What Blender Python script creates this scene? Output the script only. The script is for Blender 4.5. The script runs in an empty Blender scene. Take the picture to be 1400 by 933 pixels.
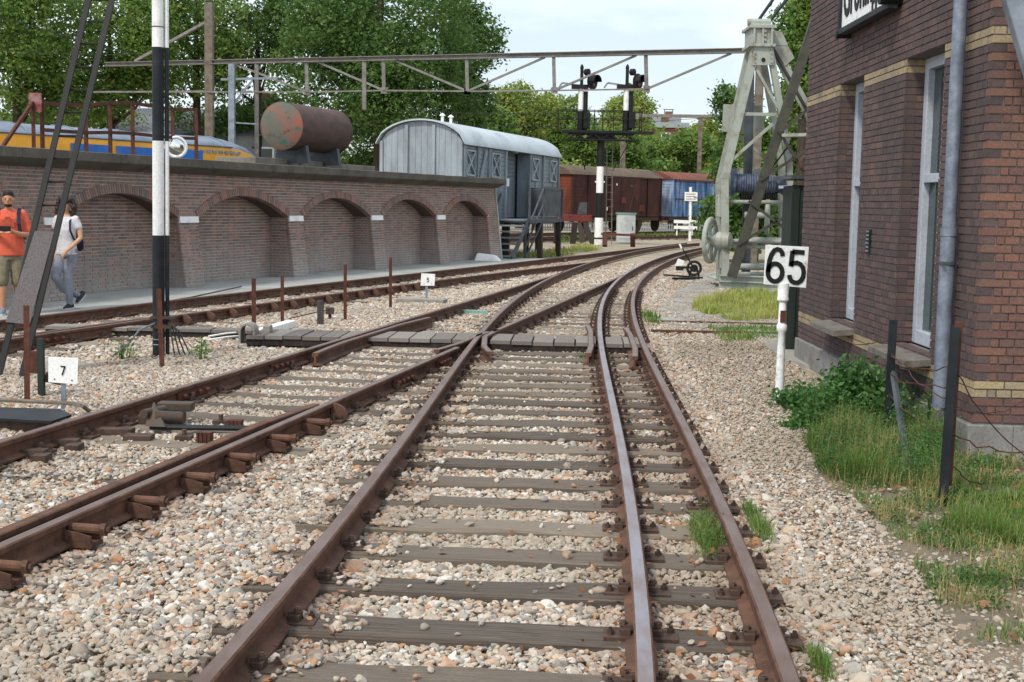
import bpy, bmesh, math, random
import numpy as np
from mathutils import Vector, Matrix
random.seed(7); rng = np.random.default_rng(11)
R = math.radians
S = bpy.context.scene
col = S.collection
# ------------------------------------------------------------------ camera, sky, sun, exposure
FOC, CX, CY = 1800.0, 700.0, 466.5          # measured on the 1400x933 photograph
CAMZ = 1.81
PITCH, ROLL = math.atan(188.5 / FOC), 0.018
FW = Vector((0, math.cos(PITCH), -math.sin(PITCH)))
U0 = Vector((0, math.sin(PITCH), math.cos(PITCH)))
RI = Vector((1, 0, 0)) * math.cos(ROLL) + U0 * math.sin(ROLL)
UP = Vector((1, 0, 0)) * -math.sin(ROLL) + U0 * math.cos(ROLL)
CAM = Vector((0, 0, CAMZ))
cd = bpy.data.cameras.new('camera'); cam = bpy.data.objects.new('camera', cd); col.objects.link(cam)
cd.sensor_width = 36; cd.lens = 36 * FOC / 1400; cd.clip_start = .05; cd.clip_end = 3000
cam.matrix_world = Matrix.Translation(CAM) @ Matrix((RI, UP, -FW)).transposed().to_4x4()
S.camera = cam
SUN_EL, SUN_AZ = R(50), R(216)               # azimuth clockwise from +Y: behind the camera, to the left
w = bpy.data.worlds.new('World'); S.world = w; w.use_nodes = True
nt = w.node_tree; nt.nodes.clear()
N = nt.nodes.new; L = nt.links.new
wo = N('ShaderNodeOutputWorld'); bg = N('ShaderNodeBackground'); sk = N('ShaderNodeTexSky')
sk.sky_type = 'NISHITA'; sk.sun_disc = False; sk.sun_elevation = SUN_EL; sk.sun_rotation = SUN_AZ
sk.air_density = 1.0; sk.dust_density = 1.5; sk.ozone_density = 1.5
tc = N('ShaderNodeTexCoord'); mp = N('ShaderNodeMapping'); mp.inputs['Scale'].default_value = (1, 1, 2.6)
n1 = N('ShaderNodeTexNoise'); n1.inputs['Scale'].default_value = 2.3; n1.inputs['Detail'].default_value = 7; n1.inputs['Roughness'].default_value = .52
rp = N('ShaderNodeValToRGB'); rp.color_ramp.elements[0].position = .43; rp.color_ramp.elements[1].position = .63
mxs = N('ShaderNodeMix'); mxs.data_type = 'RGBA'
mxs.inputs[7].default_value = (11.0, 11.8, 12.6, 1)   # sunlit broken cloud, in the sky texture's own units
L(tc.outputs['Generated'], mp.inputs['Vector']); L(mp.outputs[0], n1.inputs['Vector']); L(n1.outputs['Fac'], rp.inputs[0])
mc = N('ShaderNodeMapRange'); mc.inputs[3].default_value = .36; mc.inputs[4].default_value = 1.0
L(rp.outputs[0], mc.inputs[0]); L(mc.outputs[0], mxs.inputs[0])
L(sk.outputs[0], mxs.inputs[6]); L(mxs.outputs[2], bg.inputs[0]); bg.inputs[1].default_value = .098
L(bg.outputs[0], wo.inputs[0])
sl = bpy.data.lights.new('sun', 'SUN'); sl.energy = 2.0; sl.angle = R(8); sl.color = (1, .93, .82)
sun = bpy.data.objects.new('sun', sl); col.objects.link(sun)
sdir = Vector((math.sin(SUN_AZ) * math.cos(SUN_EL), math.cos(SUN_AZ) * math.cos(SUN_EL), math.sin(SUN_EL)))
sun.rotation_euler = sdir.to_track_quat('Z', 'Y').to_euler()
S.view_settings.view_transform = 'Standard'; S.view_settings.look = 'None'
S.view_settings.exposure = 0.4; S.view_settings.gamma = 1.0; S.view_settings.use_curve_mapping = False
S.cycles.max_bounces = 6; S.cycles.transparent_max_bounces = 6

# ------------------------------------------------------------------ survey helpers: where a point seen in the photo stands
def ray(x, y): return FW + RI * ((x - CX) / FOC) + UP * ((CY - y) / FOC)
def G(x, y, z=0.0):
    d = ray(x, y); return CAM + d * ((z - CAMZ) / d.z)
def AY(x, y, Y):
    d = ray(x, y); return CAM + d * (Y / d.y)
def PX(p):
    v = Vector(p) - CAM; k = v.dot(FW); return CX + FOC * v.dot(RI) / k, CY - FOC * v.dot(UP) / k
V = Vector

# ------------------------------------------------------------------ mesh builder
class MB:
    def __init__(s): s.v = []; s.f = []; s.m = []
    def add(s, vs, fs, mi=0):
        o = len(s.v); s.v += [tuple(p) for p in vs]; s.f += [tuple(i + o for i in f) for f in fs]; s.m += [mi] * len(fs); return s
    def hexa(s, c, mi=0):   # 8 corners: bottom loop 0-3, top loop 4-7
        return s.add(c, [(3, 2, 1, 0), (4, 5, 6, 7), (0, 1, 5, 4), (1, 2, 6, 5), (2, 3, 7, 6), (3, 0, 4, 7)], mi)
    def box(s, c, d, X=V((1, 0, 0)), Y=V((0, 1, 0)), Z=V((0, 0, 1)), mi=0):
        c = V(c); hx, hy, hz = X * (d[0] / 2), Y * (d[1] / 2), Z * (d[2] / 2)
        return s.hexa([c - hx - hy - hz, c + hx - hy - hz, c + hx + hy - hz, c - hx + hy - hz,
                       c - hx - hy + hz, c + hx - hy + hz, c + hx + hy + hz, c - hx + hy + hz], mi)
    def beam(s, a, b, w, h, up=V((0, 0, 1)), mi=0):
        a, b = V(a), V(b); d = (b - a); ln = d.length; d = d / ln
        if abs(d.dot(up)) > .995: up = V((0, 1, 0))
        x = d.cross(up).normalized(); z = x.cross(d)
        return s.box((a + b) / 2, (w, ln, h), x, d, z, mi)
    def ell(s, a, b, w, h, t=.012, up=V((0, 0, 1)), mi=0):       # angle iron
        a, b = V(a), V(b); d = (b - a).normalized()
        if abs(d.dot(up)) > .995: up = V((0, 1, 0))
        x = d.cross(up).normalized(); z = x.cross(d)
        s.beam(a, b, w, t, up, mi); o = x * (w / 2 - t / 2) + z * (h / 2 + t / 2)
        return s.beam(a + o, b + o, t, h, up, mi)
    def tube(s, a, b, r0, r1=None, n=10, cap=True, mi=0):
        a, b = V(a), V(b); r1 = r0 if r1 is None else r1; d = (b - a).normalized()
        u = d.orthogonal().normalized(); v = d.cross(u); vs = []
        for c, r in ((a, r0), (b, r1)):
            for i in range(n):
                t = 2 * math.pi * i / n; vs.append(c + (u * math.cos(t) + v * math.sin(t)) * r)
        fs = [(i, (i + 1) % n, n + (i + 1) % n, n + i) for i in range(n)]
        if cap: fs += [tuple(range(n - 1, -1, -1)), tuple(range(n, 2 * n))]
        return s.add(vs, fs, mi)
    def path(s, pts, r, n=6, cap=True, mi=0):
        pts = [V(p) for p in pts]; rr = r if isinstance(r, (list, tuple)) else [r] * len(pts); vs = []
        u = None
        for k, p in enumerate(pts):
            d = (pts[min(k + 1, len(pts) - 1)] - pts[max(k - 1, 0)]).normalized()
            if u is None: u = d.orthogonal().normalized()
            u = (u - d * u.dot(d)).normalized(); v = d.cross(u)
            for i in range(n):
                t = 2 * math.pi * i / n; vs.append(p + (u * math.cos(t) + v * math.sin(t)) * rr[k])
        fs = []
        for k in range(len(pts) - 1):
            for i in range(n): fs.append((k * n + i, k * n + (i + 1) % n, (k + 1) * n + (i + 1) % n, (k + 1) * n + i))
        if cap: fs += [tuple(range(n - 1, -1, -1)), tuple(range((len(pts) - 1) * n, len(pts) * n))]
        return s.add(vs, fs, mi)
    def lathe(s, o, ax, prof, n=20, mi=0):        # prof: (along, radius)
        o = V(o); d = V(ax).normalized(); u = d.orthogonal().normalized(); v = d.cross(u); vs = []
        for a, r in prof:
            for i in range(n):
                t = 2 * math.pi * i / n; vs.append(o + d * a + (u * math.cos(t) + v * math.sin(t)) * max(r, 1e-4))
        fs = []
        for k in range(len(prof) - 1):
            for i in range(n): fs.append((k * n + i, k * n + (i + 1) % n, (k + 1) * n + (i + 1) % n, (k + 1) * n + i))
        fs += [tuple(range(n - 1, -1, -1)), tuple(range((len(prof) - 1) * n, len(prof) * n))]
        return s.add(vs, fs, mi)
    def prism(s, poly, ext, mi=0):                # poly: 3D points of one face, ext: extrusion vector
        poly = [V(p) for p in poly]; n = len(poly); ext = V(ext)
        vs = poly + [p + ext for p in poly]
        fs = [tuple(range(n - 1, -1, -1)), tuple(range(n, 2 * n))] + [(i, (i + 1) % n, n + (i + 1) % n, n + i) for i in range(n)]
        return s.add(vs, fs, mi)
    def torus(s, c, ax, Rr, r, n=24, m=8, mi=0):
        c = V(c); d = V(ax).normalized(); u = d.orthogonal().normalized(); v = d.cross(u)
        vs = []
        for i in range(n):
            t = 2 * math.pi * i / n; e = u * math.cos(t) + v * math.sin(t)
            for j in range(m):
                q = 2 * math.pi * j / m; vs.append(c + e * (Rr + r * math.cos(q)) + d * (r * math.sin(q)))
        fs = [(i * m + j, ((i + 1) % n) * m + j, ((i + 1) % n) * m + (j + 1) % m, i * m + (j + 1) % m) for i in range(n) for j in range(m)]
        return s.add(vs, fs, mi)
    def sweep(s, pts, prof, mis, cap=True):       # prof (lateral, z) closed loop swept along ground polyline pts; mis: material per profile edge
        pts = [V(p) for p in pts]; n = len(prof); o = len(s.v)
        for k, p in enumerate(pts):
            d = pts[min(k + 1, len(pts) - 1)] - pts[max(k - 1, 0)]; d.z = 0; d.normalize(); x = V((d.y, -d.x, 0))
            for a, z in prof: s.v.append(tuple(p + x * a + V((0, 0, z))))
        for k in range(len(pts) - 1):
            for i in range(n):
                s.f.append((o + k * n + i, o + k * n + (i + 1) % n, o + (k + 1) * n + (i + 1) % n, o + (k + 1) * n + i)); s.m.append(mis[i])
        if cap:
            s.f.append(tuple(o + i for i in range(n - 1, -1, -1))); s.m.append(0)
            s.f.append(tuple(o + (len(pts) - 1) * n + i for i in range(n))); s.m.append(0)
        return s
    def mesh(s, name, mats, smooth=False):
        me = bpy.data.meshes.new(name); me.from_pydata(s.v, [], s.f)
        for m in (mats if isinstance(mats, (list, tuple)) else [mats]): me.materials.append(m)
        if any(s.m): me.polygons.foreach_set('material_index', s.m)
        bm = bmesh.new(); bm.from_mesh(me); bmesh.ops.recalc_face_normals(bm, faces=bm.faces); bm.to_mesh(me); bm.free()
        if smooth:
            me.polygons.foreach_set('use_smooth', [True] * len(me.polygons)); me.set_sharp_from_angle(angle=R(40))
        me.update(); return me
    def build(s, name, mats, parent=None, smooth=False, bevel=0):
        o = bpy.data.objects.new(name, s.mesh(name, mats, smooth)); col.objects.link(o)
        if parent is not None: par(o, parent)
        if bevel:
            b = o.modifiers.new('bevel', 'BEVEL'); b.width = bevel; b.segments = 2; b.limit_method = 'ANGLE'
        return o

def world(o): return o.matrix_basis if o.parent is None else world(o.parent) @ o.matrix_parent_inverse @ o.matrix_basis
def par(o, p): o.parent = p; o.matrix_parent_inverse = world(p).inverted()
def tag(o, label=None, cat=None, group=None, kind=None):
    if label: o['label'] = label
    if cat: o['category'] = cat
    if group: o['group'] = group
    if kind: o['kind'] = kind
    return o
def empty(name, loc, label=None, cat=None, group=None, kind=None):
    o = bpy.data.objects.new(name, None); o.location = loc; o.empty_display_size = .1; col.objects.link(o)
    return tag(o, label, cat, group, kind)
def inst(name, me, M, parent=None):          # a copy that shares mesh data
    o = bpy.data.objects.new(name, me); col.objects.link(o); o.matrix_basis = M
    if parent is not None: par(o, parent)
    return o
def frame(o, X, Y, Z): return Matrix(((X.x, Y.x, Z.x, o.x), (X.y, Y.y, Z.y, o.y), (X.z, Y.z, Z.z, o.z), (0, 0, 0, 1)))
def quads_mesh(name, P, mat, smooth=False):  # P: (n, k, 3) array of k-gons
    n, k = P.shape[:2]; me = bpy.data.meshes.new(name)
    me.vertices.add(n * k); me.vertices.foreach_set('co', P.reshape(-1).astype(np.float32))
    me.loops.add(n * k); me.loops.foreach_set('vertex_index', np.arange(n * k, dtype=np.int32))
    me.polygons.add(n); me.polygons.foreach_set('loop_start', np.arange(0, n * k, k, dtype=np.int32))
    me.update(calc_edges=True); me.materials.append(mat); return me

# ------------------------------------------------------------------ materials
def lin(c): return tuple((x / 12.92 if x <= .04045 else ((x + .055) / 1.055) ** 2.4) for x in c)
def H(h): return lin(tuple(int(h[i:i + 2], 16) / 255 for i in (0, 2, 4)))
class NT:
    def __init__(s, name):
        s.mat = bpy.data.materials.new(name); s.mat.use_nodes = True; s.t = s.mat.node_tree
        s.b = s.t.nodes['Principled BSDF']; s.out = s.t.nodes['Material Output']
    def n(s, k): return s.t.nodes.new('ShaderNode' + k)
    def l(s, a, b): s.t.links.new(a, b)
    def coord(s, scale=(1, 1, 1), kind='Object'):
        t = s.n('TexCoord'); m = s.n('Mapping'); m.inputs['Scale'].default_value = scale; s.l(t.outputs[kind], m.inputs[0]); return m.outputs[0]
    def noise(s, vec, scale, detail=4, rough=.55):
        t = s.n('TexNoise'); t.inputs['Scale'].default_value = scale; t.inputs['Detail'].default_value = detail; t.inputs['Roughness'].default_value = rough
        s.l(vec, t.inputs['Vector']); return t.outputs['Fac']
    def ramp(s, fac, stops):
        r = s.n('ValToRGB'); e = r.color_ramp.elements
        while len(e) < len(stops): e.new(.5)
        for i, (p, c) in enumerate(stops):
            e[i].position = p; e[i].color = (*c, 1) if len(c) == 3 else c
        s.l(fac, r.inputs[0]); return r.outputs[0]
    def mix(s, fac, a, b, mode='MIX'):
        m = s.n('Mix'); m.data_type = 'RGBA'; m.blend_type = mode
        for v, i in ((fac, 0), (a, 6), (b, 7)):
            if hasattr(v, 'is_linked') or hasattr(v, 'links'): s.l(v, m.inputs[i])
            elif isinstance(v, (int, float)): m.inputs[i].default_value = v
            else: m.inputs[i].default_value = (*v, 1)
        return m.outputs[2]
    def math(s, op, a, b=None, c=None):
        m = s.n('Math'); m.operation = op
        for i, v in enumerate((a, b, c)):
            if v is None: continue
            if hasattr(v, 'links'): s.l(v, m.inputs[i])
            else: m.inputs[i].default_value = v
        return m.outputs[0]
    def bump(s, h, strength=.3, dist=.01):
        b = s.n('Bump'); b.inputs['Strength'].default_value = strength; b.inputs['Distance'].default_value = dist
        s.l(h, b.inputs['Height']); s.l(b.outputs[0], s.b.inputs['Normal'])
    def rnd(s):                                # one random number per piece, whether it is an object or an island
        o = s.n('ObjectInfo'); g = s.n('NewGeometry')
        return s.math('FRACT', s.math('ADD', o.outputs['Random'], s.math('MULTIPLY', g.outputs['Random Per Island'], 7.31)))
    def fin(s, colr, rough=.7, metal=0.0, spec=.4):
        if hasattr(colr, 'links'): s.l(colr, s.b.inputs['Base Color'])
        else: s.b.inputs['Base Color'].default_value = (*colr, 1)
        if hasattr(rough, 'links'): s.l(rough, s.b.inputs['Roughness'])
        else: s.b.inputs['Roughness'].default_value = rough
        s.b.inputs['Metallic'].default_value = metal; s.b.inputs['Specular IOR Level'].default_value = spec
        return s.mat
def paint(name, c, dirt=None, amt=.35, scale=3.0, rough=.55, metal=0.0, bump=.08, stretch=(1, 1, 1), fine=40):
    t = NT(name); v = t.coord(stretch); c = H(c) if isinstance(c, str) else c
    dirt = tuple(x * .45 for x in c) if dirt is None else (H(dirt) if isinstance(dirt, str) else dirt)
    f = t.noise(v, scale, 7, .62); m = t.ramp(f, [(.62 - amt * .5, (0, 0, 0)), (.86 - amt * .35, (1, 1, 1))])
    g = t.noise(v, fine, 3); cc = t.mix(m, c, dirt)
    cc = t.mix(.22, cc, t.ramp(g, [(.3, (.35, .35, .35)), (.7, (1.5, 1.5, 1.5))]), 'MULTIPLY')
    t.bump(g, bump, .004); return t.fin(cc, rough, metal)
M = {}
M['white'] = paint('white_paint', 'eff0ee', 'b4b0a8', .2, 2.5)
M['white_rusty'] = paint('white_paint_rust_flecked', 'e8ebea', '8a5230', .12, 14)
M['black'] = paint('black_paint', '0c0d0f', '1d1d1c', .35, 4, .65)
M['black_blue'] = paint('blue_black_paint', '12181e', '282e30', .35, 4, .6)
M['grey_galv'] = paint('galvanised_steel', '8f98a3', '6d747d', .5, 5, .45, .25)
M['grey_beam'] = paint('grey_catenary_steel', '807d78', '625b54', .4, 4, .65)
M['concrete_mast'] = paint('weathered_mast', '7a7266', '55493e', .5, 4, .8)
M['rust'] = paint('rusty_steel', '62382b', '3d251d', .55, 9, .85, 0, .3)
M['rust_red'] = paint('rust_red_paint', '6e3a36', '45231e', .5, 5, .8)
M['crane'] = paint('crane_grey_green_paint', '9ea49a', '75664f', .26, 3.2, .55)
M['crane_dark'] = paint('dark_olive_paint', '45443a', '2c2b25', .4, 5, .6)
M['crane_blue'] = paint('faded_blue_paint', '3d4d6e', '6b7078', .5, 9, .6)
M['crane_rope'] = paint('wire_rope', '35342f', '1f1e1c', .5, 60, .7)
M['van_grey'] = paint('van_grey_paint', '7f8b93', '62686b', .4, 1.6, .55, stretch=(2, 2, .5))
M['van_grey_lit'] = paint('van_grey_paint_lit', '99a4ac', '767c7f', .35, 1.2, .55, stretch=(2, 2, .5))  # lighter van grey: light on the end put into the colour; trim shares it
M['van_roof'] = paint('van_roof_paint', 'bcc7cc', '98a3a8', .35, .8, .5, stretch=(2, 1, 1))
M['iron_grey'] = paint('iron_grey_paint', '4f555a', '33363a', .4, 4, .6)
M['wagon_brown'] = paint('wagon_brown_paint', '552a20', '2f1a15', .55, 1.6, .8, stretch=(1, 1, .4))
M['wagon_brown_lit'] = paint('wagon_brown_paint_lit', '7b3d29', '452318', .5, 1.6, .8, stretch=(1, 1, .4))  # brighter copy of the wagon brown: the end's light painted in, plates share it
M['wagon_roof'] = paint('wagon_roof_felt', '6c5c4c', '4a4034', .5, 1.2, .9)
M['red_roof'] = paint('wagon_red_roof', '824334', '5b4136', .5, 1.2, .85)
M['wagon_blue'] = paint('faded_blue_wagon_paint', '3c6496', 'b4c4d6', .36, 1.3, .7, stretch=(2.2, 2.2, .4))
M['pale_blue'] = paint('pale_blue_paint', 'a9b9d2', '5d7390', .5, 1.5, .7, stretch=(2, 2, .5))
M['train_yellow'] = paint('train_yellow', 'e3a01a', 'b77f1c', .3, 1.0, .35)
M['train_blue'] = paint('train_blue', '2c6fc0', '1f4f94', .3, 1.2, .3)
M['train_roof'] = paint('train_roof_grey', '7d8b9c', '59616b', .4, .8, .45, stretch=(1, 1, 3))
M['train_window'] = paint('train_window_strip', '8492a0', '5b6570', .3, 3, .2)
M['red_board'] = paint('red_brown_board', '7d3436', 'a48f8c', .35, 6, .8)
M['red_beam'] = paint('red_beam_paint', '74322c', '4c2420', .4, 3, .7)
M['zinc'] = paint('zinc_pipe', '8a94a4', '636b78', .5, 7, .5, .3)
M['green_dark'] = paint('dark_green_boards', '25312b', '161d1a', .4, 4, .7, stretch=(6, 6, .4))
M['frame_white'] = paint('window_frame_paint', 'b0b7c2', '8f97a1', .25, 3, .5)
M['stone'] = paint('sill_stone', '7a756d', '55514b', .5, 9, .8, 0, .3)
M['cable'] = paint('cable', '2b2b2c', '191919', .3, 5, .6)
M['iron'] = paint('dark_iron', '59463b', '3a2b24', .5, 12, .8, 0, .3)
M['grease'] = paint('greasy_steel', '45423b', '5d3a28', .4, 15, .6, .2, .3)
M['text_black'] = paint('sign_black', '121214', '1c1c1e', .2, 8, .6)
M['cabinet'] = paint('cabinet_paint', 'd6dcd8', 'a9aea6', .3, 2, .5)
M['cab_top'] = paint('cabinet_lid', '7fa59b', '5f7f77', .3, 2, .5)
M['house_roof'] = paint('house_roof', '6b6f76', '4d5055', .4, .4, .8)
M['house_wall'] = paint('house_brick', '7b4f43', '5b3d35', .4, .6, .85)
M['house_pale'] = paint('house_pale', '9aa0a4', '7a7f82', .4, .6, .85)
def m_concrete(name, a, b, moss, scale=1.6):
    t = NT(name); v = t.coord(); f = t.noise(v, scale, 8, .65); g = t.noise(v, 45, 4); k = t.noise(v, scale * 2.3, 6, .7)
    c = t.mix(t.ramp(f, [(.35, (0, 0, 0)), (.65, (1, 1, 1))]), H(a), H(b))
    c = t.mix(t.ramp(k, [(.55, (0, 0, 0)), (.72, (1, 1, 1))]), c, H(moss))
    c = t.mix(.35, c, t.ramp(g, [(.3, (.45, .45, .45)), (.7, (1.4, 1.4, 1.4))]), 'MULTIPLY')
    t.bump(g, .35, .006); return t.fin(c, .9, 0, .25)
M['cornice'] = m_concrete('mossy_concrete', '69645b', '524e47', '3b3b32')
M['block'] = m_concrete('concrete_block', '87837a', '6b675e', '4d4a3d')
M['plinth'] = m_concrete('plinth_render', '8d8b89', '777471', '615f5a')
M['culvert'] = m_concrete('concrete_pipe', 'a09b92', '84807a', '605c55')
M['paving'] = m_concrete('pale_paving', 'abada9', '979994', '82847e', .9)
M['slab'] = m_concrete('grey_slab', 'a29e96', '8b8880', '75736d', .7)
M['mortar'] = m_concrete('mortar', 'c6c0b8', 'aea79f', '8a837c', 2)
M['mortar_dark'] = m_concrete('dark_mortar', '7b7571', '68625f', '524d4a', 2)
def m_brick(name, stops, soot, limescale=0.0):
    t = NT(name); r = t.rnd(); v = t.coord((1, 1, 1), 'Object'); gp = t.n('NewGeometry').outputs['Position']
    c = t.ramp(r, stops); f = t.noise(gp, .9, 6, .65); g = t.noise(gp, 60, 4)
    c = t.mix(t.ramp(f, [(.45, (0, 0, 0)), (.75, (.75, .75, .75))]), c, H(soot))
    if limescale:
        sp = t.n('SeparateXYZ'); t.l(gp, sp.inputs[0])
        lo = t.math('MULTIPLY', t.ramp(sp.outputs[2], [(.15, (1, 1, 1)), (1.35, (0, 0, 0))]), limescale)
        k = t.noise(gp, 1.7, 6, .6); c = t.mix(t.math('MULTIPLY', lo, t.ramp(k, [(.3, (.35, .35, .35)), (.65, (1, 1, 1))])), c, H('a5a09a'))
    c = t.mix(.5, c, t.ramp(g, [(.3, (.5, .5, .5)), (.7, (1.35, 1.35, 1.35))]), 'MULTIPLY')
    t.bump(g, .4, .004); return t.fin(c, .88, 0, .25)
M['brick_wall'] = m_brick('wall_brick', [(0, H('7a635c')), (.3, H('92756a')), (.55, H('a17d70')), (.8, H('897a71')), (1, H('6f6662'))], '7a7069', 1.0)
M['brick_soffit'] = m_brick('dark_soffit_brick', [(0, H('5a4c48')), (1, H('5f504b'))], '463f3c')  # darker, nearly even brick tone for the arch soffits
M['brick_house'] = m_brick('station_brick', [(0, H('684e48')), (.3, H('74554b')), (.6, H('7e5c4f')), (.85, H('654f4c')), (1, H('85604f'))], '594c49')
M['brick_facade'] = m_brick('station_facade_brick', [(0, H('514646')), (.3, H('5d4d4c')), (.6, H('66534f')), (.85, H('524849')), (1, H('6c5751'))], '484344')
M['brick_yellow'] = m_brick('yellow_brick', [(0, H('a39273')), (.4, H('978a73')), (.7, H('a89674')), (1, H('837766'))], '7b7163')
M['brick_pale'] = m_brick('pale_label_brick', [(0, H('b4b2ac')), (1, H('bebcb8'))], '8a8884')
def m_wood(name, a, b, c3, axis_scale):
    t = NT(name); r = t.rnd(); v = t.coord(axis_scale); o = t.n('ObjectInfo')
    ad = t.n('VectorMath'); ad.operation = 'ADD'; t.l(v, ad.inputs[0]); cb = t.n('CombineXYZ')
    t.l(t.math('MULTIPLY', o.outputs['Random'], 37.0), cb.inputs[0]); t.l(t.math('MULTIPLY', o.outputs['Random'], 19.0), cb.inputs[1]); t.l(cb.outputs[0], ad.inputs[1])
    f = t.noise(ad.outputs[0], 3.0, 8, .7); g = t.noise(ad.outputs[0], 18, 4, .6)
    c = t.mix(t.ramp(f, [(.38, (0, 0, 0)), (.62, (1, 1, 1))]), H(a), H(b)); c = t.mix(t.ramp(r, [(.2, (0, 0, 0)), (.9, (.85, .85, .85))]), c, H(c3))
    c = t.mix(.7, c, t.ramp(g, [(.32, (.4, .4, .4)), (.68, (1.35, 1.35, 1.35))]), 'MULTIPLY')
    t.bump(g, .6, .008); return t.fin(c, .85, 0, .3)
M['sleeper'] = m_wood('sleeper_oak', '746a60', '4b423a', '9a8e7e', (.7, 9, 9))
M['plank'] = m_wood('crossing_plank', '87807a', '69635d', '98918a', (8, .9, 8))
M['old_wood'] = m_wood('old_grey_wood', '5b5657', '413c3c', '716c6c', (8, 8, .7))
M['dark_wood'] = m_wood('dark_wood', '3d3632', '2a2523', '544b45', (6, 6, .8))
def m_rail():
    t = NT('rail_rust'); v = t.coord(); f = t.noise(v, 7, 6, .65); g = t.noise(v, 90, 3)
    c = t.mix(t.ramp(f, [(.35, (0, 0, 0)), (.7, (1, 1, 1))]), H('6e4f40'), H('402f27')); c = t.mix(.4, c, t.ramp(g, [(.3, (.6, .6, .6)), (.7, (1.5, 1.4, 1.2))]), 'MULTIPLY')
    t.bump(g, .25, .003); M['rail'] = t.fin(c, .8, 0, .3)
    for key, a, b, ro in (('rail_top', '75655e', '634c40', .5), ('rail_bright', '87838a', '74615a', .4)):
        t = NT(key); v = t.coord((1, .3, 1)); f = t.noise(v, 9, 6, .65); g = t.noise(v, 60, 3)
        c = t.mix(t.ramp(f, [(.4, (0, 0, 0)), (.68, (1, 1, 1))]), H(a), H(b)); t.bump(g, .1, .002); M[key] = t.fin(c, ro, .3, .5)
m_rail()
def m_leaf(name, cols, trans=.42):
    t = NT(name); r = t.rnd(); p = t.n('NewGeometry').outputs['Position']; k = t.noise(p, .8, 4, .6)
    rr = t.math('ADD', t.math('MULTIPLY', r, .5), t.math('SUBTRACT', t.math('MULTIPLY', k, 1.2), .35))
    c = t.ramp(rr, [(i / (len(cols) - 1), H(h)) for i, h in enumerate(cols)])
    t.fin(c, .5, 0, .35); tr = t.n('BsdfTranslucent'); ms = t.n('MixShader'); ms.inputs[0].default_value = trans
    t.l(c, tr.inputs[0]); t.l(t.b.outputs[0], ms.inputs[1]); t.l(tr.outputs[0], ms.inputs[2]); t.l(ms.outputs[0], t.out.inputs['Surface']); return t.mat
M['leaf_dark'] = m_leaf('dark_tree_leaf', ['304a21', '43622d', '557538', '6b8643', '8c934c'])
M['leaf_mid'] = m_leaf('mid_tree_leaf', ['3c5823', '557633', '6c8b40', '869a4e', 'aca453'])
M['leaf_light'] = m_leaf('light_tree_leaf', ['586f30', '738a42', '8c9e4e', 'a4aa5a', 'b6a85e'])
M['leaf_weed'] = m_leaf('weed_leaf', ['335429', '426a34', '557e40', '6a914e'])
M['grass'] = m_leaf('grass_blade', ['3f5f28', '51742f', '66863c', '83954e', 'a59f62'], .35)
M['grass_dry'] = m_leaf('dry_grass_blade', ['728a38', '93a24c', 'adac5e', 'c4b678'], .35)
M['straw'] = m_leaf('dry_straw', ['7d7d44', '9a9158', 'ad9f6c', 'bfb286'], .3)
M['dead_leaf'] = m_leaf('fallen_leaf', ['6b4630', '8f5c3e', 'a5744f', '7d5a42', 'b08a66'], .1)
M['bark'] = paint('bark', '4a4036', '2c2620', .5, 5, .9, 0, .5, (3, 3, .6))
# ------------------------------------------------------------------ survey of the tracks (X as a function of Y)
RT = .16                                     # rail top above the ballast
_py = np.array([4.44, 5.73, 8.03, 10.57, 14.86, 17, 19.22, 21.77, 26.74, 32.75, 38.49, 47.51, 52.14, 60])
_px = np.array([.51, .57, .70, .83, 1.05, 1.16, 1.28, 1.46, 1.99, 2.82, 3.95, 5.87, 7.2, 10.0])
_pf = np.polyfit(_py, _px, 5)
def x_mid(y): return float(np.polyval(_pf, y))
def line_off(fx, off, y0, y1, step=.5):      # polyline at a lateral offset from the line X = fx(Y)
    out = []; y = y0
    while y < y1 + 1e-6:
        s = (fx(y + .05) - fx(y - .05)) / .1; n = V((1, -s, 0)).normalized(); out.append(V((fx(y), y, 0)) + n * off); y += step
    return out
def x_l2(y): return -2.4 + .199 * (y - 6.09)
_wf = np.polyfit([14.72, 16.67, 18.43, 20.14, 21.68, 26.23, 30.29, 37.73], [-5.76, -5.32, -4.83, -4.26, -3.70, -2.15, -.63, 2.05], 2)
def x_wn(y): return float(np.polyval(_wf, y))
def wall_x(y): d = 40.2 - y; return -.38 - .44 * d + .0035 * d * d
GA = 1.52

# ------------------------------------------------------------------ ground
def m_gravel():
    t = NT('gravel_ground'); p = t.coord(); v = t.n('TexVoronoi'); v.inputs['Scale'].default_value = 24; t.l(p, v.inputs['Vector'])
    f = t.noise(p, .35, 6, .6); sep = t.n('SeparateColor'); t.l(v.outputs['Color'], sep.inputs[0])
    c = t.ramp(sep.outputs[0], [(0, H('8a847a')), (.3, H('a69a88')), (.55, H('b5a893')), (.8, H('998768')), (1, H('c6beaf'))])
    c = t.mix(t.ramp(f, [(.4, (0, 0, 0)), (.7, (.5, .5, .5))]), c, H('6f6558'))
    t.bump(v.outputs['Distance'], .8, .02); return t.fin(c, .9, 0, .25)
M['gravel'] = m_gravel()
b = MB()
xs = [-400, -60, -25, -12, -6, 0, 6, 12, 25, 60, 400]; ys = [-40, -5, 5, 15, 25, 40, 60, 90, 150, 400, 1200]
b.add([(x, y, -.03) for y in ys for x in xs], [(j * 11 + i, j * 11 + i + 1, (j + 1) * 11 + i + 1, (j + 1) * 11 + i) for j in range(10) for i in range(10)])
ground = tag(b.build('ground', M['gravel']), kind='structure')
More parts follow.
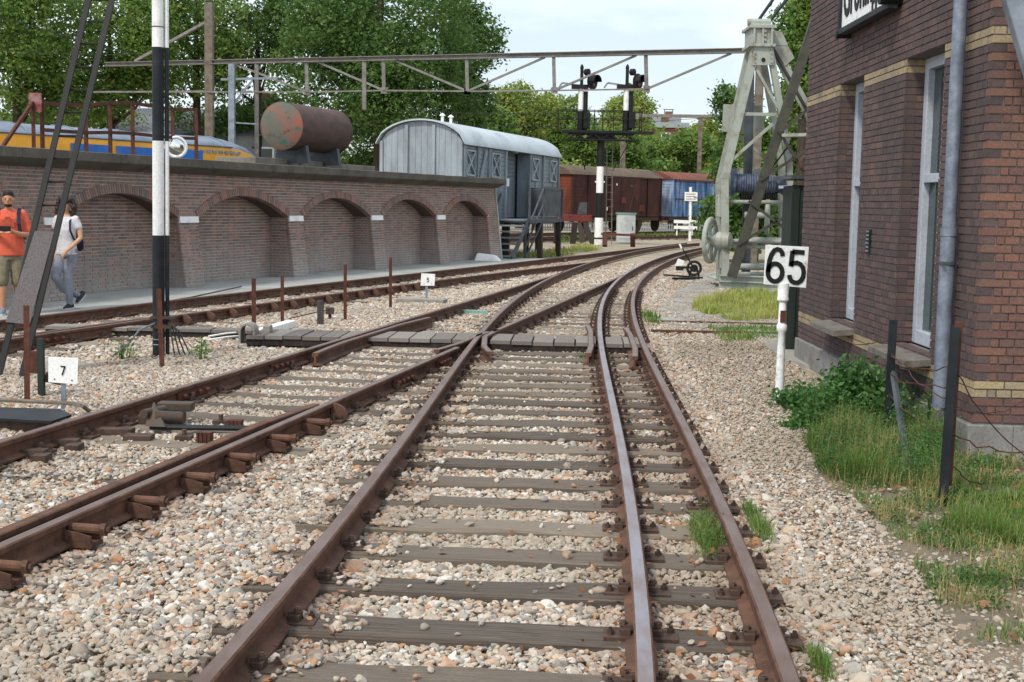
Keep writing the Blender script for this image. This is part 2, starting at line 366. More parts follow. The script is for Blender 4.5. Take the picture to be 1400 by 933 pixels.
# pale paving between the wall and the far track
yy = [8 + .8 * i for i in range(43)]
b = MB(); prof = []
for y in yy:
    xw = wall_x(max(y, 16)) - 1.0 if y < 40.5 else wall_x(40.2) + .5 * (y - 40.2) - 2.5
    xr = line_off(x_wn, -GA - .62, y, y)[0].x
    prof.append((max(xw, -60), xr, y))
vs = []
for a_, c_, y in prof: vs += [(a_, y, .09), (c_, y, .09), (c_ + .02, y, -.05)]
b.add(vs, [f for i in range(len(prof) - 1) for f in ((i * 3, i * 3 + 1, i * 3 + 4, i * 3 + 3), (i * 3 + 1, i * 3 + 2, i * 3 + 5, i * 3 + 4))])
tag(b.build('pavement', M['paving']), kind='structure')
# grey concrete yard round the crane, with two rails sunk in it
yard = [G(890, 440), G(905, 412), G(950, 385), G(965, 372), G(1010, 372), G(1100, 372), G(1100, 446), G(960, 449)]
b = MB(); b.prism([V((p.x, p.y, -.06)) for p in yard], (0, 0, .07)); tag(b.build('yard_slab', M['slab']), kind='structure')
pth = [G(1015, 452), G(1120, 450), G(1120, 505), G(1072, 492)]
b = MB(); b.prism([V((p.x, p.y, -.06)) for p in pth], (0, 0, .075)); tag(b.build('path', M['slab']), kind='structure')

M['earth'] = m_concrete('dry_earth', '7d7263', '6a6052', '5d5a40', 2.2)
vpoly = [(1075, 585), (1130, 560), (1215, 545), (1300, 585), (1330, 610), (1400, 610), (1560, 640), (1560, 980), (1330, 900), (1265, 825), (1225, 765), (1165, 700), (1110, 660)]
b = MB(); b.prism([V((G(*q).x, G(*q).y, -.06)) for q in vpoly], (0, 0, .048)); tag(b.build('earth_verge', M['earth']), kind='structure')
# ------------------------------------------------------------------ rails
RAIL = [(-.062, 0), (.062, 0), (.062, .012), (.012, .03), (.009, .098), (.034, .108), (.036, .135), (.028, .142), (-.028, .142), (-.036, .135), (-.034, .108), (-.009, .098), (-.012, .03), (-.062, .012)]
RMI = [0, 0, 0, 0, 0, 0, 0, 1, 0, 0, 0, 0, 0, 0]; RMI[7] = 1
def rail(pts, parent, top='rail_top', name='rail', z=RT - .142):
    m = MB(); m.sweep([V((p.x, p.y, z)) for p in pts], RAIL, RMI); return m.build(name, [M['rail'], M[top]], parent)
BR = MB().box((0, 0, 0), (1, 1, 1))
# one rail fastening: ribbed base plate, clip and bolt, seen at 20-30 px near the camera
fm = MB(); fm.box((.10, 0, .012), (.16, .17, .024)); fm.box((.075, 0, .038), (.05, .10, .03)); fm.box((.062, 0, .058), (.05, .05, .02)); fm.tube((.085, 0, .02), (.085, 0, .088), .013, n=6); fm.tube((.085, 0, .062), (.085, 0, .082), .021, n=6)
fm.tube((.148, .03, .02), (.148, .03, .046), .019, n=6); fm.tube((.148, .03, .02), (.148, .03, .06), .010, n=6)
FAST = fm.mesh('rail_fastening', M['iron'])
# rail brace: gusset and long bolt through a check rail
fm = MB(); fm.prism([(.03, -.045, .0), (.2, -.045, .0), (.2, -.045, .06), (.12, -.045, .075), (.03, -.045, .085)], (0, .014, 0)); fm.prism([(.03, .075, .0), (.2, .075, .0), (.2, .075, .05), (.12, .075, .075), (.03, .075, .085)], (0, .014, 0)); fm.box((.11, .02, .012), (.2, .15, .024))
fm.tube((.03, .02, .088), (.24, .02, .088), .026, n=10); fm.tube((.24, .02, .088), (.272, .02, .088), .036, n=6); fm.tube((.272, .02, .088), (.29, .02, .088), .018, n=8)
BRACE = fm.mesh('rail_brace', M['rail'])
fm = MB(); pts_ = [(.03 + .16 * math.sin(a), 0, .02 + .12 * math.cos(a)) for a in np.linspace(0, math.pi / 2, 6)]
fm.prism([(.02, -.025, .0)] + [(x, -.025, z) for x, _, z in pts_], (0, .05, 0)); fm.prism([(.02, .06, .0)] + [(x * .85, .06, z * .9) for x, _, z in pts_], (0, .04, 0))
HUMP = fm.mesh('rail_brace_rounded', M['rail'])
def sl_mesh(i):
    m = MB(); n = 7; r = random.Random(i); vs = []
    for k in range(n):
        x = -.5 + k / (n - 1)
        for y, z in ((-.5, -1), (.5, -1), (.5, -.12), (.44, 0), (-.44, 0), (-.5, -.12)): vs.append((x, y + r.uniform(-.035, .035), z + (r.uniform(-.06, .05) if z > -.5 else 0)))
    fs = [(k * 6 + j, k * 6 + (j + 1) % 6, (k + 1) * 6 + (j + 1) % 6, (k + 1) * 6 + j) for k in range(n - 1) for j in range(6)] + [(5, 4, 3, 2, 1, 0), tuple((n - 1) * 6 + j for j in range(6))]
    m.add(vs, fs); return m.mesh('sleeper', M['sleeper'])
SLM = [sl_mesh(i) for i in range(6)]
SLEEP = []                                   # (centre x, y, half length, half width, angle) for the ballast to keep clear of
def sleeper(parent, c, dx, length, width=.24, ztop=.018, name='sleeper'):
    d = V((dx.x, dx.y, 0)).normalized(); q = V((-d.y, d.x, 0)); Z = V((0, 0, 1))
    d2 = (d + q * random.uniform(-.012, .012)).normalized(); q2 = V((-d2.y, d2.x, 0))
    m = frame(V((c.x, c.y, ztop)), d2, q2, Z) @ Matrix.Diagonal((length, width, .12, 1))
    SLEEP.append((c.x, c.y, length / 2, width / 2, math.atan2(d2.y, d2.x), ztop))
    return inst(name, random.choice(SLM), m, parent)
def place(me, name, p, dx, parent, flip=1, z=.018):
    d = V((dx.x, dx.y, 0)).normalized() * flip; q = V((-d.y, d.x, 0))
    return inst(name, me, frame(V((p.x, p.y, z)), d, q, V((0, 0, 1))) @ Matrix.Diagonal((.85, .8, .85 if me is FAST else 1, 1)), parent)
def norm_at(fx, y):
    s = (fx(y + .05) - fx(y - .05)) / .1; return V((1, -s, 0)).normalized()

# track D: standard gauge and broad gauge sharing the left rail
trD = empty('railway_track', (x_mid(4), 4, 0), 'three-rail dual gauge track running straight away from the bottom edge', 'railway track')
yfrog = 16.2
R1 = line_off(x_mid, -GA, 3.2, 60); RM = line_off(x_mid, 0, 3.2, 60); RR = line_off(x_mid, .51, 3.2, 60)
rail(R1, trD); rail(RM, trD, 'rail_bright'); rail(RR, trD)
y = 3.55; k = 0
while y < 27:
    n = norm_at(x_mid, y); c = V((x_mid(y), y, 0))
    a0, a1 = -GA - .3, .51 + .05
    if not (15.95 < y < 17.15):
        w_ = .25 + random.uniform(-.02, .02)
        sleeper(trD, c + n * ((a0 + a1) / 2 + random.uniform(-.04, .04)), n, a1 - a0, w_, .028 if y < 16 else .018)
        if y < 30:
            for off in (-GA, 0, .51):
                for fl in (1, -1): place(FAST, 'rail_fastening', c + n * off, n, trD, fl)
    y += .6 + random.uniform(-.02, .02) if y < 9 or y > 16 else .56
# guard rails beside the crossing
def guard(parent, fx, off, y0, y1, flare=.09, top='rail_bright', z=RT - .142):
    pts = []
    for i in range(9):
        u = i / 8; yv = y0 + (y1 - y0) * u; e = max(0, (abs(u - .5) - .28) / .22); pts.append(line_off(fx, off - flare * e, yv, yv)[0])
    return rail(pts, parent, top, 'guard_rail', z)
guard(trD, x_mid, -.12, 14.6, 18.0, .04, 'rail_top'); guard(trD, x_mid, .51 - .12, 14.4, 17.8, .04, 'rail_top')
# wing rails of the crossing
wing1 = [V((x_l2(14.7) - .16, 14.7, 0)), V((x_l2(15.4) - .09, 15.4, 0)), V((x_l2(16.2) - .085, 16.2, 0)), V((x_l2(16.9) - .06, 16.9, 0))]
wing2 = [V((x_mid(14.6) - GA + .26, 14.6, 0)), V((x_mid(15.2) - GA + .155, 15.2, 0)), V((x_l2(16.3) + .03, 16.3, 0)), V((x_l2(17.2), 17.2, 0))]
rail(wing1, trD, 'rail_top', 'wing_rail'); rail(wing2, trD, 'rail_top', 'wing_rail')

# track L: the left-hand track of the turnout, straight
trL = empty('railway_track', (x_l2(8), 8, 0), 'rusty left-hand track crossing the dual gauge track at the frog', 'railway track')
rail([V((x_l2(q), q, 0)) for q in np.arange(3.0, 15.75, .75)], trL); rail([V((x_l2(q), q, 0)) for q in np.arange(16.9, 31.6, .75)], trL)
rail(line_off(x_l2, -GA, 4, 32.2, .75), trL)
rail(line_off(x_l2, -.15, 3.0, 9.6, .6) + [V((x_l2(10.6) - .085, 10.6, 0))], trL, 'rail', 'switch_blade')
guard(trL, x_l2, -GA + .13, 13.9, 18.6, -.08, 'rail_top')
y = 5.2; k = 0
while y < 25:
    n = norm_at(x_l2, y); c = V((x_l2(y), y, 0))
    if not (16.0 < y < 17.3):
        vis = 8.9 < y < 16
        sleeper(trL, c + n * (-GA / 2), n, GA + .9 if not vis else GA + .62, .24, .012 if vis else -.004)
        if y < 30:
            for off in (0, -GA):
                for fl in ((1, -1) if y > 10.4 or off else (-1,)): place(FAST, 'rail_fastening', c + n * off, n, trL, fl, .012)
    y += .6
for px_, py_ in ((18, 795), (112, 742), (193, 702), (262, 668), (322, 640), (377, 613), (422, 590)):
    yv = G(px_, py_, .03).y; place(BRACE, 'rail_brace', V((x_l2(yv), yv, 0)), norm_at(x_l2, yv), trL, 1, .018)
yv = G(462, 572, .03).y; place(HUMP, 'rail_brace', V((x_l2(yv), yv, 0)), norm_at(x_l2, yv), trL, 1, .018)
# fishplates bolted over the joints
def fishplate(parent, fx, off, y0, ln=.6):
    m = MB(); a_, c_ = line_off(fx, off + .024, y0, y0)[0], line_off(fx, off + .024, y0 + ln, y0 + ln)[0]
    m.beam(a_ + V((0, 0, .085)), c_ + V((0, 0, .085)), .03, .07)
    for i in range(4):
        p = a_.lerp(c_, (i + .5) / 4) + V((.012, 0, .085)); m.tube(p, p + V((.045, -.008, 0)), .02, n=6)
    m.build('fishplate', M['rust'], parent)
fishplate(trL, x_l2, -GA, 11.0); fishplate(trL, x_l2, 0, 12.4); fishplate(trL, x_l2, 0, 14.0, .5); fishplate(trL, x_l2, -GA, 13.1)

# track W: along the arcaded wall
trW = empty('railway_track', (x_wn(20), 20, 0), 'rusty track running beside the pale paving of the arched wall', 'railway track')
_w1 = [p for p in line_off(x_wn, -GA, 12, 33, .75)]; _fit = np.polyfit([p.y for p in _w1] + [43.2, 49, 55, 61.9], [p.x for p in _w1] + [2.35, 4.15, 6.02, 8.5], 4)
rail(line_off(x_wn, 0, 12, 38.4, .75), trW); rail([V((float(np.polyval(_fit, q)), q, 0)) for q in np.arange(11.5, 61, .75)], trW)
rail(line_off(x_wn, -.14, 12, 17.4, .6) + [line_off(x_wn, -.09, 18.4, 18.4)[0]], trW, 'rail_top', 'switch_blade')
y = 13.0
while y < 33:
    n = norm_at(x_wn, y); c = V((x_wn(y), y, 0)); sleeper(trW, c + n * (-GA / 2), n, 2.5, .25, .012)
    if y < 32:
        for off in (0, -GA):
            for fl in (1, -1): place(FAST, 'rail_fastening', c + n * off, n, trW, fl, .012)
    if 18.3 < y < 27: place(HUMP, 'rail_brace', c, n, trW, 1, .02)
    y += .62
fishplate(trW, x_wn, 0, 15.4)
# track far: in front of the goods wagons
dirw = V((.606, .795, 0))
def farline(p, t): return V((p.x + dirw.x * t, p.y + dirw.y * t, 0))
A0 = V((3.2, 73.9, 0))
trF = empty('railway_track', (3, 74, 0), 'distant track carrying the brown and blue goods wagons', 'railway track')
nW = V((dirw.y, -dirw.x, 0))
for off in (-.6, -2.12): rail([farline(A0 + nW * (off + .0), t) for t in np.arange(-30, 40, 5)], trF)
for t in np.arange(-12, 26, .9): sleeper(trF, farline(A0 + nW * -1.36, t), nW, 2.5, .25, .012)
trG = empty('railway_track', (5, 66, 0), 'distant empty track in front of the goods wagons', 'railway track')
for off in (3.4, 4.92): rail([farline(A0 + nW * off, t) for t in np.arange(-30, 40, 5)], trG)
for t in np.arange(-12, 26, .9): sleeper(trG, farline(A0 + nW * 4.16, t), nW, 2.5, .25, .012)
# rails sunk in the yard
trY = empty('railway_track', (3.5, 21, 0), 'pair of short rusty rails sunk across the grey yard', 'railway track')
for (p, q) in (((892, 441), (1095, 446)), ((890, 454), (1075, 458))):
    a_, c_ = G(*p), G(*q); m = MB(); m.beam(a_ + V((0, 0, .0)), c_ + V((0, 0, .0)), .06, .07); m.build('rail', M['rail'], trY)

# ------------------------------------------------------------------ crossing deck of planks
deck = empty('crossing_deck', (0, 16.6, 0), 'weathered plank deck laid across the tracks at the frog', 'plank crossing')
PL = []
for v_ in range(4):
    m = MB(); r_ = random.Random(v_); z0 = r_.uniform(-.004, .004)
    m.hexa([V((-.5, -.5, -1)), V((.5, -.5, -1)), V((.5, .5, -1)), V((-.5, .5, -1)), V((-.49, -.5, z0)), V((.49, -.5, 0)), V((.49, .5, z0)), V((-.49, .5, 0))]); PL.append(m.mesh('plank', M['plank']))
def deck_run(xa, ya, xb, yb, wd=.24, dep=.85, ztop=.122):
    L_ = math.hypot(xb - xa, yb - ya); n_ = int(L_ / wd); d = V((xb - xa, yb - ya, 0)).normalized(); q = V((-d.y, d.x, 0))
    rl = [(-GA, x_mid), (0, x_mid), (.51, x_mid), (0, x_l2), (-GA, x_l2)]
    yc = (ya + yb) / 2; cut = sorted(fx(yc) + o for o, fx in rl if xa < fx(yc) + o < xb); eds = [xa - .05] + cut + [xb + .05]; spots = []
    for e0, e1 in zip(eds[:-1], eds[1:]):
        a_, b_ = e0 + .055, e1 - .055
        if b_ - a_ < .1: continue
        nn = max(1, round((b_ - a_) / wd)); spots += [(a_ + (b_ - a_) * (i + .5) / nn, (b_ - a_) / nn) for i in range(nn)]
    for xx, wd in spots:
        c = V((xx, ya + (yb - ya) * (xx - xa) / (xb - xa), 0))
        z = ztop + random.uniform(-.008, .004); inst('plank', random.choice(PL), frame(V((c.x, c.y + random.uniform(-.01, .01), z)), d, q, V((0, 0, 1))) @ Matrix.Diagonal((wd - .015, dep, .045, 1)), deck)
        m = frame(V((c.x, c.y, z - .045)), d, q, V((0, 0, 1)))
    for e in (-.35, .35):
        segs = []; i0 = 0
        m = MB(); aa = V((xa, ya, .035)) + q * e; bb = V((xb, yb, .035)) + q * e; m.beam(aa, bb, .12, .085); m.build('bearer', M['dark_wood'], deck)
deck_run(-3.3, 16.72, 1.62, 16.46); 
deck2 = empty('crossing_deck', (-5, 17, 0), 'grey boarded cable cover behind the black and white mast', 'plank cover')
m = MB(); a_, c_ = G(60, 446, .12), G(345, 452, .12); d_ = (c_ - a_).normalized(); q_ = V((-d_.y, d_.x, 0))
nn = int((c_ - a_).length / .5)
for i in range(nn):
    c = a_.lerp(c_, (i + .5) / nn); inst('plank', random.choice(PL), frame(V((c.x, c.y + .2, .115 + random.uniform(-.006, .006))), d_, q_, V((0, 0, 1))) @ Matrix.Diagonal(((c_ - a_).length / nn - .012, .34, .04, 1)), deck2)
m.beam(V((a_.x, a_.y + .1, .01)), V((c_.x, c_.y + .1, .01)), .1, .12); m.build('bearer', M['dark_wood'], deck2)
# ------------------------------------------------------------------ brickwork
class Bricks:                                  # collects bricks, then emits the 300 largest in view as objects and the rest as one part
    def __init__(s): s.l = []
    def add(s, o, X, Y, Z, dim, mat): s.l.append((o, X, Y, Z, dim, mat))
    def emit(s, parent, limit=300):
        def size(b):
            v = b[0] - CAM
            if v.y < 1: return 0
            px, py = PX(b[0])
            if not (2 < px < 1398 and 2 < py < 931): return 0
            nrm = b[2]; vis = max(0, -v.normalized().dot(nrm)); return b[4][0] * b[4][2] * (vis + .02) / v.length_squared
        order = sorted(s.l, key=size, reverse=True); mes = {}
        for o, X, Y, Z, d, mat in order[:limit]:
            if mat not in mes: mes[mat] = MB().box((0, 0, 0), (1, 1, 1)).mesh('brick', M[mat])
            inst('brick', mes[mat], frame(o, X, Y, Z) @ Matrix.Diagonal((d[0], d[1], d[2], 1)), parent)
        rest = {}
        for o, X, Y, Z, d, mat in order[limit:]: rest.setdefault(mat, MB()).box(o, d, X, Y, Z)
        keys = list(rest); mm = MB()
        for i, kx in enumerate(keys):
            mm.add(rest[kx].v, rest[kx].f, i)
        if keys: tag(mm.build('brickwork', [M[kx] for kx in keys], parent), kind='stuff')
def course_runs(u0, u1, holes):                # subtract hole intervals from [u0,u1]
    runs = [(u0, u1)]
    for a, b in holes:
        nr = []
        for c, d in runs:
            if b <= c or a >= d: nr.append((c, d)); continue
            if a > c: nr.append((c, a))
            if b < d: nr.append((b, d))
        runs = nr
    return runs
def lay(br, fr, u0, u1, z0, z1, holes, mat, ch=.0625, bl=.22, dep=.1, joint=.011, band=None, alt=True, proud=0.0):
    # fr(u,z) -> (point on the face, along, outward, up)
    n = int(round((z1 - z0) / ch)); ch = (z1 - z0) / n
    for i in range(n):
        zc = z0 + (i + .5) * ch; step = bl if (i % 2 == 0 or not alt) else bl / 2
        off = 0 if i % 2 == 0 else bl / 4
        m_ = mat if band is None else band(zc)
        us_ = u0(i) if callable(u0) else u0
        for (a, b) in course_runs(us_, u1, holes(zc) if holes else []):
            k = math.floor((a - off) / step)
            while True:
                ca = max(a, off + k * step); cb = min(b, off + (k + 1) * step); k += 1
                if ca >= b - 1e-6: break
                if cb - a < .05 and cb < b: continue
                if ca - a < .05: ca = a
                if b - cb < .05: cb = b; k += 1
                p, X, Y, Z = fr((ca + cb) / 2, zc); j = random.uniform(-.0025, .003)
                br.add(p - Y * (dep / 2 - j - proud), X, Y, Z, (cb - ca - joint, dep, ch - joint), m_)

# ------------------------------------------------------------------ arcaded retaining wall
ZB, ZT, ZC = .09, 2.26, 2.54
# wall curve by arc length from its right-hand end
_wy = np.linspace(40.2, 14.5, 260); _wx = np.array([wall_x(q) for q in _wy]); _ws = np.concatenate([[0], np.cumsum(np.hypot(np.diff(_wx), np.diff(_wy)))])
def wpt(s):
    y = float(np.interp(s, _ws, _wy)); x = float(np.interp(s, _ws, _wx)); sl = .44 - .007 * (40.2 - y)
    d = V((sl, 1, 0)).normalized(); return V((x, y, 0)), d, V((d.y, -d.x, 0))
def s_at(px, z=1.4):
    best = None
    for s in np.linspace(0, 25, 900):
        p, d, n = wpt(s); q = PX(p + V((0, 0, z)) - n * .12)
        if best is None or abs(q[0] - px) < best[0]: best = (abs(q[0] - px), s)
    return best[1]
BAT = .26                                      # the face leans back this much from foot to cornice
def wall_front(s, z):
    p, d, n = wpt(s); k = (z - ZB) / (ZT - ZB); q = p - n * (BAT * k) + V((0, 0, z))
    up = (-n * BAT + V((0, 0, ZT - ZB))).normalized(); return q, d, d.cross(up).normalized(), up
wall = empty('arched_retaining_wall', (-4, 30, 0), 'curved brown brick retaining wall with five blind arches and concrete cornice', 'wall')
br = Bricks()
s_far = 0.0; s_near = 23.6
pier_px = [(598, 610), (509, 525), (396, 416), (247, 273), (62, 82)]
niches = []; edges = [s_at(668)] + [e for a, b in pier_px for e in (s_at(b), s_at(a))] 
for i in range(0, len(edges) - 1, 2): niches.append((edges[i], edges[i + 1]))
SPR, CRW = 1.40, 1.86
def arch_hole(z, ring=0.0):
    out = []
    for a, b in niches:
        c, h = (a + b) / 2, (b - a) / 2 + ring
        if z < SPR - (0 if ring == 0 else 99): out.append((c - (b - a) / 2, c + (b - a) / 2))
        elif z < SPR and ring: out.append((a, b))
        else:
            rise = CRW - SPR + ring; Rr = (h * h + rise * rise) / (2 * rise); dz = z - (SPR + rise - Rr)
            if dz < Rr: out.append((c - math.sqrt(Rr * Rr - dz * dz), c + math.sqrt(Rr * Rr - dz * dz)))
    return out
def front_holes(z):
    if z < SPR: return [(a, b) for a, b in niches] + ([(a - .001, b) for a, b in []])
    return arch_hole(z, .16)
lay(br, wall_front, s_far, s_near, ZB, ZT, front_holes, 'brick_wall', bl=.22, alt=False, joint=.015)
NB = -.62                                      # plane of the niche backs
def niche_back(s, z):
    p, d, n = wpt(s); return p + n * NB + V((0, 0, z)), d, n, V((0, 0, 1))
for a, b in niches:
    lay(br, niche_back, a - .06, b + .06, ZB, 2.0, None, 'brick_wall', alt=False, joint=.015)
    # far jamb, facing the camera
    p, d, n = wpt(a); 
    def jamb(u, z, p=p, d=d, n=n): return p + n * (NB + u) + V((0, 0, z)), n, -d, V((0, 0, 1))
    def jh(z): k = (z - ZB) / (ZT - ZB); return [(-NB - BAT * k - .035, 9)]
    lay(br, jamb, 0, -NB + .05, ZB, SPR, jh, 'brick_wall', dep=.09, joint=.016)
    # arch ring of bricks on edge
    c, h = (a + b) / 2, (b - a) / 2; rise = CRW - SPR; Rr = (h * h + rise * rise) / (2 * rise); zc = CRW - Rr; th = math.asin(h / Rr); nv = max(24, int(2 * th * Rr / .068))
    for i in range(nv):
        t_ = -th + (i + .5) * 2 * th / nv; rr = Rr + .08; s_ = c + rr * math.sin(t_); z = zc + rr * math.cos(t_)
        q, X, Y, Z = wall_front(s_, z)
        tang = (-X * math.cos(t_) - Z * math.sin(t_)).normalized(); rad = (-X * math.sin(t_) + Z * math.cos(t_)).normalized()
        br.add(q - Y * .05 + Y * .012, tang, Y, rad, (2 * th * rr / nv - .016, .12, .16), 'brick_wall')
br.emit(wall)
# mortar body behind the bricks: front skin, niche backs, jambs, soffits
m = MB()
def strip(fr, ss, zfun0, zfun1, back=.012, out=None):
    vs = []; fs = []
    for s in ss:
        for z in (zfun0(s), zfun1(s)):
            q, X, Y, Z = fr(s, z); vs.append(q - Y * back)
    for i in range(len(ss) - 1): fs.append((2 * i, 2 * i + 1, 2 * i + 3, 2 * i + 2))
    m.add(vs, fs)
def arch_z(s):
    for a, b in niches:
        if a < s < b:
            c, h = (a + b) / 2, (b - a) / 2; rise = CRW - SPR; Rr = (h * h + rise * rise) / (2 * rise); return CRW - Rr + math.sqrt(Rr * Rr - (s - c) ** 2)
    return ZB - .1
cuts = sorted([s_far, s_near] + [e for n_ in niches for e in n_])
for a, b in zip(cuts[:-1], cuts[1:]):
    ss = list(np.linspace(a + 1e-4, b - 1e-4, 26)); strip(wall_front, ss, arch_z, lambda s: ZT + .1)
    if any(abs(a - x) < 1e-6 for x, _ in niches):
        strip(niche_back, list(np.linspace(a - .05, b + .05, 14)), lambda s: ZB - .1, lambda s: 2.1, .012)
        o = len(m.v); vs = []                    # soffit
        for s in ss:
            q, X, Y, Z = wall_front(s, arch_z(s)); p, d, n = wpt(s); vs += [q - Y * .012, p + n * (NB - .05) + V((0, 0, arch_z(s)))]
        sf = MB(); sf.add(vs, [(2 * i, 2 * i + 2, 2 * i + 3, 2 * i + 1) for i in range(len(ss) - 1)]); sf.build('soffit', M['brick_soffit'], wall)
        for e in (a, b):                         # jamb skins
            p, d, n = wpt(e); sgn = -1 if e == a else 1; kk = (SPR - ZB) / (ZT - ZB)
            o_ = d * (.012 * (1 if e == a else -1))
            m.add([p + n * (NB - .05) + o_ + V((0, 0, 0)), p + n * -.012 + o_, p + n * (-BAT * kk - .012) + o_ + V((0, 0, SPR + .02)), p + n * (NB - .05) + o_ + V((0, 0, SPR + .02))], [(0, 1, 2, 3)])
# end face of the wall and a body behind it
p, d, n = wpt(0.0); m.add([p + V((0, 0, 0)), p - n * 1.6, p - n * 1.6 + V((0, 0, ZT)), p - n * BAT + V((0, 0, ZT))], [(0, 1, 2, 3)])
m.build('mortar', M['mortar'], wall)
# cornice: fascia, sloping underside and top, in cast lengths
ssn = 9
for i in range(ssn):
    a, b = s_near * i / ssn - (.12 if i == 0 else 0), s_near * (i + 1) / ssn - .008; mm = MB(); vs = []; q_ = 7
    for s in np.linspace(max(a, -.0), b, q_):
        p, d, n = wpt(max(s, 0))
        if s == max(a, 0) and i == 0: p = p + d * .14
        j = random.uniform(-.006, .006)
        for o_, z in ((-BAT - .02, ZT - .02), (.04, ZC - .17), (.06, ZC - .155), (.06, ZC - .01 + j), (.03, ZC + j), (-1.6, ZC), (-1.6, ZT - .02)): vs.append(p + n * o_ + V((0, 0, z)))
    fs = [(k * 7 + t_, k * 7 + (t_ + 1) % 7, (k + 1) * 7 + (t_ + 1) % 7, (k + 1) * 7 + t_) for k in range(q_ - 1) for t_ in range(7)] + [tuple(range(7)), tuple((q_ - 1) * 7 + t_ for t_ in range(6, -1, -1))]
    mm.add(vs, fs); mm.build('cornice', M['cornice'], wall)
# platform top behind the cornice
m = MB(); vs = []
for s in np.linspace(0, s_near, 12):
    p, d, n = wpt(s); vs += [p + n * -1.6 + V((0, 0, ZC - .03)), p + n * -3.2 + V((0, 0, ZC - .03))]
m.add(vs, [(2 * i, 2 * i + 2, 2 * i + 3, 2 * i + 1) for i in range(11)]); m.build('platform_top', M['block'], wall)
# white impost labels on the piers
for a, b in pier_px[:]:
    sa, sb = s_at(b), s_at(a); mm = MB(); q0, X, Y, Z = wall_front((sa + sb) / 2, SPR - .02)
    mm.box(q0 + Y * .0, (abs(sb - sa) - .02, .05, .12), X, Y, Z); mm.build('impost', M['white'], wall)
# painted yellow-white edge at the end of the wall and a patch of limewash
mm = MB(); q0, X, Y, Z = wall_front(.0, ZB); q1 = wall_front(.0, ZT)[0]; mm.beam(q0 + Y * .004 + X * .02, q1 + Y * .004 + X * .02, .05, .06, Y); mm.build('edge_strip', M['brick_pale'], wall)

# ------------------------------------------------------------------ station building
YC, YE = 9.6, 15.95
XC = AY(1338, 400, YC).x; XE = AY(1093, 400, YE).x
FD = V((XE - XC, YE - YC, 0)).normalized(); FN = V((-FD.y, FD.x, 0)); FO = V((XC, YC, 0))
def FAC(px, py):                               # a point seen on the facade -> (distance from the corner, height)
    d = ray(px, py); t_ = (FO - CAM).dot(FN) / d.dot(FN); q = CAM + d * t_; return (q - FO).dot(FD), q.z
bld = empty('station_building', (XC + 1, YC + 3, 0), 'brown brick station building with yellow brick bands and tall windows', 'building')
LEN = (V((XE, YE, 0)) - FO).length; ZP, ZTOP = .26, 5.2
w1 = (FAC(1280, 300)[0], FAC(1229, 300)[0]); w2 = (FAC(1173, 300)[0], FAC(1141, 300)[0])
zh = FAC(1229, 84)[1]; zs = FAC(1229, 470)[1]
zl = FAC(1330, 520)[1]; CH = .0625
def zq(z): return ZP + round((z - ZP) / CH) * CH
zs, zh = zq(zs), zq(zh)
def fac_fr(u, z): return FO + FD * u + V((0, 0, z)), FD, FN, V((0, 0, 1))
b_lo = (zs - 3 * CH, zs - CH); b_hi = (zh - 2 * CH, zh)
def band(z): return 'brick_yellow' if (b_hi[0] < z < b_hi[1] or zq(zl) - 2 * CH < z < zq(zl)) else 'brick_house'
def holes(z): return [w1, w2] if zs - CH * .5 < z < zh else []
br = Bricks(); ztop = ZP + round((ZTOP - ZP) / CH) * CH
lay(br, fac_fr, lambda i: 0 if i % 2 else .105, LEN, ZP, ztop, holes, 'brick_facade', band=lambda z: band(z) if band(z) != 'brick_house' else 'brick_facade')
RV = .2
for a, b in (w1, w2):                          # far jambs face the camera, near jambs face away
    for e, sg in ((b, -1), (a, 1)):
        o = FO + FD * e
        def jf(u, z, o=o, sg=sg): return o - FN * u + V((0, 0, z)), -FN, FD * sg, V((0, 0, 1))
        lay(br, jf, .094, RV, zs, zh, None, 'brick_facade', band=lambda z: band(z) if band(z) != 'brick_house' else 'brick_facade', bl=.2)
GD = V((FD.y, -FD.x, 0))                       # gable face, towards the camera
def gab_fr(u, z): return FO + GD * u + V((0, 0, z)), GD, -FD, V((0, 0, 1))
lay(br, gab_fr, lambda i: .105 if i % 2 else 0, 1.9, ZP, ztop, None, 'brick_house', band=band, bl=.225)
br.emit(bld)
m = MB(); k = .012
def pane_(pts): m.add(pts, [(0, 1, 2, 3)])
def fp(u, z, ins=k): return FO + FD * u - FN * ins + V((0, 0, z))
us = [0.002, w1[0], w1[1], w2[0], w2[1], LEN]
for i in range(5):
    if i in (1, 3):
        pane_([fp(us[i], -.1), fp(us[i + 1], -.1), fp(us[i + 1], zs - .01), fp(us[i], zs - .01)]); pane_([fp(us[i], zh), fp(us[i + 1], zh), fp(us[i + 1], ztop), fp(us[i], ztop)])
        pane_([fp(us[i], zh + .0, k), fp(us[i + 1], zh, k), fp(us[i + 1], zh, RV + .06), fp(us[i], zh, RV + .06)])
        for e, o_ in ((us[i], -.012), (us[i + 1], .012)): pane_([fp(e + o_, zs), fp(e + o_, zh), fp(e + o_, zh, RV + .06), fp(e + o_, zs, RV + .06)])
    else: pane_([fp(us[i], -.1), fp(us[i + 1], -.1), fp(us[i + 1], ztop), fp(us[i], ztop)])
g0, g1 = FO + FD * k, FO + GD * 6 + FD * k
pane_([g0 + GD * k + V((0, 0, -.1)), g1 + V((0, 0, -.1)), g1 + V((0, 0, ztop)), g0 + GD * k + V((0, 0, ztop))])
e0 = FO + FD * LEN; pane_([e0 + V((0, 0, -.1)) - FN * k, e0 + GD * 6 + V((0, 0, -.1)), e0 + GD * 6 + V((0, 0, ztop)), e0 + V((0, 0, ztop)) - FN * k])
pane_([fp(0, ztop), fp(LEN, ztop), e0 + GD * 6 + V((0, 0, ztop)), g1 + V((0, 0, ztop))])
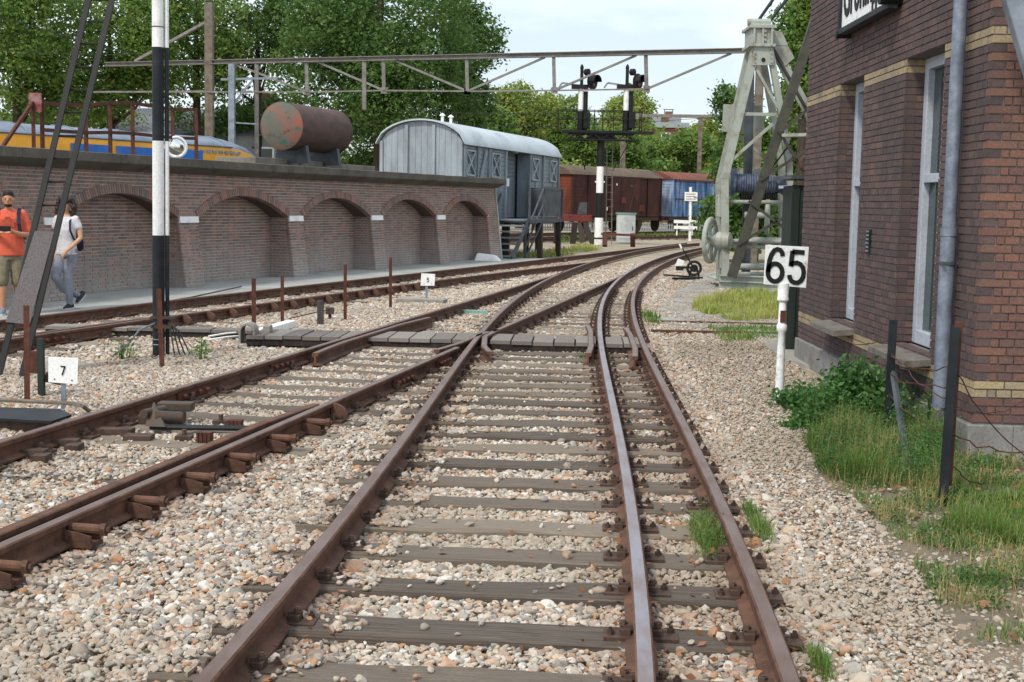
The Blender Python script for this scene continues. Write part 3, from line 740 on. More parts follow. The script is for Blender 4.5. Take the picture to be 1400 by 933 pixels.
m.build('mortar', M['mortar_dark'], bld)
# plinth blocks
m = MB(); m.prism([FO + FN * .035 - FD * .035 + V((0, 0, -.2)), FO + FN * .035 + FD * LEN + V((0, 0, -.2)), FO - FN * .3 + FD * LEN + V((0, 0, -.2)), FO - FN * .3 - FD * .035 + V((0, 0, -.2))], (0, 0, .2 + ZP - .012)); m.build('plinth', M['plinth'], bld, bevel=.008)
m = MB(); m.box(FO + GD * 2.2 - FD * .0 + V((0, 0, .024)), (3.8, .07, .446), GD, FD); m.build('plinth', M['plinth'], bld, bevel=.008)
# windows and sills
mg = NT('window_glass'); mg.b.inputs['Base Color'].default_value = (.03, .05, .05, 1); mg.b.inputs['Roughness'].default_value = .06; mg.b.inputs['Metallic'].default_value = 0; M['glass'] = mg.mat
for a, b in (w1, w2):
    wn = MB(); c0 = RV
    for u0, u1, z0, z1 in ((a, a + .11, zs, zh), (b - .11, b, zs, zh), (a + .11, b - .11, zh - .1, zh), (a + .11, b - .11, zs, zs + .12), (a + .11, b - .11, 2.05, 2.13)):
        wn.box(FO + FD * ((u0 + u1) / 2) - FN * (c0 + .0) + V((0, 0, (z0 + z1) / 2)), (u1 - u0 - .002, .07, z1 - z0 - .002), FD, FN)
    wo_ = wn.build('window', M['frame_white'], bld, bevel=.006)
    st = MB(); mid_ = (a + b) / 2; st.box(FO + FD * mid_ - FN * (c0 + .005) + V((0, 0, (zs + zh) / 2)), (.045, .05, zh - zs - .3), FD, FN); st.build('glazing_bar', M['frame_white'], wo_)
    pn = MB(); pn.box(FO + FD * mid_ - FN * (c0 + .03) + V((0, 0, (zs + zh) / 2)), (b - a - .2, .012, zh - zs - .2), FD, FN); pn.build('pane', M['glass'], wo_)
    si = MB(); q = [(-.05, -.012), (-.05, -.075), (.21, -.105), (.21, -.045)]; u0, u1 = a - .05, b + .05
    z0 = zs; base = FO + FD * u0
    si.prism([base + FN * (x if x > 0 else -RV + .03) + V((0, 0, z0 + zz + .0)) for x, zz in q], FD * (u1 - u0)); si.build('sill', M['stone'], bld, bevel=.006)
# downpipe with collar and bracket
ud, _ = FAC(1316, 250); dp = FO + FD * ud + FN * .085
m = MB(); m.tube(dp + V((0, 0, 1.62)), dp + V((0, 0, 5.1)), .052, n=16); m.tube(dp + V((0, 0, .3)), dp + V((0, 0, 1.66)), .058, n=16); m.tube(dp + V((0, 0, 1.62)), dp + V((0, 0, 1.68)), .064, n=16); o = m.build('downpipe', M['zinc'], bld, smooth=True)
m = MB(); m.tube(dp + V((0, 0, 1.40)), dp + V((0, 0, 1.425)), .066, n=14); m.beam(dp + V((0, 0, 1.412)), dp - FN * .09 + V((0, 0, 1.412)), .02, .02); m.beam(dp + V((0, 0, 1.412)) + FN * .05, dp + V((0, 0, 1.412)) + FN * .05 - FD * .09, .02, .02); m.build('bracket', M['iron_grey'], o)
# ventilation grille: cast iron plate with pale slots
u, z = FAC(1189, 330); _, z1 = FAC(1189, 314); _, z0 = FAC(1189, 346); gr = MB(); gr.box(FO + FD * u + FN * .006 + V((0, 0, z)), (.11, .03, z1 - z0), FD, FN); go = gr.build('vent_grille', M['black_blue'], bld)
sl_ = MB()
for i in range(6): sl_.box(FO + FD * u + FN * .018 + V((0, 0, z0 + (i + .5) * (z1 - z0) / 6)), (.08, .02, .016), FD, FN)
sl_.build('slot', M['grey_galv'], go)
# name board high on the facade: only the feet of its letters are in the picture
ub0, zb0 = FAC(1163, 45); ub1, zb1 = FAC(1228, 12); zb = zb0
sg = empty('name_board', FO + FD * ub0 + FN * .1 + V((0, 0, zb)), 'white name board with black letters in a dark frame on the brick facade', 'sign')
ul, ur = min(ub0, ub1), max(ub0, ub1); ur2 = ub0 - .02; ul2 = FAC(1232, 2)[0]
m = MB(); m.box(FO + FD * ((ul2 + ur2) / 2) + FN * .085 + V((0, 0, zb + .42)), (ur2 - ul2, .03, .78), FD, FN); m.build('board', M['white_rusty'], sg)
m = MB(); m.box(FO + FD * ((ul2 + ur2) / 2) + FN * .085 + V((0, 0, zb)), (ur2 - ul2 + .1, .1, .06), FD, FN); m.box(FO + FD * (ur2 + .03) + FN * .085 + V((0, 0, zb + .4)), (.06, .1, .86), FD, FN); m.box(FO + FD * ((ul2 + ur2) / 2) + FN * .085 + V((0, 0, zb + .83)), (ur2 - ul2 + .1, .1, .06), FD, FN); m.build('frame', M['black_blue'], sg, bevel=.008)
m = MB(); q = FO + FD * (ul2 - .02) + FN * .0 + V((0, 0, zb + .08)); m.tube(q, q + FN * .2, .075, n=18); q2 = FO + FD * (ur2 + .03) + V((0, 0, zb - .02)); m.tube(q2, q2 + FN * .15, .04, n=12); m.build('bracket', M['black'], sg, smooth=True)
fc_ = bpy.data.curves.new('lettering', 'FONT'); fc_.body = 'Groningen'; fc_.extrude = .006; fc_.offset = .012; fc_.resolution_u = 3
fo_ = bpy.data.objects.new('lettering', fc_); col.objects.link(fo_); bpy.context.view_layer.update()
lm_ = bpy.data.meshes.new_from_object(fo_.evaluated_get(bpy.context.evaluated_depsgraph_get())); bpy.data.objects.remove(fo_)
co_ = np.array([v.co[:] for v in lm_.vertices]); span = ur2 - ul2 - .14; sx_ = span / (co_[:, 0].max() - co_[:, 0].min()); sy_ = .5 / .7; x0_ = co_[:, 0].min()
for v in lm_.vertices: q = FO + FD * (ur2 - .07 - (v.co.x - x0_) * sx_) + FN * (.103 + v.co.z) + V((0, 0, zb + .14 + v.co.y * sy_ * .95)); v.co = q
lm_.materials.clear(); lm_.materials.append(M['text_black']); o = bpy.data.objects.new('lettering', lm_); col.objects.link(o); par(o, sg)
# galvanised brace crossing the top right corner
br_o = empty('steel_brace', AY(1400, 90, 9.2), 'blue-grey sloping steel brace in front of the brick gable', 'brace')
a_, c_ = AY(1366, -60, 9.2), AY(1425, 140, 9.2); m = MB(); m.beam(a_, c_, .12, .10, V((0, -1, 0))); m.build('bar', M['grey_galv'], br_o, bevel=.01)
m = MB(); m.beam(a_.lerp(c_, 0) + V((.09, .02, 0)), c_ + V((.09, .02, 0)), .05, .08, V((0, -1, 0))); m.build('flange', M['grey_galv'], br_o, bevel=.006)
# dark green boarded corner beyond the building
gp = empty('boarded_shed', AY(1088, 470, 16.6), 'narrow dark green boarded shed behind the station building', 'shed')
for i in range(7):
    q = AY(1082, 300, 16.7); m = MB(); m.box(V((q.x + i * .105 + .05, 16.75 + .02 * (i % 2), 1.05)), (.1, .04, 2.1)); m.build('board', M['green_dark'], gp)
m = MB(); q = AY(1076, 300, 16.7); m.box(V((q.x + .5, 17.2, 2.2)), (.95, 1.1, .05)); m.build('roof', M['iron_grey'], gp)
m = MB(); m.box(V((q.x + .5, 17.25, 1.05)), (.72, .9, 2.1)); m.build('body', M['green_dark'], gp)
Zv = V((0, 0, 1))
# ------------------------------------------------------------------ grey van body on the platform, with steps
vt = V((.3045, .9525, 0)); vn = V((.9525, -.3045, 0)); VA = AY(634, 197, 40.6); VA = V((VA.x, VA.y, 0)); VW, VL, VF, VE = 2.75, 10.6, 1.3, 3.6
van = empty('goods_van', VA, 'grey wooden goods van with pale arched roof behind the end of the wall', 'railway wagon')
def vp(l, w_, z): return VA + vt * l - vn * w_ + V((0, 0, z))     # l along, w across from the visible side
# side: boards laid horizontally, in bays
bays = [(0, 4.1, 0), (4.2, 6.8, .5), (6.8, VL, .0)]
for l0, l1, ins in bays:
    nb = 16
    for i in range(nb):
        z0, z1 = VF + (VE - VF) * i / nb, VF + (VE - VF) * (i + 1) / nb
        m = MB(); m.box(vp((l0 + l1) / 2, ins + .02 + random.uniform(0, .006), (z0 + z1) / 2), (l1 - l0 - .006, .04, z1 - z0 - .012), vt, vn); m.build('side_board', M['van_grey'], van)
m = MB(); m.box(vp(VL / 2, VW / 2 + .32, (VF + VE) / 2), (VL - .1, VW - .76, VE - VF), vt, vn); m.box(vp(4.14, .27, (VF + VE) / 2), (.1, .5, VE - VF), vt, vn); m.box(vp(2.05, .22, (VF + VE) / 2), (4.0, .34, VE - VF - .02), vt, vn); m.box(vp(8.7, .24, (VF + VE) / 2), (3.78, .38, VE - VF - .02), vt, vn); m.build('body', M['van_grey'], van)
# arched end, vertical boards
def roof_z(w_): t_ = (w_ / VW - .5) * 2; return VE + .72 * math.sqrt(max(0, 1 - (t_ * .995) ** 2)) ** 1.15
nb = 14
for i in range(nb):
    wa, wb = VW * i / nb, VW * (i + 1) / nb - .008; m = MB(); m.prism([vp(0, wa, VF), vp(0, wb, VF), vp(0, wb, max(VE - .1, roof_z(wb) - .05)), vp(0, wa, max(VE - .1, roof_z(wa) - .05))], -vt * (.04 + random.uniform(0, .006))); m.build('end_board', M['van_grey_lit'], van)
for wa in (.06, .95, 1.85, VW - .06):
    m = MB(); m.beam(vp(-.07, wa, VF - .1), vp(-.07, wa, roof_z(wa) - .12), .1, .07, vt); m.build('end_post', M['van_grey_lit'], van)
# roof shell
m = MB(); vs = []; pr = []
for i in range(17):
    w_ = -.1 + (VW + .2) * i / 16; t_ = (i / 16 - .5) * 2; pr.append((w_, VE + .74 * math.sqrt(max(0, 1 - t_ * t_ * .999)) ** 1.15))
pr2 = pr + [(w_, z - .05) for w_, z in reversed(pr)]
for l in (-.18, VL * .5, VL + .15): vs += [vp(l, w_, z) for w_, z in pr2]
n_ = len(pr2); m.add(vs, [(k * n_ + i, k * n_ + (i + 1) % n_, (k + 1) * n_ + (i + 1) % n_, (k + 1) * n_ + i) for k in range(2) for i in range(n_)] + [(i, i + 1, n_ - 2 - i, n_ - 1 - i) for i in range(16)] + [(2 * n_ + i, 2 * n_ + i + 1, 2 * n_ + n_ - 2 - i, 2 * n_ + n_ - 1 - i) for i in range(16)])
rf = m.build('roof', M['van_roof'], van, smooth=True)
m = MB(); m.beam(vp(-.2, -.06, VE - .02), vp(VL + .15, -.06, VE - .02), .05, .07); m.build('eave', M['iron_grey'], rf)
for l in (3.2, 4.0):
    m = MB(); q = vp(l, VW * .7, VE + .62); m.tube(q, q + V((0, 0, .42)), .05, n=10); m.lathe(q + V((0, 0, .42)), Zv, [(0, .05), (.02, .11), (.1, .02)], 10); m.build('roof_vent', M['white'], rf)
# vent hatches with crossed braces, uprights and diagonal straps
for l in (.55, 3.0, 7.5, 9.8):
    h = MB(); o_ = -.035 + 0
    for (a_, c_) in (((-.42, .2), (.42, .2)), ((-.42, .95), (.42, .95)), ((-.42, .2), (-.42, .95)), ((.42, .2), (.42, .95)), ((-.42, .2), (.42, .95)), ((-.42, .95), (.42, .2))):
        h.beam(vp(l + a_[0], o_, VE - 1.15 + a_[1]), vp(l + c_[0], o_ - .004 * (a_[0] != c_[0] and a_[1] != c_[1]), VE - 1.15 + c_[1]), .05, .06, vn)
    h.beam(vp(l + .1, o_, VE - 1.0), vp(l, o_, VE - 1.75), .03, .04, vn); h.build('hatch', M['van_grey_lit'], van)
for l in (.04, 1.25, 2.35, 4.1, 6.85, 8.5, VL - .04):
    m = MB(); m.beam(vp(l, -.03, VF - .1), vp(l, -.03, VE - .05), .1, .06, vn); m.build('upright', M['van_grey_lit' if 4 < l < 4.2 else 'van_grey'], van)
m = MB(); m.beam(vp(1.95, -.06, VE - .15), vp(1.15, -.06, VE - 1.6), .06, .05, vn); m.beam(vp(2.05, -.06, VE - .15), vp(1.25, -.06, VE - 1.6), .02, .05, vn); m.build('strap', M['van_grey_lit'], van)
m = MB(); m.box(vp(4.3, -.02, 2.5), (.3, .04, .26), vt, vn); m.build('notice', M['white'], van)
m = MB(); m.box(vp(VL / 2, VW / 2, VF - .12), (VL - .1, VW - .1, .22), vt, vn)
m.build('underframe', M['dark_wood'], van)
for l in (1.4, 5.2, 9.2):
    for w_ in (.3, VW - .3):
        m = MB(); m.tube(vp(l, w_, 0.0), vp(l, w_, VF - .2), .14, n=8); m.build('prop', M['dark_wood'], van)
# steps, landing and railings
stp = empty('entrance_steps', vp(4.6, -1.2, 0), 'grey wooden steps and railed landing at the side of the grey van', 'steps')
sa = vp(4.9, -.85, 0)
def sp(px, py, Y): return AY(px, py, Y)
LZ = 1.28
l_top, l_bot = 2.0, .9; wA, wB = -.15, -1.4
for i in range(7):
    f = i / 6; l = l_top + (l_bot - l_top) * f; z = LZ - (LZ - .16) * f
    m = MB(); m.box(vp(l, (wA + wB) / 2, z), (.34, wB - wA if wB > wA else wA - wB, .05), vt, vn); m.build('tread', M['van_grey'], stp, bevel=.006)
for w_ in (wA, wB):
    m = MB(); m.beam(vp(l_top + .2, w_, LZ - .1), vp(l_bot - .25, w_, .08), .05, .2); m.build('stringer', M['iron_grey'], stp)
m = MB(); m.box(vp(4.25, (wA + wB) / 2, LZ - .04), (4.0, 1.3, .12), vt, vn); m.build('landing', M['iron_grey'], stp)
for l in (3.8, 6.0):
    for w_ in (-.2, -1.36):
        m = MB(); m.beam(vp(l, w_, 0), vp(l, w_, LZ - .08), .16, .16, vn); m.build('post', M['dark_wood'], stp)
w_ = -1.42
for l in (2.35, 4.0, 6.2):
    m = MB(); m.beam(vp(l, w_, LZ), vp(l, w_, LZ + 1.05), .06, .06, vn); m.build('railing_post', M['iron_grey'], stp)
m = MB(); m.beam(vp(3.9, w_, LZ + 1.05), vp(6.2, w_, LZ + 1.05), .06, .06); m.beam(vp(6.2, w_, LZ + 1.05), vp(6.2, -.2, LZ + 1.05), .06, .06); m.build('handrail', M['iron_grey'], stp)
m = MB(); m.box(vp(5.08, w_ + .03, LZ + .55), (2.1, .02, .9), vt, vn); m.box(vp(6.18, -.8, LZ + .55), (.02, 1.2, .9), vt, vn); m.build('mesh_panel', M['iron_grey'], stp)
for dz in (1.02, .5, .0):
    m = MB(); m.beam(vp(3.9, w_, LZ + dz), vp(1.9, w_, dz * .75), .05, .05); m.build('stair_rail', M['iron_grey'], stp)
m = MB(); m.beam(vp(1.95, w_, .05), vp(1.95, w_, .85), .06, .06, vn); m.beam(vp(.9, -.1, .05), vp(3.4, -.1, 2.1), .05, .09); m.build('newel', M['iron_grey'], stp)

# ------------------------------------------------------------------ goods wagons
def boxcar(name, label, P, d, ln, wd, zf, ze, rise, side, end, roof, door, board='plank'):
    n = V((d.y, -d.x, 0)); e = empty(name, P, label, 'railway wagon')
    def q(l, w_, z): return P + d * l - n * w_ + V((0, 0, z))
    m = MB(); m.box(q(ln / 2, wd / 2, (zf + ze) / 2), (ln - .12, wd - .12, ze - zf), d, n); m.build('body', side, e)
    nb = 13
    for i in range(nb):
        z = zf + (ze - zf) * (i + .5) / nb; m = MB(); m.box(q(ln / 2, .03, z), (ln, .05 + random.uniform(0, .012), (ze - zf) / nb - .015), d, n); m.build('side_board', side, e)
        m = MB(); m.box(q(.03, wd / 2, z), (.05 + random.uniform(0, .012), wd - .1, (ze - zf) / nb - .015), d, n); m.build('end_board', end, e)
    m = MB(); pr = [(-.08 + (wd + .16) * i / 12, ze + rise * math.cos((i / 12 - .5) * math.pi) ** .8 - .02) for i in range(13)]
    m.prism([q(-.12, a_, z) for a_, z in pr] , d * (ln + .24)); rf = m.build('roof', roof, e, smooth=True)
    for l in [0.05] + [ln * k / 6 for k in range(1, 6)] + [ln - .05]:
        m = MB(); m.beam(q(l, -.03, zf), q(l, -.03, ze - .04), .09, .07, n); m.build('upright', side, e)
    if door:
        m = MB(); m.box(q(ln * .56, -.06, (zf + ze) / 2 - .03), (ln * .34, .06, ze - zf - .12), d, n); do = m.build('door', side, e)
        m = MB(); m.beam(q(ln * .38, -.1, ze - .06), q(ln * .95, -.1, ze - .06), .05, .05); m.beam(q(ln * .60, -.11, zf + .1), q(ln * .68, -.11, ze - .2), .05, .04, n); m.build('door_rail', M['iron'], do)
    m = MB(); m.box(q(ln / 2, wd / 2, zf - .13), (ln, wd - .3, .22), d, n); m.build('underframe', M['iron'], e)
    for l in (ln * .2, ln * .8):
        for w_ in (.55, wd - .55):
            m = MB(); c = q(l, w_, .66); m.lathe(c - n * .07, n, [(0, .2), (.01, .42), (.05, .42), (.06, .5), (.13, .5), (.14, .2)], 20); m.build('wheel', M['iron'], e, smooth=True)
        m = MB(); m.box(q(l, .35, .75), (.5, .12, .35), d, n); m.build('axle_box', M['iron'], e)
    for w_ in (.5, wd - .5):
        m = MB(); m.tube(q(-.02, w_, zf - .1), q(-.5, w_, zf - .1), .07, n=8); m.tube(q(-.5, w_, zf - .1), q(-.56, w_, zf - .1), .2, n=14); m.build('buffer', M['iron'], e)
    return e, q
WP = farline(A0, 0.0)
e1, q1 = boxcar('goods_wagon', 'rusty brown boarded goods wagon beyond the signal mast', WP, dirw, 9.6, 2.8, 1.15, 3.5, .55, M['wagon_brown'], M['wagon_brown_lit'], M['wagon_roof'], True)
nW2 = V((dirw.y, -dirw.x, 0))
for (l, z, w_, h_, mt) in ((7.2, 1.65, .55, .4, 'wagon_brown_lit'), (5.2, 2.1, .5, .35, 'red_beam'), (4.0, 1.75, .3, .2, 'wagon_brown_lit'), (4.4, 3.0, .12, .12, 'white'), (6.0, 2.95, .35, .12, 'wagon_roof'), (3.4, 1.6, .14, .22, 'white')):
    m = MB(); m.box(q1(l, -.11, z), (w_, .02, h_), dirw, nW2); m.build('plate', M[mt], e1)
e2, q2 = boxcar('goods_wagon', 'faded blue goods wagon with red roof behind the crane', farline(A0, 10.9), dirw, 8.6, 2.8, 1.15, 3.5, .5, M['wagon_blue'], M['pale_blue'], M['red_roof'], False)
m = MB(); m.beam(q2(.3, -.1, 2.25), q2(8.4, -.1, 2.25), .06, .08); m.beam(q2(.3, -.1, 3.42), q2(8.4, -.1, 3.42), .06, .1); m.build('tarpaulin_rail', M['iron'], e2)

# ------------------------------------------------------------------ yellow and blue train behind the wall
T0 = AY(-40, 158, 34.2); T1 = AY(318, 186, 42.5); td = V((T1.x - T0.x, T1.y - T0.y, 0)); tl = td.length; td.normalize(); tn = V((td.y, -td.x, 0)); TZ = 3.78
trn = empty('electric_train', V((T0.x, T0.y, 0)), 'yellow and blue train with grey roof behind the wall', 'train')
def tp(l, w_, z): p = V((T0.x, T0.y, 0)) + td * l - tn * w_; return V((p.x, p.y, z))
TW = 2.8
def tprof(k, kz):   # half section, k: width factor, kz: height factor
    out = []
    for w_, z in ((0, 1.0), (0, 3.0), (.02, 3.4), (.08, 3.5), (.3, 3.63), (.75, 3.74), (1.4, TZ)): out.append((w_, z))
    full = out + [(TW - w_, z) for w_, z in reversed(out[:-1])]
    return [((w_ - TW / 2) * k + TW / 2, 1.0 + (z - 1.0) * kz) for w_, z in full]
m = MB(); secs = [(-6, 1, 1), (0, 1, 1), (tl - .4, 1, 1), (tl + .3, .98, .985), (tl + 1.0, .93, .93), (tl + 1.6, .84, .83), (tl + 2.0, .7, .68), (tl + 2.2, .5, .45)]; n_ = 13; vs = []
for l, k, kz in secs: vs += [tp(l, w_, z) for w_, z in tprof(k, kz)]
fs = []; mi = []
for a_ in range(len(secs) - 1):
    for i in range(n_ - 1):
        m.f.append((a_ * n_ + i, a_ * n_ + i + 1, (a_ + 1) * n_ + i + 1, (a_ + 1) * n_ + i)); m.m.append(0 if (i < 2 or i > 9) else 1)
m.v = [tuple(p) for p in vs]; m.f.append(tuple(range((len(secs) - 1) * n_, len(secs) * n_))); m.m.append(0)
m.build('body', [M['train_yellow'], M['train_roof']], trn, smooth=True)
for l0, l1 in ((3.2, 4.6), (4.85, 6.2), (6.5, 8.3)):
    m = MB(); m.box(tp((l0 + l1) / 2, -.005, 3.07), (l1 - l0, .06, .36), td, tn); m.build('blue_panel', M['train_blue'], trn)
for i in range(12):
    l = tl - 2.7 + i * .27; m = MB(); m.box(tp(l, .0, 3.25), (.17, .05, .09), td, tn); m.build('window', M['train_window'], trn)
for l in np.arange(-2, tl, 1.9):
    m = MB(); m.path([tp(l, .02, 3.4), tp(l, .08, 3.51), tp(l, .3, 3.64), tp(l, .75, 3.75), tp(l, 1.4, TZ + .012)], .018, 5); m.build('roof_seam', M['train_roof'], trn)
m = MB(); m.path([tp(l, .01, 3.42) for l in np.linspace(-3, tl, 5)], .02, 5); m.build('gutter', M['iron_grey'], trn)
m = MB(); m.path([tp(tl + 1.05, .02 + .1, 2.7), tp(tl + .75, .22, 3.1), tp(tl + .45, .6, 3.52), tp(tl + .4, 1.4, 3.72)], .035, 6); m.build('cab_window_frame', M['black'], trn)

# ------------------------------------------------------------------ rusty tank on concrete blocks
tk0 = AY(385, 172, 31.6); tdn = V((.31, .95, 0)).normalized(); tkl = 2.75; tr_ = .56
tank = empty('storage_tank', V((tk0.x, tk0.y, 2.7)), 'rusty red and green cylindrical tank lying on concrete blocks above the wall', 'tank')
def m_tank():
    t = NT('rusted_tank_paint'); v = t.coord(); f = t.noise(v, 1.3, 6, .55); g = t.noise(v, 4, 6, .65); h = t.noise(v, 45, 3)
    c = t.mix(t.ramp(f, [(.42, (0, 0, 0)), (.56, (1, 1, 1))]), H('8e5548'), H('5d6158')); c = t.mix(t.ramp(g, [(.56, (0, 0, 0)), (.68, (1, 1, 1))]), c, H('54403a'))
    c = t.mix(t.ramp(t.noise(v, 1.8, 4, .5), [(.62, (0, 0, 0)), (.67, (1, 1, 1))]), c, H('2f625a')); t.bump(h, .2, .004); M['tank'] = t.fin(c, .75, 0, .3)
m_tank()
M['tank_body'] = paint('tank_body_rust', '5b443d', '40352f', .5, 2.2, .75, 0, .2, (1, 1, 2.5))
m = MB(); m.lathe(tk0, tdn, [(0, tr_), (0, tr_ + .012), (.05, tr_ + .012), (.06, tr_), (tkl * .5, tr_), (tkl - .06, tr_), (tkl - .05, tr_ + .012), (tkl, tr_ + .012), (tkl + .1, tr_ * .7), (tkl + .12, .1)], 40); m.build('shell', M['tank_body'], tank, smooth=True)
m = MB(); m.lathe(tk0 - tdn * .1, tdn, [(0, .05), (.015, tr_ * .45), (.05, tr_ * .8), (.1, tr_ - .005)], 40); m.build('end_cap', M['tank'], tank, smooth=True)
for f in (.18, .8):
    q = tk0 + tdn * (tkl * f); x_ = V((tdn.y, -tdn.x, 0)); m = MB()
    m.prism([q - x_ * .45 + V((0, 0, -.86)), q + x_ * .45 + V((0, 0, -.86)), q + x_ * .38 + V((0, 0, -.44)), q + V((0, 0, -.54)), q - x_ * .38 + V((0, 0, -.44))], tdn * .14); m.build('saddle', M['iron_grey'], tank)
bk = empty('concrete_block', AY(430, 222, 32), 'long row of pale concrete blocks under the rusty tank', 'concrete blocks')
qa, qb = AY(348, 224, 31.0), AY(512, 232, 36.6)
for i in range(3):
    a_ = V((qa.x, qa.y, 0)).lerp(V((qb.x, qb.y, 0)), i / 3); b_ = V((qa.x, qa.y, 0)).lerp(V((qb.x, qb.y, 0)), (i + .985) / 3); m = MB(); m.beam(a_ + V((-.45, 0, 2.62)), b_ + V((-.45, 0, 2.62)), 1.1, .3 - .05 * (i == 2)); m.build('block', M['block'], bk, bevel=.015)

# ------------------------------------------------------------------ rusty railing along the cornice, red board, round mirror
rl = empty('platform_railing', AY(150, 205, 21), 'rusty brown post and rail railing along the top of the wall', 'railing')
RP = [(57, 205, 139), (117, 209, 143), (150, 211, 139), (181, 213, 139), (236, 216, 148), (268, 219, 148)]
def rp(px, py):
    best = None
    for s in np.linspace(3, 23, 800):
        p, d, n = wpt(s); q = p - n * .25 + V((0, 0, ZC)); e = abs(PX(q)[0] - px)
        if best is None or e < best[0]: best = (e, q)
    q = best[1]; return AY(px, py, q.y)
tops = []
for px, pb, pt in RP:
    a_, t_ = rp(px, pb), rp(px, pt); a_ = V((t_.x, t_.y, ZC - .02)); m = MB(); m.ell(a_, t_, .07, .07, .014, V((0, 1, 0))); m.build('post', M['rust'], rl); tops.append((a_, t_))
for f in (.97, .42):
    for (a0, t0), (a1, t1) in zip(tops[:-1], tops[1:]):
        m = MB(); m.beam(a0.lerp(t0, f) + V((0, -.05, 0)), a1.lerp(t1, f) + V((0, -.05, 0)), .03, .06); m.build('rail', M['rust'], rl)
a_, t_ = rp(45, 203), rp(45, 140); m = MB(); m.ell(V((t_.x, t_.y, ZC - .02)), t_, .06, .06, .014, V((0, 1, 0))); m.beam(V((t_.x, t_.y, t_.z)), rp(2, 203), .05, .05); m.build('brace', M['rust'], rl)
bd = MB(); q = rp(51, 141); bd.box(q + V((0, -.09, 0)), (.2, .03, .3)); tag(bd.build('red_notice_board', M['red_board']), 'small faded red board fixed to the rusty railing', 'board')
mr = empty('round_mirror', rp(245, 205), 'round traffic mirror with white rim standing on the wall top', 'mirror')
q = rp(245, 190) + V((0, -.12, 0)); fc = V((.25, -.95, -.05)).normalized()
m = MB(); m.torus(q, fc, .185, .028, 32, 8); m.build('rim', M['white'], mr, smooth=True)
tm = NT('mirror_glass'); tm.fin((.75, .78, .75), .08, 1.0); M['mirror'] = tm.mat
m = MB(); m.lathe(q - fc * .02, fc, [(0, .185), (.02, .17), (.04, .12), (.05, .05), (.052, .002)], 28); m.build('mirror_face', M['mirror'], mr, smooth=True)
m = MB(); m.tube(V((q.x, q.y + .06, ZC - .02)), q + V((0, .06, 0)), .025, n=8); m.build('post', M['rust'], mr)
mr.location = V((q.x, q.y, ZC))

# ------------------------------------------------------------------ catenary gantry
cg = empty('catenary_gantry', AY(600, 76, 47), 'long grey steel catenary gantry beam spanning above the yard', 'gantry')
CA, CB = AY(145, 86, 52.2), AY(1040, 66, 43.6); cdv = (CB - CA); 
def cp(px): # point on the beam above a photo column
    lo, hi = 0., 1.
    for _ in range(40):
        mid_ = (lo + hi) / 2
        if PX(CA.lerp(CB, mid_))[0] < px: lo = mid_
        else: hi = mid_
    return CA.lerp(CB, lo)
for k_, (pa, pb) in enumerate(((145, 420), (420, 690), (690, 1040))):
    a_, b_ = cp(pa), cp(pb); m = MB(); m.beam(a_, b_, .24, .025); m.beam(a_ - V((0, 0, .135)), b_ - V((0, 0, .135)), .24, .025); m.beam(a_ - V((0, 0, .0675)), b_ - V((0, 0, .0675)), .03, .11); m.build('top_chord', M['grey_beam'], cg)
dn = [(419, 126), (524, 124), (638, 125), (757, 124), (883, 122)]
nodes = []
for px, py in dn:
    a_ = cp(px); b_ = AY(px + 1, py, a_.y); m = MB(); m.beam(a_ - V((0, 0, .1)), b_, .12, .12, V((0, 1, 0))); m.build('hanger', M['grey_beam'], cg); nodes.append(b_)
m = MB(); lc = [AY(125, 126, cp(160).y)] + nodes
for a_, b_ in zip(lc[:-1], lc[1:]): m.beam(a_, b_, .05, .05)
m.build('bottom_chord', M['grey_beam'], cg)
for px, tgt in ((320, 0), (435, 1), (540, 2), (745, 2), (870, 3), (1000, 4)):
    m = MB(); m.beam(cp(px) - V((0, 0, .15)), nodes[tgt], .07, .07); m.box(nodes[tgt], (.22, .06, .22)); m.build('diagonal', M['grey_beam'], cg)
a_ = cp(285); MAST = V((a_.x, a_.y, 0))
m = MB(); m.beam(AY(286, 4, a_.y), V((AY(286, 200, a_.y).x, a_.y, 0)), .3, .3, V((0, 1, 0))); m.build('mast', M['concrete_mast'], cg)
m = MB(); m.beam(AY(283, 30, a_.y), AY(185, 84, cp(185).y), .14, .1); m.beam(AY(125, 126, cp(160).y), AY(292, 125, a_.y), .06, .06); m.build('stay', M['grey_beam'], cg)
for px in (351, 498):
    a_ = cp(px); bt = AY(px, 150 if px == 498 else 300, a_.y); m = MB(); m.beam(a_ - V((0, 0, .15)), bt if px == 498 else V((bt.x, bt.y, 0)), .14, .14, V((0, 1, 0))); m.build('drop_post', M['grey_beam'], cg)
a_ = cp(1040); m = MB(); m.beam(V((a_.x, a_.y, 0)), a_, .24, .24, V((0, 1, 0))); m.build('mast', M['concrete_mast'], cg)
bm_ = empty('catenary_mast', AY(317, 190, 50), 'blue-grey steel catenary mast with side arm behind the train', 'mast')
Y_ = 49; a_, b_ = AY(317, 88, Y_), AY(317, 320, Y_); m = MB(); m.beam(V((b_.x, Y_, 0)), a_, .22, .22, V((0, 1, 0))); m.build('post', M['grey_galv'], bm_)
m = MB(); m.beam(AY(302, 109, Y_), AY(380, 107, Y_), .08, .08); m.beam(AY(321, 140, Y_), AY(345, 110, Y_), .07, .07); m.beam(AY(321, 168, Y_), AY(352, 170, Y_), .05, .05); m.build('arm', M['grey_galv'], bm_)
for px in (370, 376):
    m = MB(); q = AY(px, 100, Y_); m.tube(q, q + V((0, 0, -.25)), .03, n=8); m.build('insulator', M['white'], bm_)
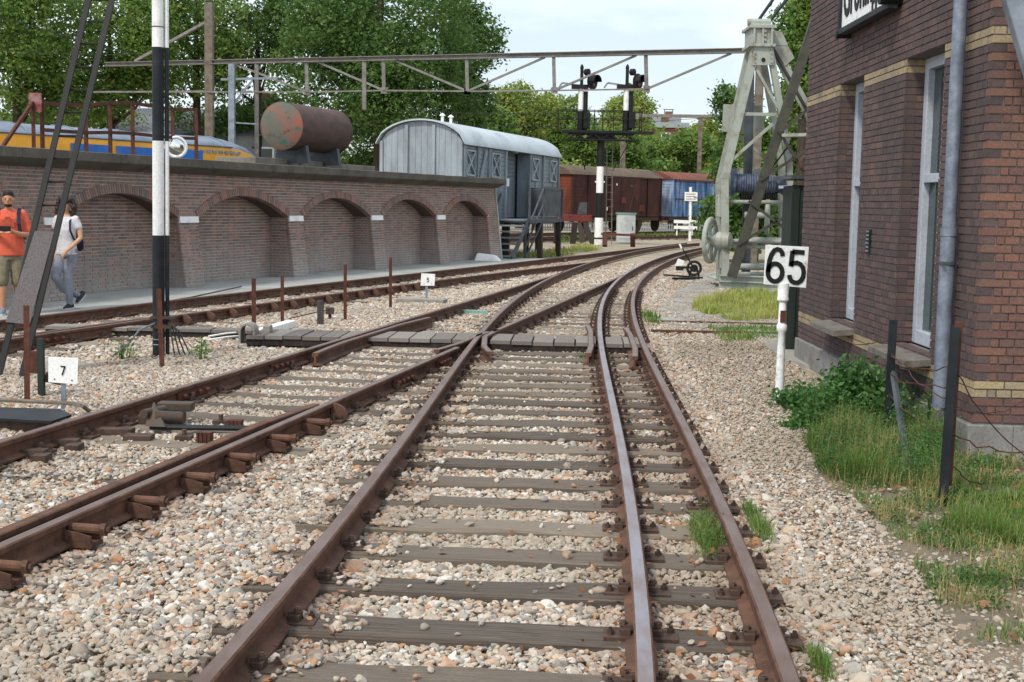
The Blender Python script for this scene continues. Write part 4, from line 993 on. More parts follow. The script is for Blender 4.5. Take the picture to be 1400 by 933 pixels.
# overhead wires
def wire(a_, b_, sag=.25, r=.012, label='', n=10):
    pts = [a_.lerp(b_, i / n) - V((0, 0, sag * 4 * (i / n) * (1 - i / n))) for i in range(n + 1)]; m = MB(); m.path(pts, r, 5); return tag(m.build('overhead_wire', M['cable']), label, 'wire')
wire(AY(-30, 12, 49), AY(190, 75, 51), .1, .014, 'thin upper overhead wire in front of the left-hand trees')
wire(AY(-30, 66, 49), AY(190, 74, 51), .1, .014, 'thin level overhead wire in front of the left-hand trees')
wire(AY(320, 168, 50), AY(1000, 158, 92), .4, .014, 'long overhead wire passing below the gantry')
wire(AY(540, 80, 47), AY(760, 158, 60), .2, .012, 'overhead wire sloping down from the gantry towards the signal bridge')
wire(AY(560, 150, 50), AY(770, 155, 60), .1, .012, 'level overhead wire left of the signal bridge')

# second, distant gantry
g2 = empty('catenary_gantry', AY(960, 200, 92), 'distant thin catenary gantry left of the crane', 'gantry')
m = MB(); m.beam(AY(868, 158, 92), AY(1000, 160, 92), .2, .22); m.build('beam', M['grey_beam'], g2)
for px in (958,):
    q = AY(px, 160, 92); m = MB(); m.beam(V((q.x, 92, 0)), q, .26, .26, V((0, 1, 0))); m.build('mast', M['concrete_mast'], g2)
m = MB(); q = AY(914, 156, 92); m.beam(q + V((-.28, 0, 0)), q + V((-.28, 0, .28)), .06, .06, V((0, 1, 0))); m.beam(q + V((.28, 0, 0)), q + V((.28, 0, .28)), .06, .06, V((0, 1, 0))); m.beam(q + V((-.35, 0, .3)), q + V((.35, 0, .3)), .1, .06); m.build('bracket', M['grey_beam'], g2)
ms = empty('concrete_mast', AY(852, 230, 70), 'plain grey mast standing behind the brown wagon', 'mast')
q = AY(852, 190, 84); m = MB(); m.beam(V((q.x, 84, 0)), q, .32, .32, V((0, 1, 0))); m.build('post', M['concrete_mast'], ms)

# ------------------------------------------------------------------ signal bracket with two colour-light signals
SB = G(818, 335); SY = SB.y
sgm = empty('signal_mast', SB, 'black and white banded signal mast carrying a railed bracket platform', 'signal')
def sy(px, py, dy=0.0): return AY(px, py, SY + dy)
m = MB(); zs_ = [(335, 298, 'white'), (298, 264, 'black'), (264, 228, 'white'), (228, 182, 'black')]
for i, (pa, pb, mt) in enumerate(zs_):
    m = MB(); a_, b_ = sy(817, pa), sy(819, pb); x0 = SB.x; r_ = .19 if i == 0 else .16
    m.tube(V((x0, SY, a_.z if i else 0)), V((x0, SY, b_.z)), r_, n=16); m.build('mast_section', M[mt], sgm, smooth=True)
m = MB(); m.tube(V((SB.x, SY, sy(817, 327).z)), V((SB.x, SY, sy(817, 325).z)), .2, n=16); m.build('collar', M['black'], sgm)
m = MB(); m.tube(V((SB.x - .22, SY, sy(817, 249).z)), V((SB.x + .22, SY, sy(817, 249).z)), .035, n=6); m.build('step_iron', M['white'], sgm)
pz = sy(818, 181).z; xl, xr = sy(768, 181).x, sy(884, 181).x; xr2 = sy(893, 181).x
m = MB(); m.box((((xl + xr2) / 2), SY, pz), (xr2 - xl, .9, .1)); m.build('platform', M['black'], sgm)
gz = sy(818, 191).z
xa, xb = sy(776, 186).x, sy(867, 186).x
for dy in (-.35, .35):
    m = MB(); m.beam((xa, SY + dy, pz - .08), (xb, SY + dy, pz - .08), .06, .06); m.beam((xa, SY + dy, gz - .02), (xb, SY + dy, gz - .02), .06, .06)
    nb = 8
    for i in range(nb):
        x0, x1 = xa + (xb - xa) * i / nb, xa + (xb - xa) * (i + 1) / nb; m.beam((x0, SY + dy, pz - .08 if i % 2 else gz), (x1, SY + dy, gz if i % 2 else pz - .08), .05, .05, V((0, 1, 0)))
    m.build('lattice_girder', M['black'], sgm)
m = MB(); m.box((SB.x, SY, (pz + gz) / 2 - .02), (1.2, .5, pz - gz + .04)); m.build('bracket_box', M['black'], sgm)
rz = sy(818, 152).z
for px in (763, 787, 812, 823, 838, 866, 876):
    x_ = sy(px, 165).x
    for dy in ((-.43, .43) if px in (763, 876) else (-.43,)):
        m = MB(); m.tube((x_, SY + dy, pz), (x_, SY + dy, rz), .022, n=6); m.build('railing_post', M['black'], sgm)
for z_ in (rz, (rz + pz) / 2 + .1):
    m = MB(); m.tube((sy(763, 165).x, SY - .43, z_), (sy(880, 165).x, SY - .43, z_), .02, n=6); m.tube((sy(763, 165).x, SY + .43, z_), (sy(880, 165).x, SY + .43, z_), .02, n=6); m.build('railing', M['black'], sgm)
for (pa, pya, pb, pyb) in ((788, 195, 800, 232), (862, 192, 837, 235), (804, 195, 799, 232)):
    m = MB(); m.tube(sy(pa, pya, .3), sy(pb, pyb, 1.2), .02, n=5); m.build('stay', M['black'], sgm)
m = MB(); m.tube(sy(830, 182, .5), V((sy(830, 300).x, SY + .5, .0)), .025, n=6); m.tube(sy(838, 182, .5), V((sy(838, 300).x, SY + .5, 0)), .02, n=6)
for k_ in range(14):
    z_ = .4 + k_ * .33; m.tube((sy(830, 300).x, SY + .5, z_), (sy(838, 300).x, SY + .5, z_), .012, n=5)
m.build('ladder', M['grey_beam'], sgm)
def sig_head(pxc, label):
    e = empty('colour_light_signal', V((sy(pxc, 181).x, SY, pz)), label, 'signal'); x_ = sy(pxc, 140).x
    zz = lambda py: sy(pxc, py).z
    for pa, pb, mt, r_ in ((181, 152, 'black', .14), (152, 122, 'white', .12)):
        m = MB(); m.tube((x_, SY, zz(pa)), (x_, SY, zz(pb)), r_, n=12); m.build('post_section', M[mt], e, smooth=True)
    m = MB(); m.tube((x_ + .22, SY + .05, zz(178)), (x_ + .22, SY + .05, zz(125)), .1, n=8); m.box((x_ + .28, SY, zz(165)), (.3, .3, .7)); m.build('relay_box', M['black'], e)
    m = MB(); m.box((x_ - .05, SY, zz(119)), (.75, .4, .18)); m.box((x_ + .02, SY, zz(105)), (.14, .12, zz(92) - zz(118))); m.lathe((x_ + .02, SY, zz(94)), Zv, [(0, .09), (.12, .07), (.2, .01)], 10); m.build('bracket', M['black'], e)
    hc = V((x_ + .5, SY - .1, zz(112))); ax = V((.75, -.66, 0)).normalized(); m = MB(); m.lathe(hc - ax * .05, ax, [(0, .28), (.02, .36), (.06, .36), (.07, .33)], 24); m.build('target_disc', M['black'], e, smooth=True)
    for i, (dz, mt) in enumerate(((.14, 'lens_green'), (-.14, 'lens_red'))):
        m = MB(); c_ = hc + ax * .03 + V((0, 0, dz)); m.lathe(c_, ax, [(0, .09), (.04, .085), (.06, .05), (.065, .005)], 16); m.build('lens', M[mt], e, smooth=True)
    m = MB(); c_ = hc + ax * .02
    vs = []
    for k_ in range(13):
        t_ = math.pi * (k_ / 12); u_ = ax.cross(Zv); r0 = u_ * math.cos(t_) * .3 + Zv * math.sin(t_) * .3; vs += [c_ + r0, c_ + r0 + ax * .28, c_ + r0 * .95 + ax * .28, c_ + r0 * .95]
    m.add(vs, [(4 * i + j, 4 * i + (j + 1) % 4, 4 * i + 4 + (j + 1) % 4, 4 * i + 4 + j) for i in range(12) for j in range(4)]); m.build('hood', M['black'], e, smooth=True)
    m = MB(); c_ = V((x_ + .2, SY - .05, zz(99))); m.lathe(c_ - ax * .04, ax, [(0, .1), (.02, .15), (.2, .15), (.21, .12)], 14); m.build('upper_lamp', M['black'], e, smooth=True)
    m = MB(); m.beam((x_ - .15, SY, zz(117)), (x_ - .85, SY, zz(114)), .05, .08); m.beam((x_ - .85, SY, zz(114)), (x_ - 1.0, SY, zz(121)), .05, .08); m.build('arm', M['grey_galv'], e)
M['lens_green'] = paint('green_lens', '1f5a46', '123a2d', .2, 5, .15); M['lens_red'] = paint('red_lens', '5c2a2e', '3a1b1e', .2, 5, .15)
sig_head(794, 'left-hand colour light signal on the bracket platform'); sig_head(856, 'right-hand colour light signal on the bracket platform')
# ------------------------------------------------------------------ hand crane
CYR = 29.4
crn = empty('yard_crane', AY(1030, 395, CYR), 'grey-green lattice hand crane with blue winch drum and spoked wheel', 'crane')
def cy(px, py, dy=0.0): return AY(px, py, CYR + dy) if dy == 0 else AY(px, py, CYR) + V((0, dy, 0))
def cbar(pts, w_, h_, name, mat='crane', dy=0.0, up=V((0, 1, 0)), parent=crn):
    m = MB()
    for a_, b_ in zip(pts[:-1], pts[1:]): m.beam(cy(*a_, dy), cy(*b_, dy), w_, h_, up)
    return m.build(name, M[mat], parent)
Lg = [(991, 385), (990, 245), (994, 228), (1010, 160), (1033, 64)]; Rg = [(1081, 385), (1079, 225), (1074, 190), (1052, 64)]
def leg(pts, dy, wd):
    m = MB()
    for a_, b_ in zip(pts[:-1], pts[1:]):
        A_, B_ = cy(*a_, dy), cy(*b_, dy); m.beam(A_, B_, .03, wd, V((1, 0, 0))); m.beam(A_ + V((0, wd / 2, 0)), B_ + V((0, wd / 2, 0)), wd, .025, V((0, 1, 0))); m.beam(A_ + V((0, -wd / 2, 0)), B_ + V((0, -wd / 2, 0)), wd, .025, V((0, 1, 0)))
    m.build('leg', M['crane'], crn)
leg(Lg, 0, .17); leg(Rg, 0, .13); leg([(993, 385), (992, 250), (1012, 165), (1034, 66)], .9, .16); leg([(1081, 385), (1080, 225), (1052, 66)], .9, .13)
# head casting
m = MB(); m.box((cy(1027, 50) + cy(1054, 50)) / 2 + V((0, .3, 0)), (.46, .9, .5)); hd = m.build('head_box', M['crane'], crn, bevel=.015)
m = MB(); m.box((cy(1025, 38) + cy(1057, 38)) / 2 + V((0, .3, 0)), (.58, 1.05, .06)); m.box((cy(1025, 63) + cy(1056, 63)) / 2 + V((0, .3, 0)), (.56, 1.0, .06)); m.build('flange', M['crane'], hd)
for px in (1029, 1041, 1053):
    m = MB(); m.box(cy(px, 50) + V((0, -.18, 0)), (.04, .07, .44)); m.build('rib', M['crane'], hd)
m = MB()
for k_ in range(3): m.tube(cy(1044, 44 + 6 * k_) + V((0, -.14, 0)), cy(1044, 44 + 6 * k_) + V((0, -.2, 0)), .03, n=8)
m.build('bolt', M['crane'], hd)
m = MB(); q = cy(1040, 33) + V((0, .2, 0)); m.box(q, (.42, .4, .12)); m.tube(q + V((-.25, 0, .06)), q + V((.25, 0, .06)), .08, n=12); m.build('saddle', M['crane'], hd)
gus = [cy(1029, 64), cy(1056, 64), cy(1056, 90), cy(1028, 90)]; m = MB(); m.prism([p + V((0, -.13, 0)) for p in gus], (0, .03, 0)); g_ = m.build('gusset', M['crane'], crn)
m = MB(); q = cy(1042, 83) + V((0, -.14, 0)); m.tube(q, q + V((0, -.012, 0)), .045, n=14); m.build('hole', M['black'], g_)
m = MB()
for px in (1031, 1053):
    for py in (68, 74, 80, 86): q = cy(px, py) + V((0, -.13, 0)); m.tube(q, q + V((0, -.025, 0)), .02, n=6)
m.build('rivets', M['crane'], g_)
m = MB(); m.prism([cy(1057, 40, .2), cy(1072, 42, .2), cy(1080, 61, .2), cy(1057, 61, .2)], (0, .5, 0)); m.build('head_plate', M['crane'], crn)
m = MB(); m.prism([cy(1060, 62, .2), cy(1080, 62, .2), cy(1089, 78, .2), cy(1076, 89, .2)], (0, .05, 0)); m.build('gusset', M['crane'], crn)
m = MB(); m.beam(cy(1064, 70, .25), cy(1112, 158, .25), .22, .05, V((0, 1, 0))); m.build('back_stay', M['crane'], crn)
m = MB(); m.beam(cy(1058, 64, .2), cy(1106, 150, .2), .05, .1, V((0, 1, 0))); m.build('back_stay', M['crane_dark'], crn)
# counter plate and cross members
m = MB(); m.prism([cy(1001, 137, 1.2), cy(1056, 139, 1.2), cy(1060, 178, 1.2), cy(999, 176, 1.2)], (0, .05, 0)); m.build('counter_plate', M['crane'], crn)
cbar([(1012, 156), (1062, 157)], .07, .09, 'cross_bar'); cbar([(1032, 92), (1063, 148)], .06, .09, 'diagonal', dy=-.02); cbar([(998, 221), (1056, 170)], .06, .09, 'diagonal', dy=-.03); cbar([(1010, 170), (1076, 225)], .06, .09, 'diagonal', dy=1.4); cbar([(1030, 100), (1012, 160)], .06, .09, 'diagonal', dy=1.4)
cbar([(1033, 90), (1027, 380)], .2, .05, 'centre_post', 'iron_grey', .7)
cbar([(1000, 233), (1062, 237)], .2, .12, 'cross_bar', dy=1.2)
for py, x0, x1, r_ in ((276, 998, 1082, .045), (294, 1020, 1050, .07), (329, 1012, 1076, .075), (337, 1000, 1050, .05), (365, 998, 1050, .075), (375, 992, 1050, .05)):
    m = MB(); m.tube(cy(x0, py, .2), cy(x1, py + 1, .2), r_, n=12); m.build('shaft', M['crane'], crn, smooth=True)
# base girder, pivot
m = MB(); a_, b_ = cy(982, 384), cy(1092, 388); m.beam(a_ + V((0, .75, 0)), b_ + V((0, .75, 0)), 1.9, .03); m.beam(a_ + V((0, -.1, 0)), b_ + V((0, -.1, 0)), .05, .26); m.beam(a_ + V((0, -.14, .13)), b_ + V((0, -.14, .13)), .12, .03); m.beam(a_ + V((0, -.14, -.13)), b_ + V((0, -.14, -.13)), .12, .03); m.build('base_girder', M['crane'], crn)
pv = cy(1030, 398); m = MB(); m.lathe((pv.x, CYR + .3, -.06), Zv, [(0, .5), (.06, .5), (.08, .28), (.2, .26), (.22, .4), (.34, .4)], 20); m.build('pivot', M['iron_grey'], crn, smooth=True)
# winch drum: blue barrel with flanges and wound rope
da, db = cy(1001, 250, .35), cy(1084, 253, .35); dd = (db - da).normalized(); dl = (db - da).length
m = MB(); m.lathe(da, dd, [(0, .2), (.02, .3), (.1, .3), (.12, .2), (.5, .19), (dl - .2, .19), (dl - .16, .22), (dl - .02, .3), (dl, .28)], 24); m.build('winch_drum', M['crane_blue'], crn, smooth=True)
m = MB()
for i in range(16): m.torus(da + dd * (.16 + i * .055), dd, .2, .024, 18, 6)
m.build('wound_rope', M['crane_blue'], crn, smooth=True)
m = MB()
for i in range(15): m.torus(cy(1030, 266, .4) + dd * (i * .055 - .2), dd, .12, .022, 14, 6)
m.build('lower_rope', M['crane_rope'], crn, smooth=True)
m = MB(); m.lathe(cy(990, 250, .35), dd, [(0, .05), (.03, .13), (.12, .15), (.2, .22), (.24, .22)], 18); m.build('bearing', M['crane'], crn, smooth=True)
m = MB(); q = cy(1086, 232, .35); m.beam(cy(1064, 256, -.05), cy(1090, 256, -.05), .05, .06); m.build('guard', M['white'], crn)
# spoked hand wheel seen edge-on at the left
wc = cy(972, 329, .1); wx = V((.9, -.43, 0)).normalized(); m = MB(); m.torus(wc, wx, .47, .055, 36, 8); m.build('hand_wheel', M['crane'], crn, smooth=True)
m = MB(); u_ = wx.cross(Zv).normalized()
for i in range(6):
    t_ = i * math.pi / 3 + .3; m.beam(wc, wc + (u_ * math.cos(t_) + Zv * math.sin(t_)) * .46, .05, .07, wx)
m.lathe(wc - wx * .12, wx, [(0, .08), (.02, .11), (.22, .12), (.3, .2), (.42, .2), (.45, .1)], 18); m.build('hub', M['crane'], crn, smooth=True)
m = MB(); m.tube(wc, cy(1076, 331, .1), .045, n=10); m.lathe(wc + wx * .26, wx, [(0, .1), (.03, .19), (.2, .19), (.23, .1)], 16); m.build('axle', M['crane'], crn, smooth=True)
gw = cy(1056, 296, .5); m = MB(); m.lathe(gw - V((.08, 0, 0)), V((1, -.2, 0)), [(0, .3), (.02, .42), (.1, .42), (.12, .34), (.121, .1)], 28); m.build('gear_wheel', M['crane'], crn, smooth=True)
m = MB(); m.box(cy(988, 282, .1), (.24, .3, .5)); m.box(cy(990, 352, .1), (.2, .3, .5)); m.build('bearing_block', M['crane'], crn, bevel=.02)
# jib: dark olive lattice leaning right
jb = -.5
def jbar(a_, b_, w_, name='jib_lattice'): m = MB(); m.ell(cy(*a_, jb), cy(*b_, jb), w_, w_ * .8, .015, V((0, -1, 0))); return m.build(name, M['crane_dark'], crn)
m = MB(); a_, b_ = cy(996, 378, jb), cy(1125, -20, jb); m.beam(a_, b_, .19, .025, V((0, -1, 0))); o_ = (b_ - a_).cross(V((0, -1, 0))).normalized(); m.beam(a_ + o_ * .085 + V((0, .09, 0)), b_ + o_ * .085 + V((0, .09, 0)), .022, .16, V((0, -1, 0))); m.beam(a_ - o_ * .085 + V((0, .09, 0)), b_ - o_ * .085 + V((0, .09, 0)), .022, .16, V((0, -1, 0))); m.build('jib_chord', M['crane_dark'], crn)
for a_, b_ in (((1002, 334), (1092, 282)), ((1018, 275), (1090, 330)), ((1033, 247), (1095, 207)), ((1058, 180), (1100, 248)), ((1060, 183), (1100, 150)), ((1062, 188), (1098, 188))): jbar(a_, b_, .06)
m = MB(); a_, b_ = cy(1062, 187, jb), cy(1098, 186, jb); m.beam(a_, b_, .1, .07); m.build('jib_strut', M['crane'], crn)
m = MB(); a_, b_ = cy(1098, 330, jb + .4), cy(1128, 60, jb + .4); m.beam(a_, b_, .17, .1, V((0, -1, 0))); m.build('jib_chord', M['crane_dark'], crn)
for (pa, pb) in (((1034, 34), (1075, -25)), ((1050, 34), (1093, -22))):
    m = MB(); m.tube(cy(*pa, .2), cy(*pb, .2), .035, n=8); m.build('tie_rod', M['black_blue'], crn)
m = MB(); q = cy(1094, 225, jb); m.torus(q, V((.6, -.8, 0)), .14, .05, 18, 8); m.build('hook_block', M['iron'], crn, smooth=True)
m = MB(); m.path([cy(1108, 120, jb), cy(1080, 190, jb), cy(1045, 245, .1)], .018, 6); m.build('hoist_rope', M['crane_rope'], crn)

# ------------------------------------------------------------------ speed board 65
def stroke(m, pts, w_, o, X, Yn, Zu, th=.008, n=0):    # flat ribbon letter strokes with rounded joints on a plane
    P = [V((p[0], p[1])) for p in pts] if False else pts; Lf = []; Rt = []
    for i, p in enumerate(P):
        a_ = P[max(i - 1, 0)]; b_ = P[min(i + 1, len(P) - 1)]; dx, dy = b_[0] - a_[0], b_[1] - a_[1]; l_ = math.hypot(dx, dy) or 1; nx, ny = -dy / l_, dx / l_
        Lf.append((p[0] + nx * w_ / 2, p[1] + ny * w_ / 2)); Rt.append((p[0] - nx * w_ / 2, p[1] - ny * w_ / 2))
    for i in range(len(P) - 1):
        q = [Lf[i], Lf[i + 1], Rt[i + 1], Rt[i]]; pts3 = [o + X * a_ + Zu * b_ for a_, b_ in q]; m.prism(pts3, Yn * th)
def arc(cx, cy_, rx, ry, a0, a1, n=14): return [(cx + rx * math.cos(R(a0 + (a1 - a0) * i / n)), cy_ + ry * math.sin(R(a0 + (a1 - a0) * i / n))) for i in range(n + 1)]
DIG = {'6': [arc(.3, .3, .22, .23, 0, 360, 24), [(.09, .3), (.09, .42), (.11, .6), (.16, .76), (.24, .87), (.33, .91), (.42, .89), (.48, .83), (.5, .74)]],
       '5': [[(.5, .88), (.13, .88)], [(.14, .9), (.11, .5)], [(.1, .52), (.18, .585), (.3, .6), (.4, .57), (.48, .49), (.515, .37), (.5, .24), (.44, .14), (.35, .085), (.25, .085), (.16, .12), (.1, .2), (.08, .27)]],
       '7': [[(.08, .88), (.52, .88)], [(.5, .9), (.4, .6), (.3, .3), (.22, .05)]]}
def digits(parent, txt, c, X, Nn, h_, w_=.155, mat='text_black', gap=.64, sq=1.0):
    for i, ch in enumerate(txt):
        m = MB(); o = c + X * ((i - (len(txt) - 1) / 2) * gap * h_ - .3 * h_) - Zv * (.49 * h_)
        for st in DIG[ch]: stroke(m, [((.3 + (a_ - .3) * sq) * h_, b_ * h_) for a_, b_ in st], w_ * h_, o + Nn * .004, X, Nn, Zv, .004)
        m.build('digit', M[mat], parent)
s65 = empty('speed_board', G(1066, 545), 'white speed board with black number 65 on a white iron post', 'sign')
b65 = G(1066, 548); Y65 = b65.y; tilt = V((.02, 0, 1)).normalized()
def p65(px, py): return AY(px, py, Y65)
m = MB(); cpl = [p65(1044, 389), p65(1102, 394), p65(1106, 338), p65(1047, 335)]; X65 = (cpl[1] - cpl[0]).normalized(); N65 = V((X65.y, -X65.x, 0)).normalized(); cc = sum(cpl, V()) / 4
m.prism([p + N65 * .0 for p in cpl], -N65 * .012); m.build('plate', M['white_rusty'], s65, bevel=.003)
Z65 = ((cpl[3] - cpl[0]) + (cpl[2] - cpl[1])).normalized(); _Z = Zv; Zv = Z65; digits(s65, '65', cc - X65 * .0, X65, N65, .36, .12, gap=.56, sq=.86); Zv = _Z
m = MB(); bt = b65 + V((0, .03, 0)); tp_ = p65(1072, 392) + V((0, .03, 0)); ax = (tp_ - bt); L6 = ax.length; ax.normalize(); m.lathe(bt, ax, [(-.1, .042), (.1, .042), (.45 * L6, .036), (.6 * L6, .034), (.62 * L6, .05), (.66 * L6, .05), (.68 * L6, .036), (.86 * L6, .036), (.88 * L6, .055), (.9 * L6, .055), (.91 * L6, .05), (L6, .056), (L6 + .03, .056)], 14); po = m.build('post', M['white_rusty'], s65, smooth=True)
m = MB(); q = bt.lerp(tp_, .74); m.box(q + V((0, -.035, 0)), (.05, .02, .11)); m.build('rust_patch', M['rust'], po)
# ------------------------------------------------------------------ number boards 7 and 5
def numboard(px, py_base, corners, txt, label, h_, post_w, base=None):
    o = G(px, py_base); e = empty('number_board', o, label, 'sign'); Yp = o.y; C4 = [AY(*c, Yp) for c in corners]; X = (C4[1] - C4[0]).normalized(); Nn = V((X.y, -X.x, 0)).normalized()
    m = MB(); m.prism([p for p in C4], -Nn * .006); m.build('plate', M['white'], e, bevel=.003); c = sum(C4, V()) / 4
    digits(e, txt, c + X * .0, X, Nn, h_ * .85, .12)
    m = MB(); m.box(V((o.x, o.y + .02, (c.z) / 2 - .05)), (post_w, .012, c.z + .1)); m.build('post', M['grey_galv'], e)
    m = MB()
    for s_ in (-1, 1): q = c + X * (s_ * h_ * .7) - Zv * h_ * .75 + Nn * .0; m.tube(q, q + Nn * .006, .006, n=6)
    m.build('screw', M['iron'], e); return e
numboard(86, 560, [(66, 523), (106, 526), (107, 490), (66, 488)], '7', 'small white board with number 7 on a grey post', .105, .04)
numboard(583, 411, [(575, 391), (594, 391), (595, 375), (576, 374)], '5', 'small white board with number 5 near the arched wall', .1, .045)
m = MB(); a_, b_ = G(545, 411, .02), G(609, 413, .02); m.beam(a_, b_, .35, .09); tag(m.build('concrete_slab', M['culvert'], bevel=.01), 'pale concrete slab at the foot of the number 5 board', 'slab')

# ------------------------------------------------------------------ black and white signal post with ladder
SP = G(217, 486); SPY = SP.y
sem = empty('signal_post', SP, 'tall black and white banded signal post with thin pipe alongside', 'signal post')
lean = (AY(215.5, 0, SPY) - SP).normalized()
def zat(py): q = AY(217, py, SPY); return q.z / lean.z
segs = [(0, 322, 'black_blue'), (322, 193, 'white'), (193, 65, 'black_blue'), (65, -260, 'white')]; prev = 0.0
for i, (pa, pb, mt) in enumerate(segs):
    t1_ = zat(pb); t0_ = prev; m = MB(); m.tube(SP + lean * t0_, SP + lean * t1_, .064 if i else .068, n=20); m.build('post_section', M[mt], sem, smooth=True)
    o_ = lean * 0 + V((.093, .03, 0)); m = MB(); m.tube(SP + o_ + lean * (t0_ if i else -.02), SP + o_ + lean * t1_, .023, n=12); m.build('pipe_section', M[mt], sem, smooth=True); prev = t1_
m = MB(); m.tube(SP + lean * zat(38), SP + lean * (zat(38) + .012), .066, n=20); m.build('joint', M['iron_grey'], sem)
m = MB(); q = SP + lean * zat(434); m.box(q + V((.05, 0, 0)), (.26, .16, .03)); m.box(SP + lean * zat(446) + V((.05, 0, 0)), (.24, .18, .04)); m.build('clamp', M['grease'], sem)
for dz in (.06, .12):
    m = MB(); m.torus(SP + lean * (zat(478) + dz), lean, .07, .006, 20, 6); m.build('strap', M['grey_galv'], sem)
m = MB()
for k_ in range(4): m.path([SP + lean * zat(440) + V((.12, -.04, 0)), SP + V((.16 + .03 * k_, -.08, .3)), SP + V((.22 + .05 * k_, -.15 + .04 * k_, .02))], .009, 5)
m.build('cable', M['cable'], sem)
def cablepath(pts, r, label, mat='cable', name='cable'): m = MB(); m.path(pts, r, 6); return tag(m.build(name, M[mat], smooth=True), label, 'cable')
pc = SP + lean * zat(440)
cablepath([pc, AY(190, 452, SPY - .3), AY(178, 468, SPY - .9), G(155, 486, .02)], .011, 'signal wire running from the banded post down to the gravel on the left', 'grey_galv')
cablepath([G(205, 416, .14), G(260, 407, .16), G(330, 392, .12)], .012, 'thin black cable lying along the pavement edge')
for i, (ya, yb) in enumerate(((452, 448), (457, 453))): cablepath([G(285, ya + 8, .06), G(310, (ya + yb) / 2 + 6, .09), G(333, yb + 6, .08)], .012, ('upper' if i == 0 else 'lower') + ' white signal wire entering the small concrete culvert', 'white')
lad = empty('ladder', G(14, 513), 'black iron ladder leaning against the banded signal post', 'ladder')
def ldp(px, py):                                   # ladder lies in a plane leaning towards the post
    yb_, yt_ = G(14, 513).y, 14.35; f = (513 - py) / 513; return AY(px, py, yb_ + (yt_ - yb_) * f)
for a_, b_ in (((-1, 512), (187.5, -280)), ((30, 515), (220, -280))):
    m = MB(); m.beam(ldp(*a_), ldp(*b_), .058, .03, V((0, -1, .3))); m.build('side_rail', M['black'], lad)
for py in (-260, -230, -200, -170, -140, -110, -85, -58, -30, 0, 30, 60, 92, 123, 154, 186, 217, 249, 281):
    f = (513 - py) / 542; a_, b_ = ldp(-1 + 129 * f, py), ldp(30 + 130 * f, py); m = MB(); m.tube(a_, b_, .011, n=6); m.build('rung', M['black'], lad)
pl4 = [ldp(50, 316), ldp(76, 317), ldp(43, 443), ldp(10, 440)]; m = MB(); m.prism([p + V((0, -.03, 0)) for p in pl4], (0, -.02, 0)); m.build('board', M['old_wood'], lad)

# ------------------------------------------------------------------ rusty posts between the tracks
def ipost(px, pb, pt, w_, label, mat='rust', pxt=None, group=None):
    o = G(px, pb); e = AY(px if pxt is None else pxt, pt, o.y); m = MB(); d_ = (e - o); q0 = o - V((0, 0, .1))
    m.beam(q0, e, w_, .008, V((0, -1, 0))); m.beam(q0 + V((0, .02, 0)), e + V((0, .02, 0)), .01, .04, V((0, 1, 0)))
    return tag(m.build('marker_post', M[mat]), label, 'post', group)
ipost(37, 548, 418, .05, 'rusty iron post beside the number 7 board', pxt=36); ipost(222, 501, 395, .052, 'rusty iron post in front of the banded signal post', pxt=217)
ipost(347, 467, 381, .055, 'rusty iron post at the small concrete culvert'); ipost(386, 441, 378, .05, 'rusty iron post behind the plank crossing, second from the culvert'); ipost(472, 437, 362, .05, 'rusty iron post nearest the middle of the plank crossing'); ipost(534, 421, 352, .05, 'rusty iron post left of the number 5 board')
o = G(438, 443); m = MB(); m.box((o.x, o.y, .16), (.09, .08, .36)); tag(m.build('wooden_stake', M['old_wood'], bevel=.006), 'short grey wooden stake behind the plank crossing', 'stake')
o = G(451, 436); m = MB(); m.box((o.x, o.y, .12), (.12, .1, .1)); m.tube((o.x, o.y, -.05), (o.x, o.y, .1), .025, n=8); tag(m.build('wire_guide', M['iron']), 'small dark iron wire guide beside the wooden stake', 'wire guide')
cablepath([G(395, 436, .1), G(420, 430, .14), G(451, 423, .16)], .008, 'thin signal wire by the wooden stake')
e = empty('wire_pulley_post', G(57, 541), 'short dark green iron post with pulley beside the number 7 board', 'post'); o = G(57, 541)
m = MB(); m.box((o.x, o.y, .24), (.055, .05, .56)); m.build('post', M['green_dark'], e); m = MB(); m.box((o.x - .06, o.y + .05, .3), (.1, .06, .2)); m.tube((o.x + .02, o.y + .06, .16), (o.x + .18, o.y + .06, .13), .045, n=10); m.build('pulley', M['rust'], e)
# culvert: arched concrete cover, and a pale kerb beside it
cv = empty('concrete_culvert', G(337, 470), 'small arched concrete cable culvert beside the plank crossing', 'culvert'); o = G(337, 471)
m = MB(); pr = [(-.1, 0), (-.1, .16)] + [(.1 * math.cos(R(a_)), .16 + .1 * math.sin(R(a_))) for a_ in range(165, 0, -15)] + [(.1, .16), (.1, 0), (.075, 0), (.075, .16)] + [(.075 * math.cos(R(a_)), .16 + .075 * math.sin(R(a_))) for a_ in range(15, 180, 15)] + [(-.075, .16), (-.075, 0)]
vs = [(o.x + x_, o.y + yy_, z_) for yy_ in (0, .28) for x_, z_ in pr]; n_ = len(pr); hf = n_ // 2
m.add(vs, [(i, (i + 1) % n_, n_ + (i + 1) % n_, n_ + i) for i in range(n_)] + [(i, i + 1, n_ - 2 - i, n_ - 1 - i) for i in range(hf - 1)]); m.build('cover', M['culvert'], cv)
m = MB(); m.box((o.x + .2, o.y + .35, .1), (.09, .2, .22)); m.build('side_stone', M['culvert'], cv, bevel=.01)
m = MB(); a_, b_ = G(352, 452, .1), G(398, 439, .1); m.beam(a_ - V((0, 0, .04)), b_ - V((0, 0, .04)), .14, .1); tag(m.build('kerb_stone', M['white'], bevel=.01), 'pale kerb stone running back from the culvert', 'kerb')
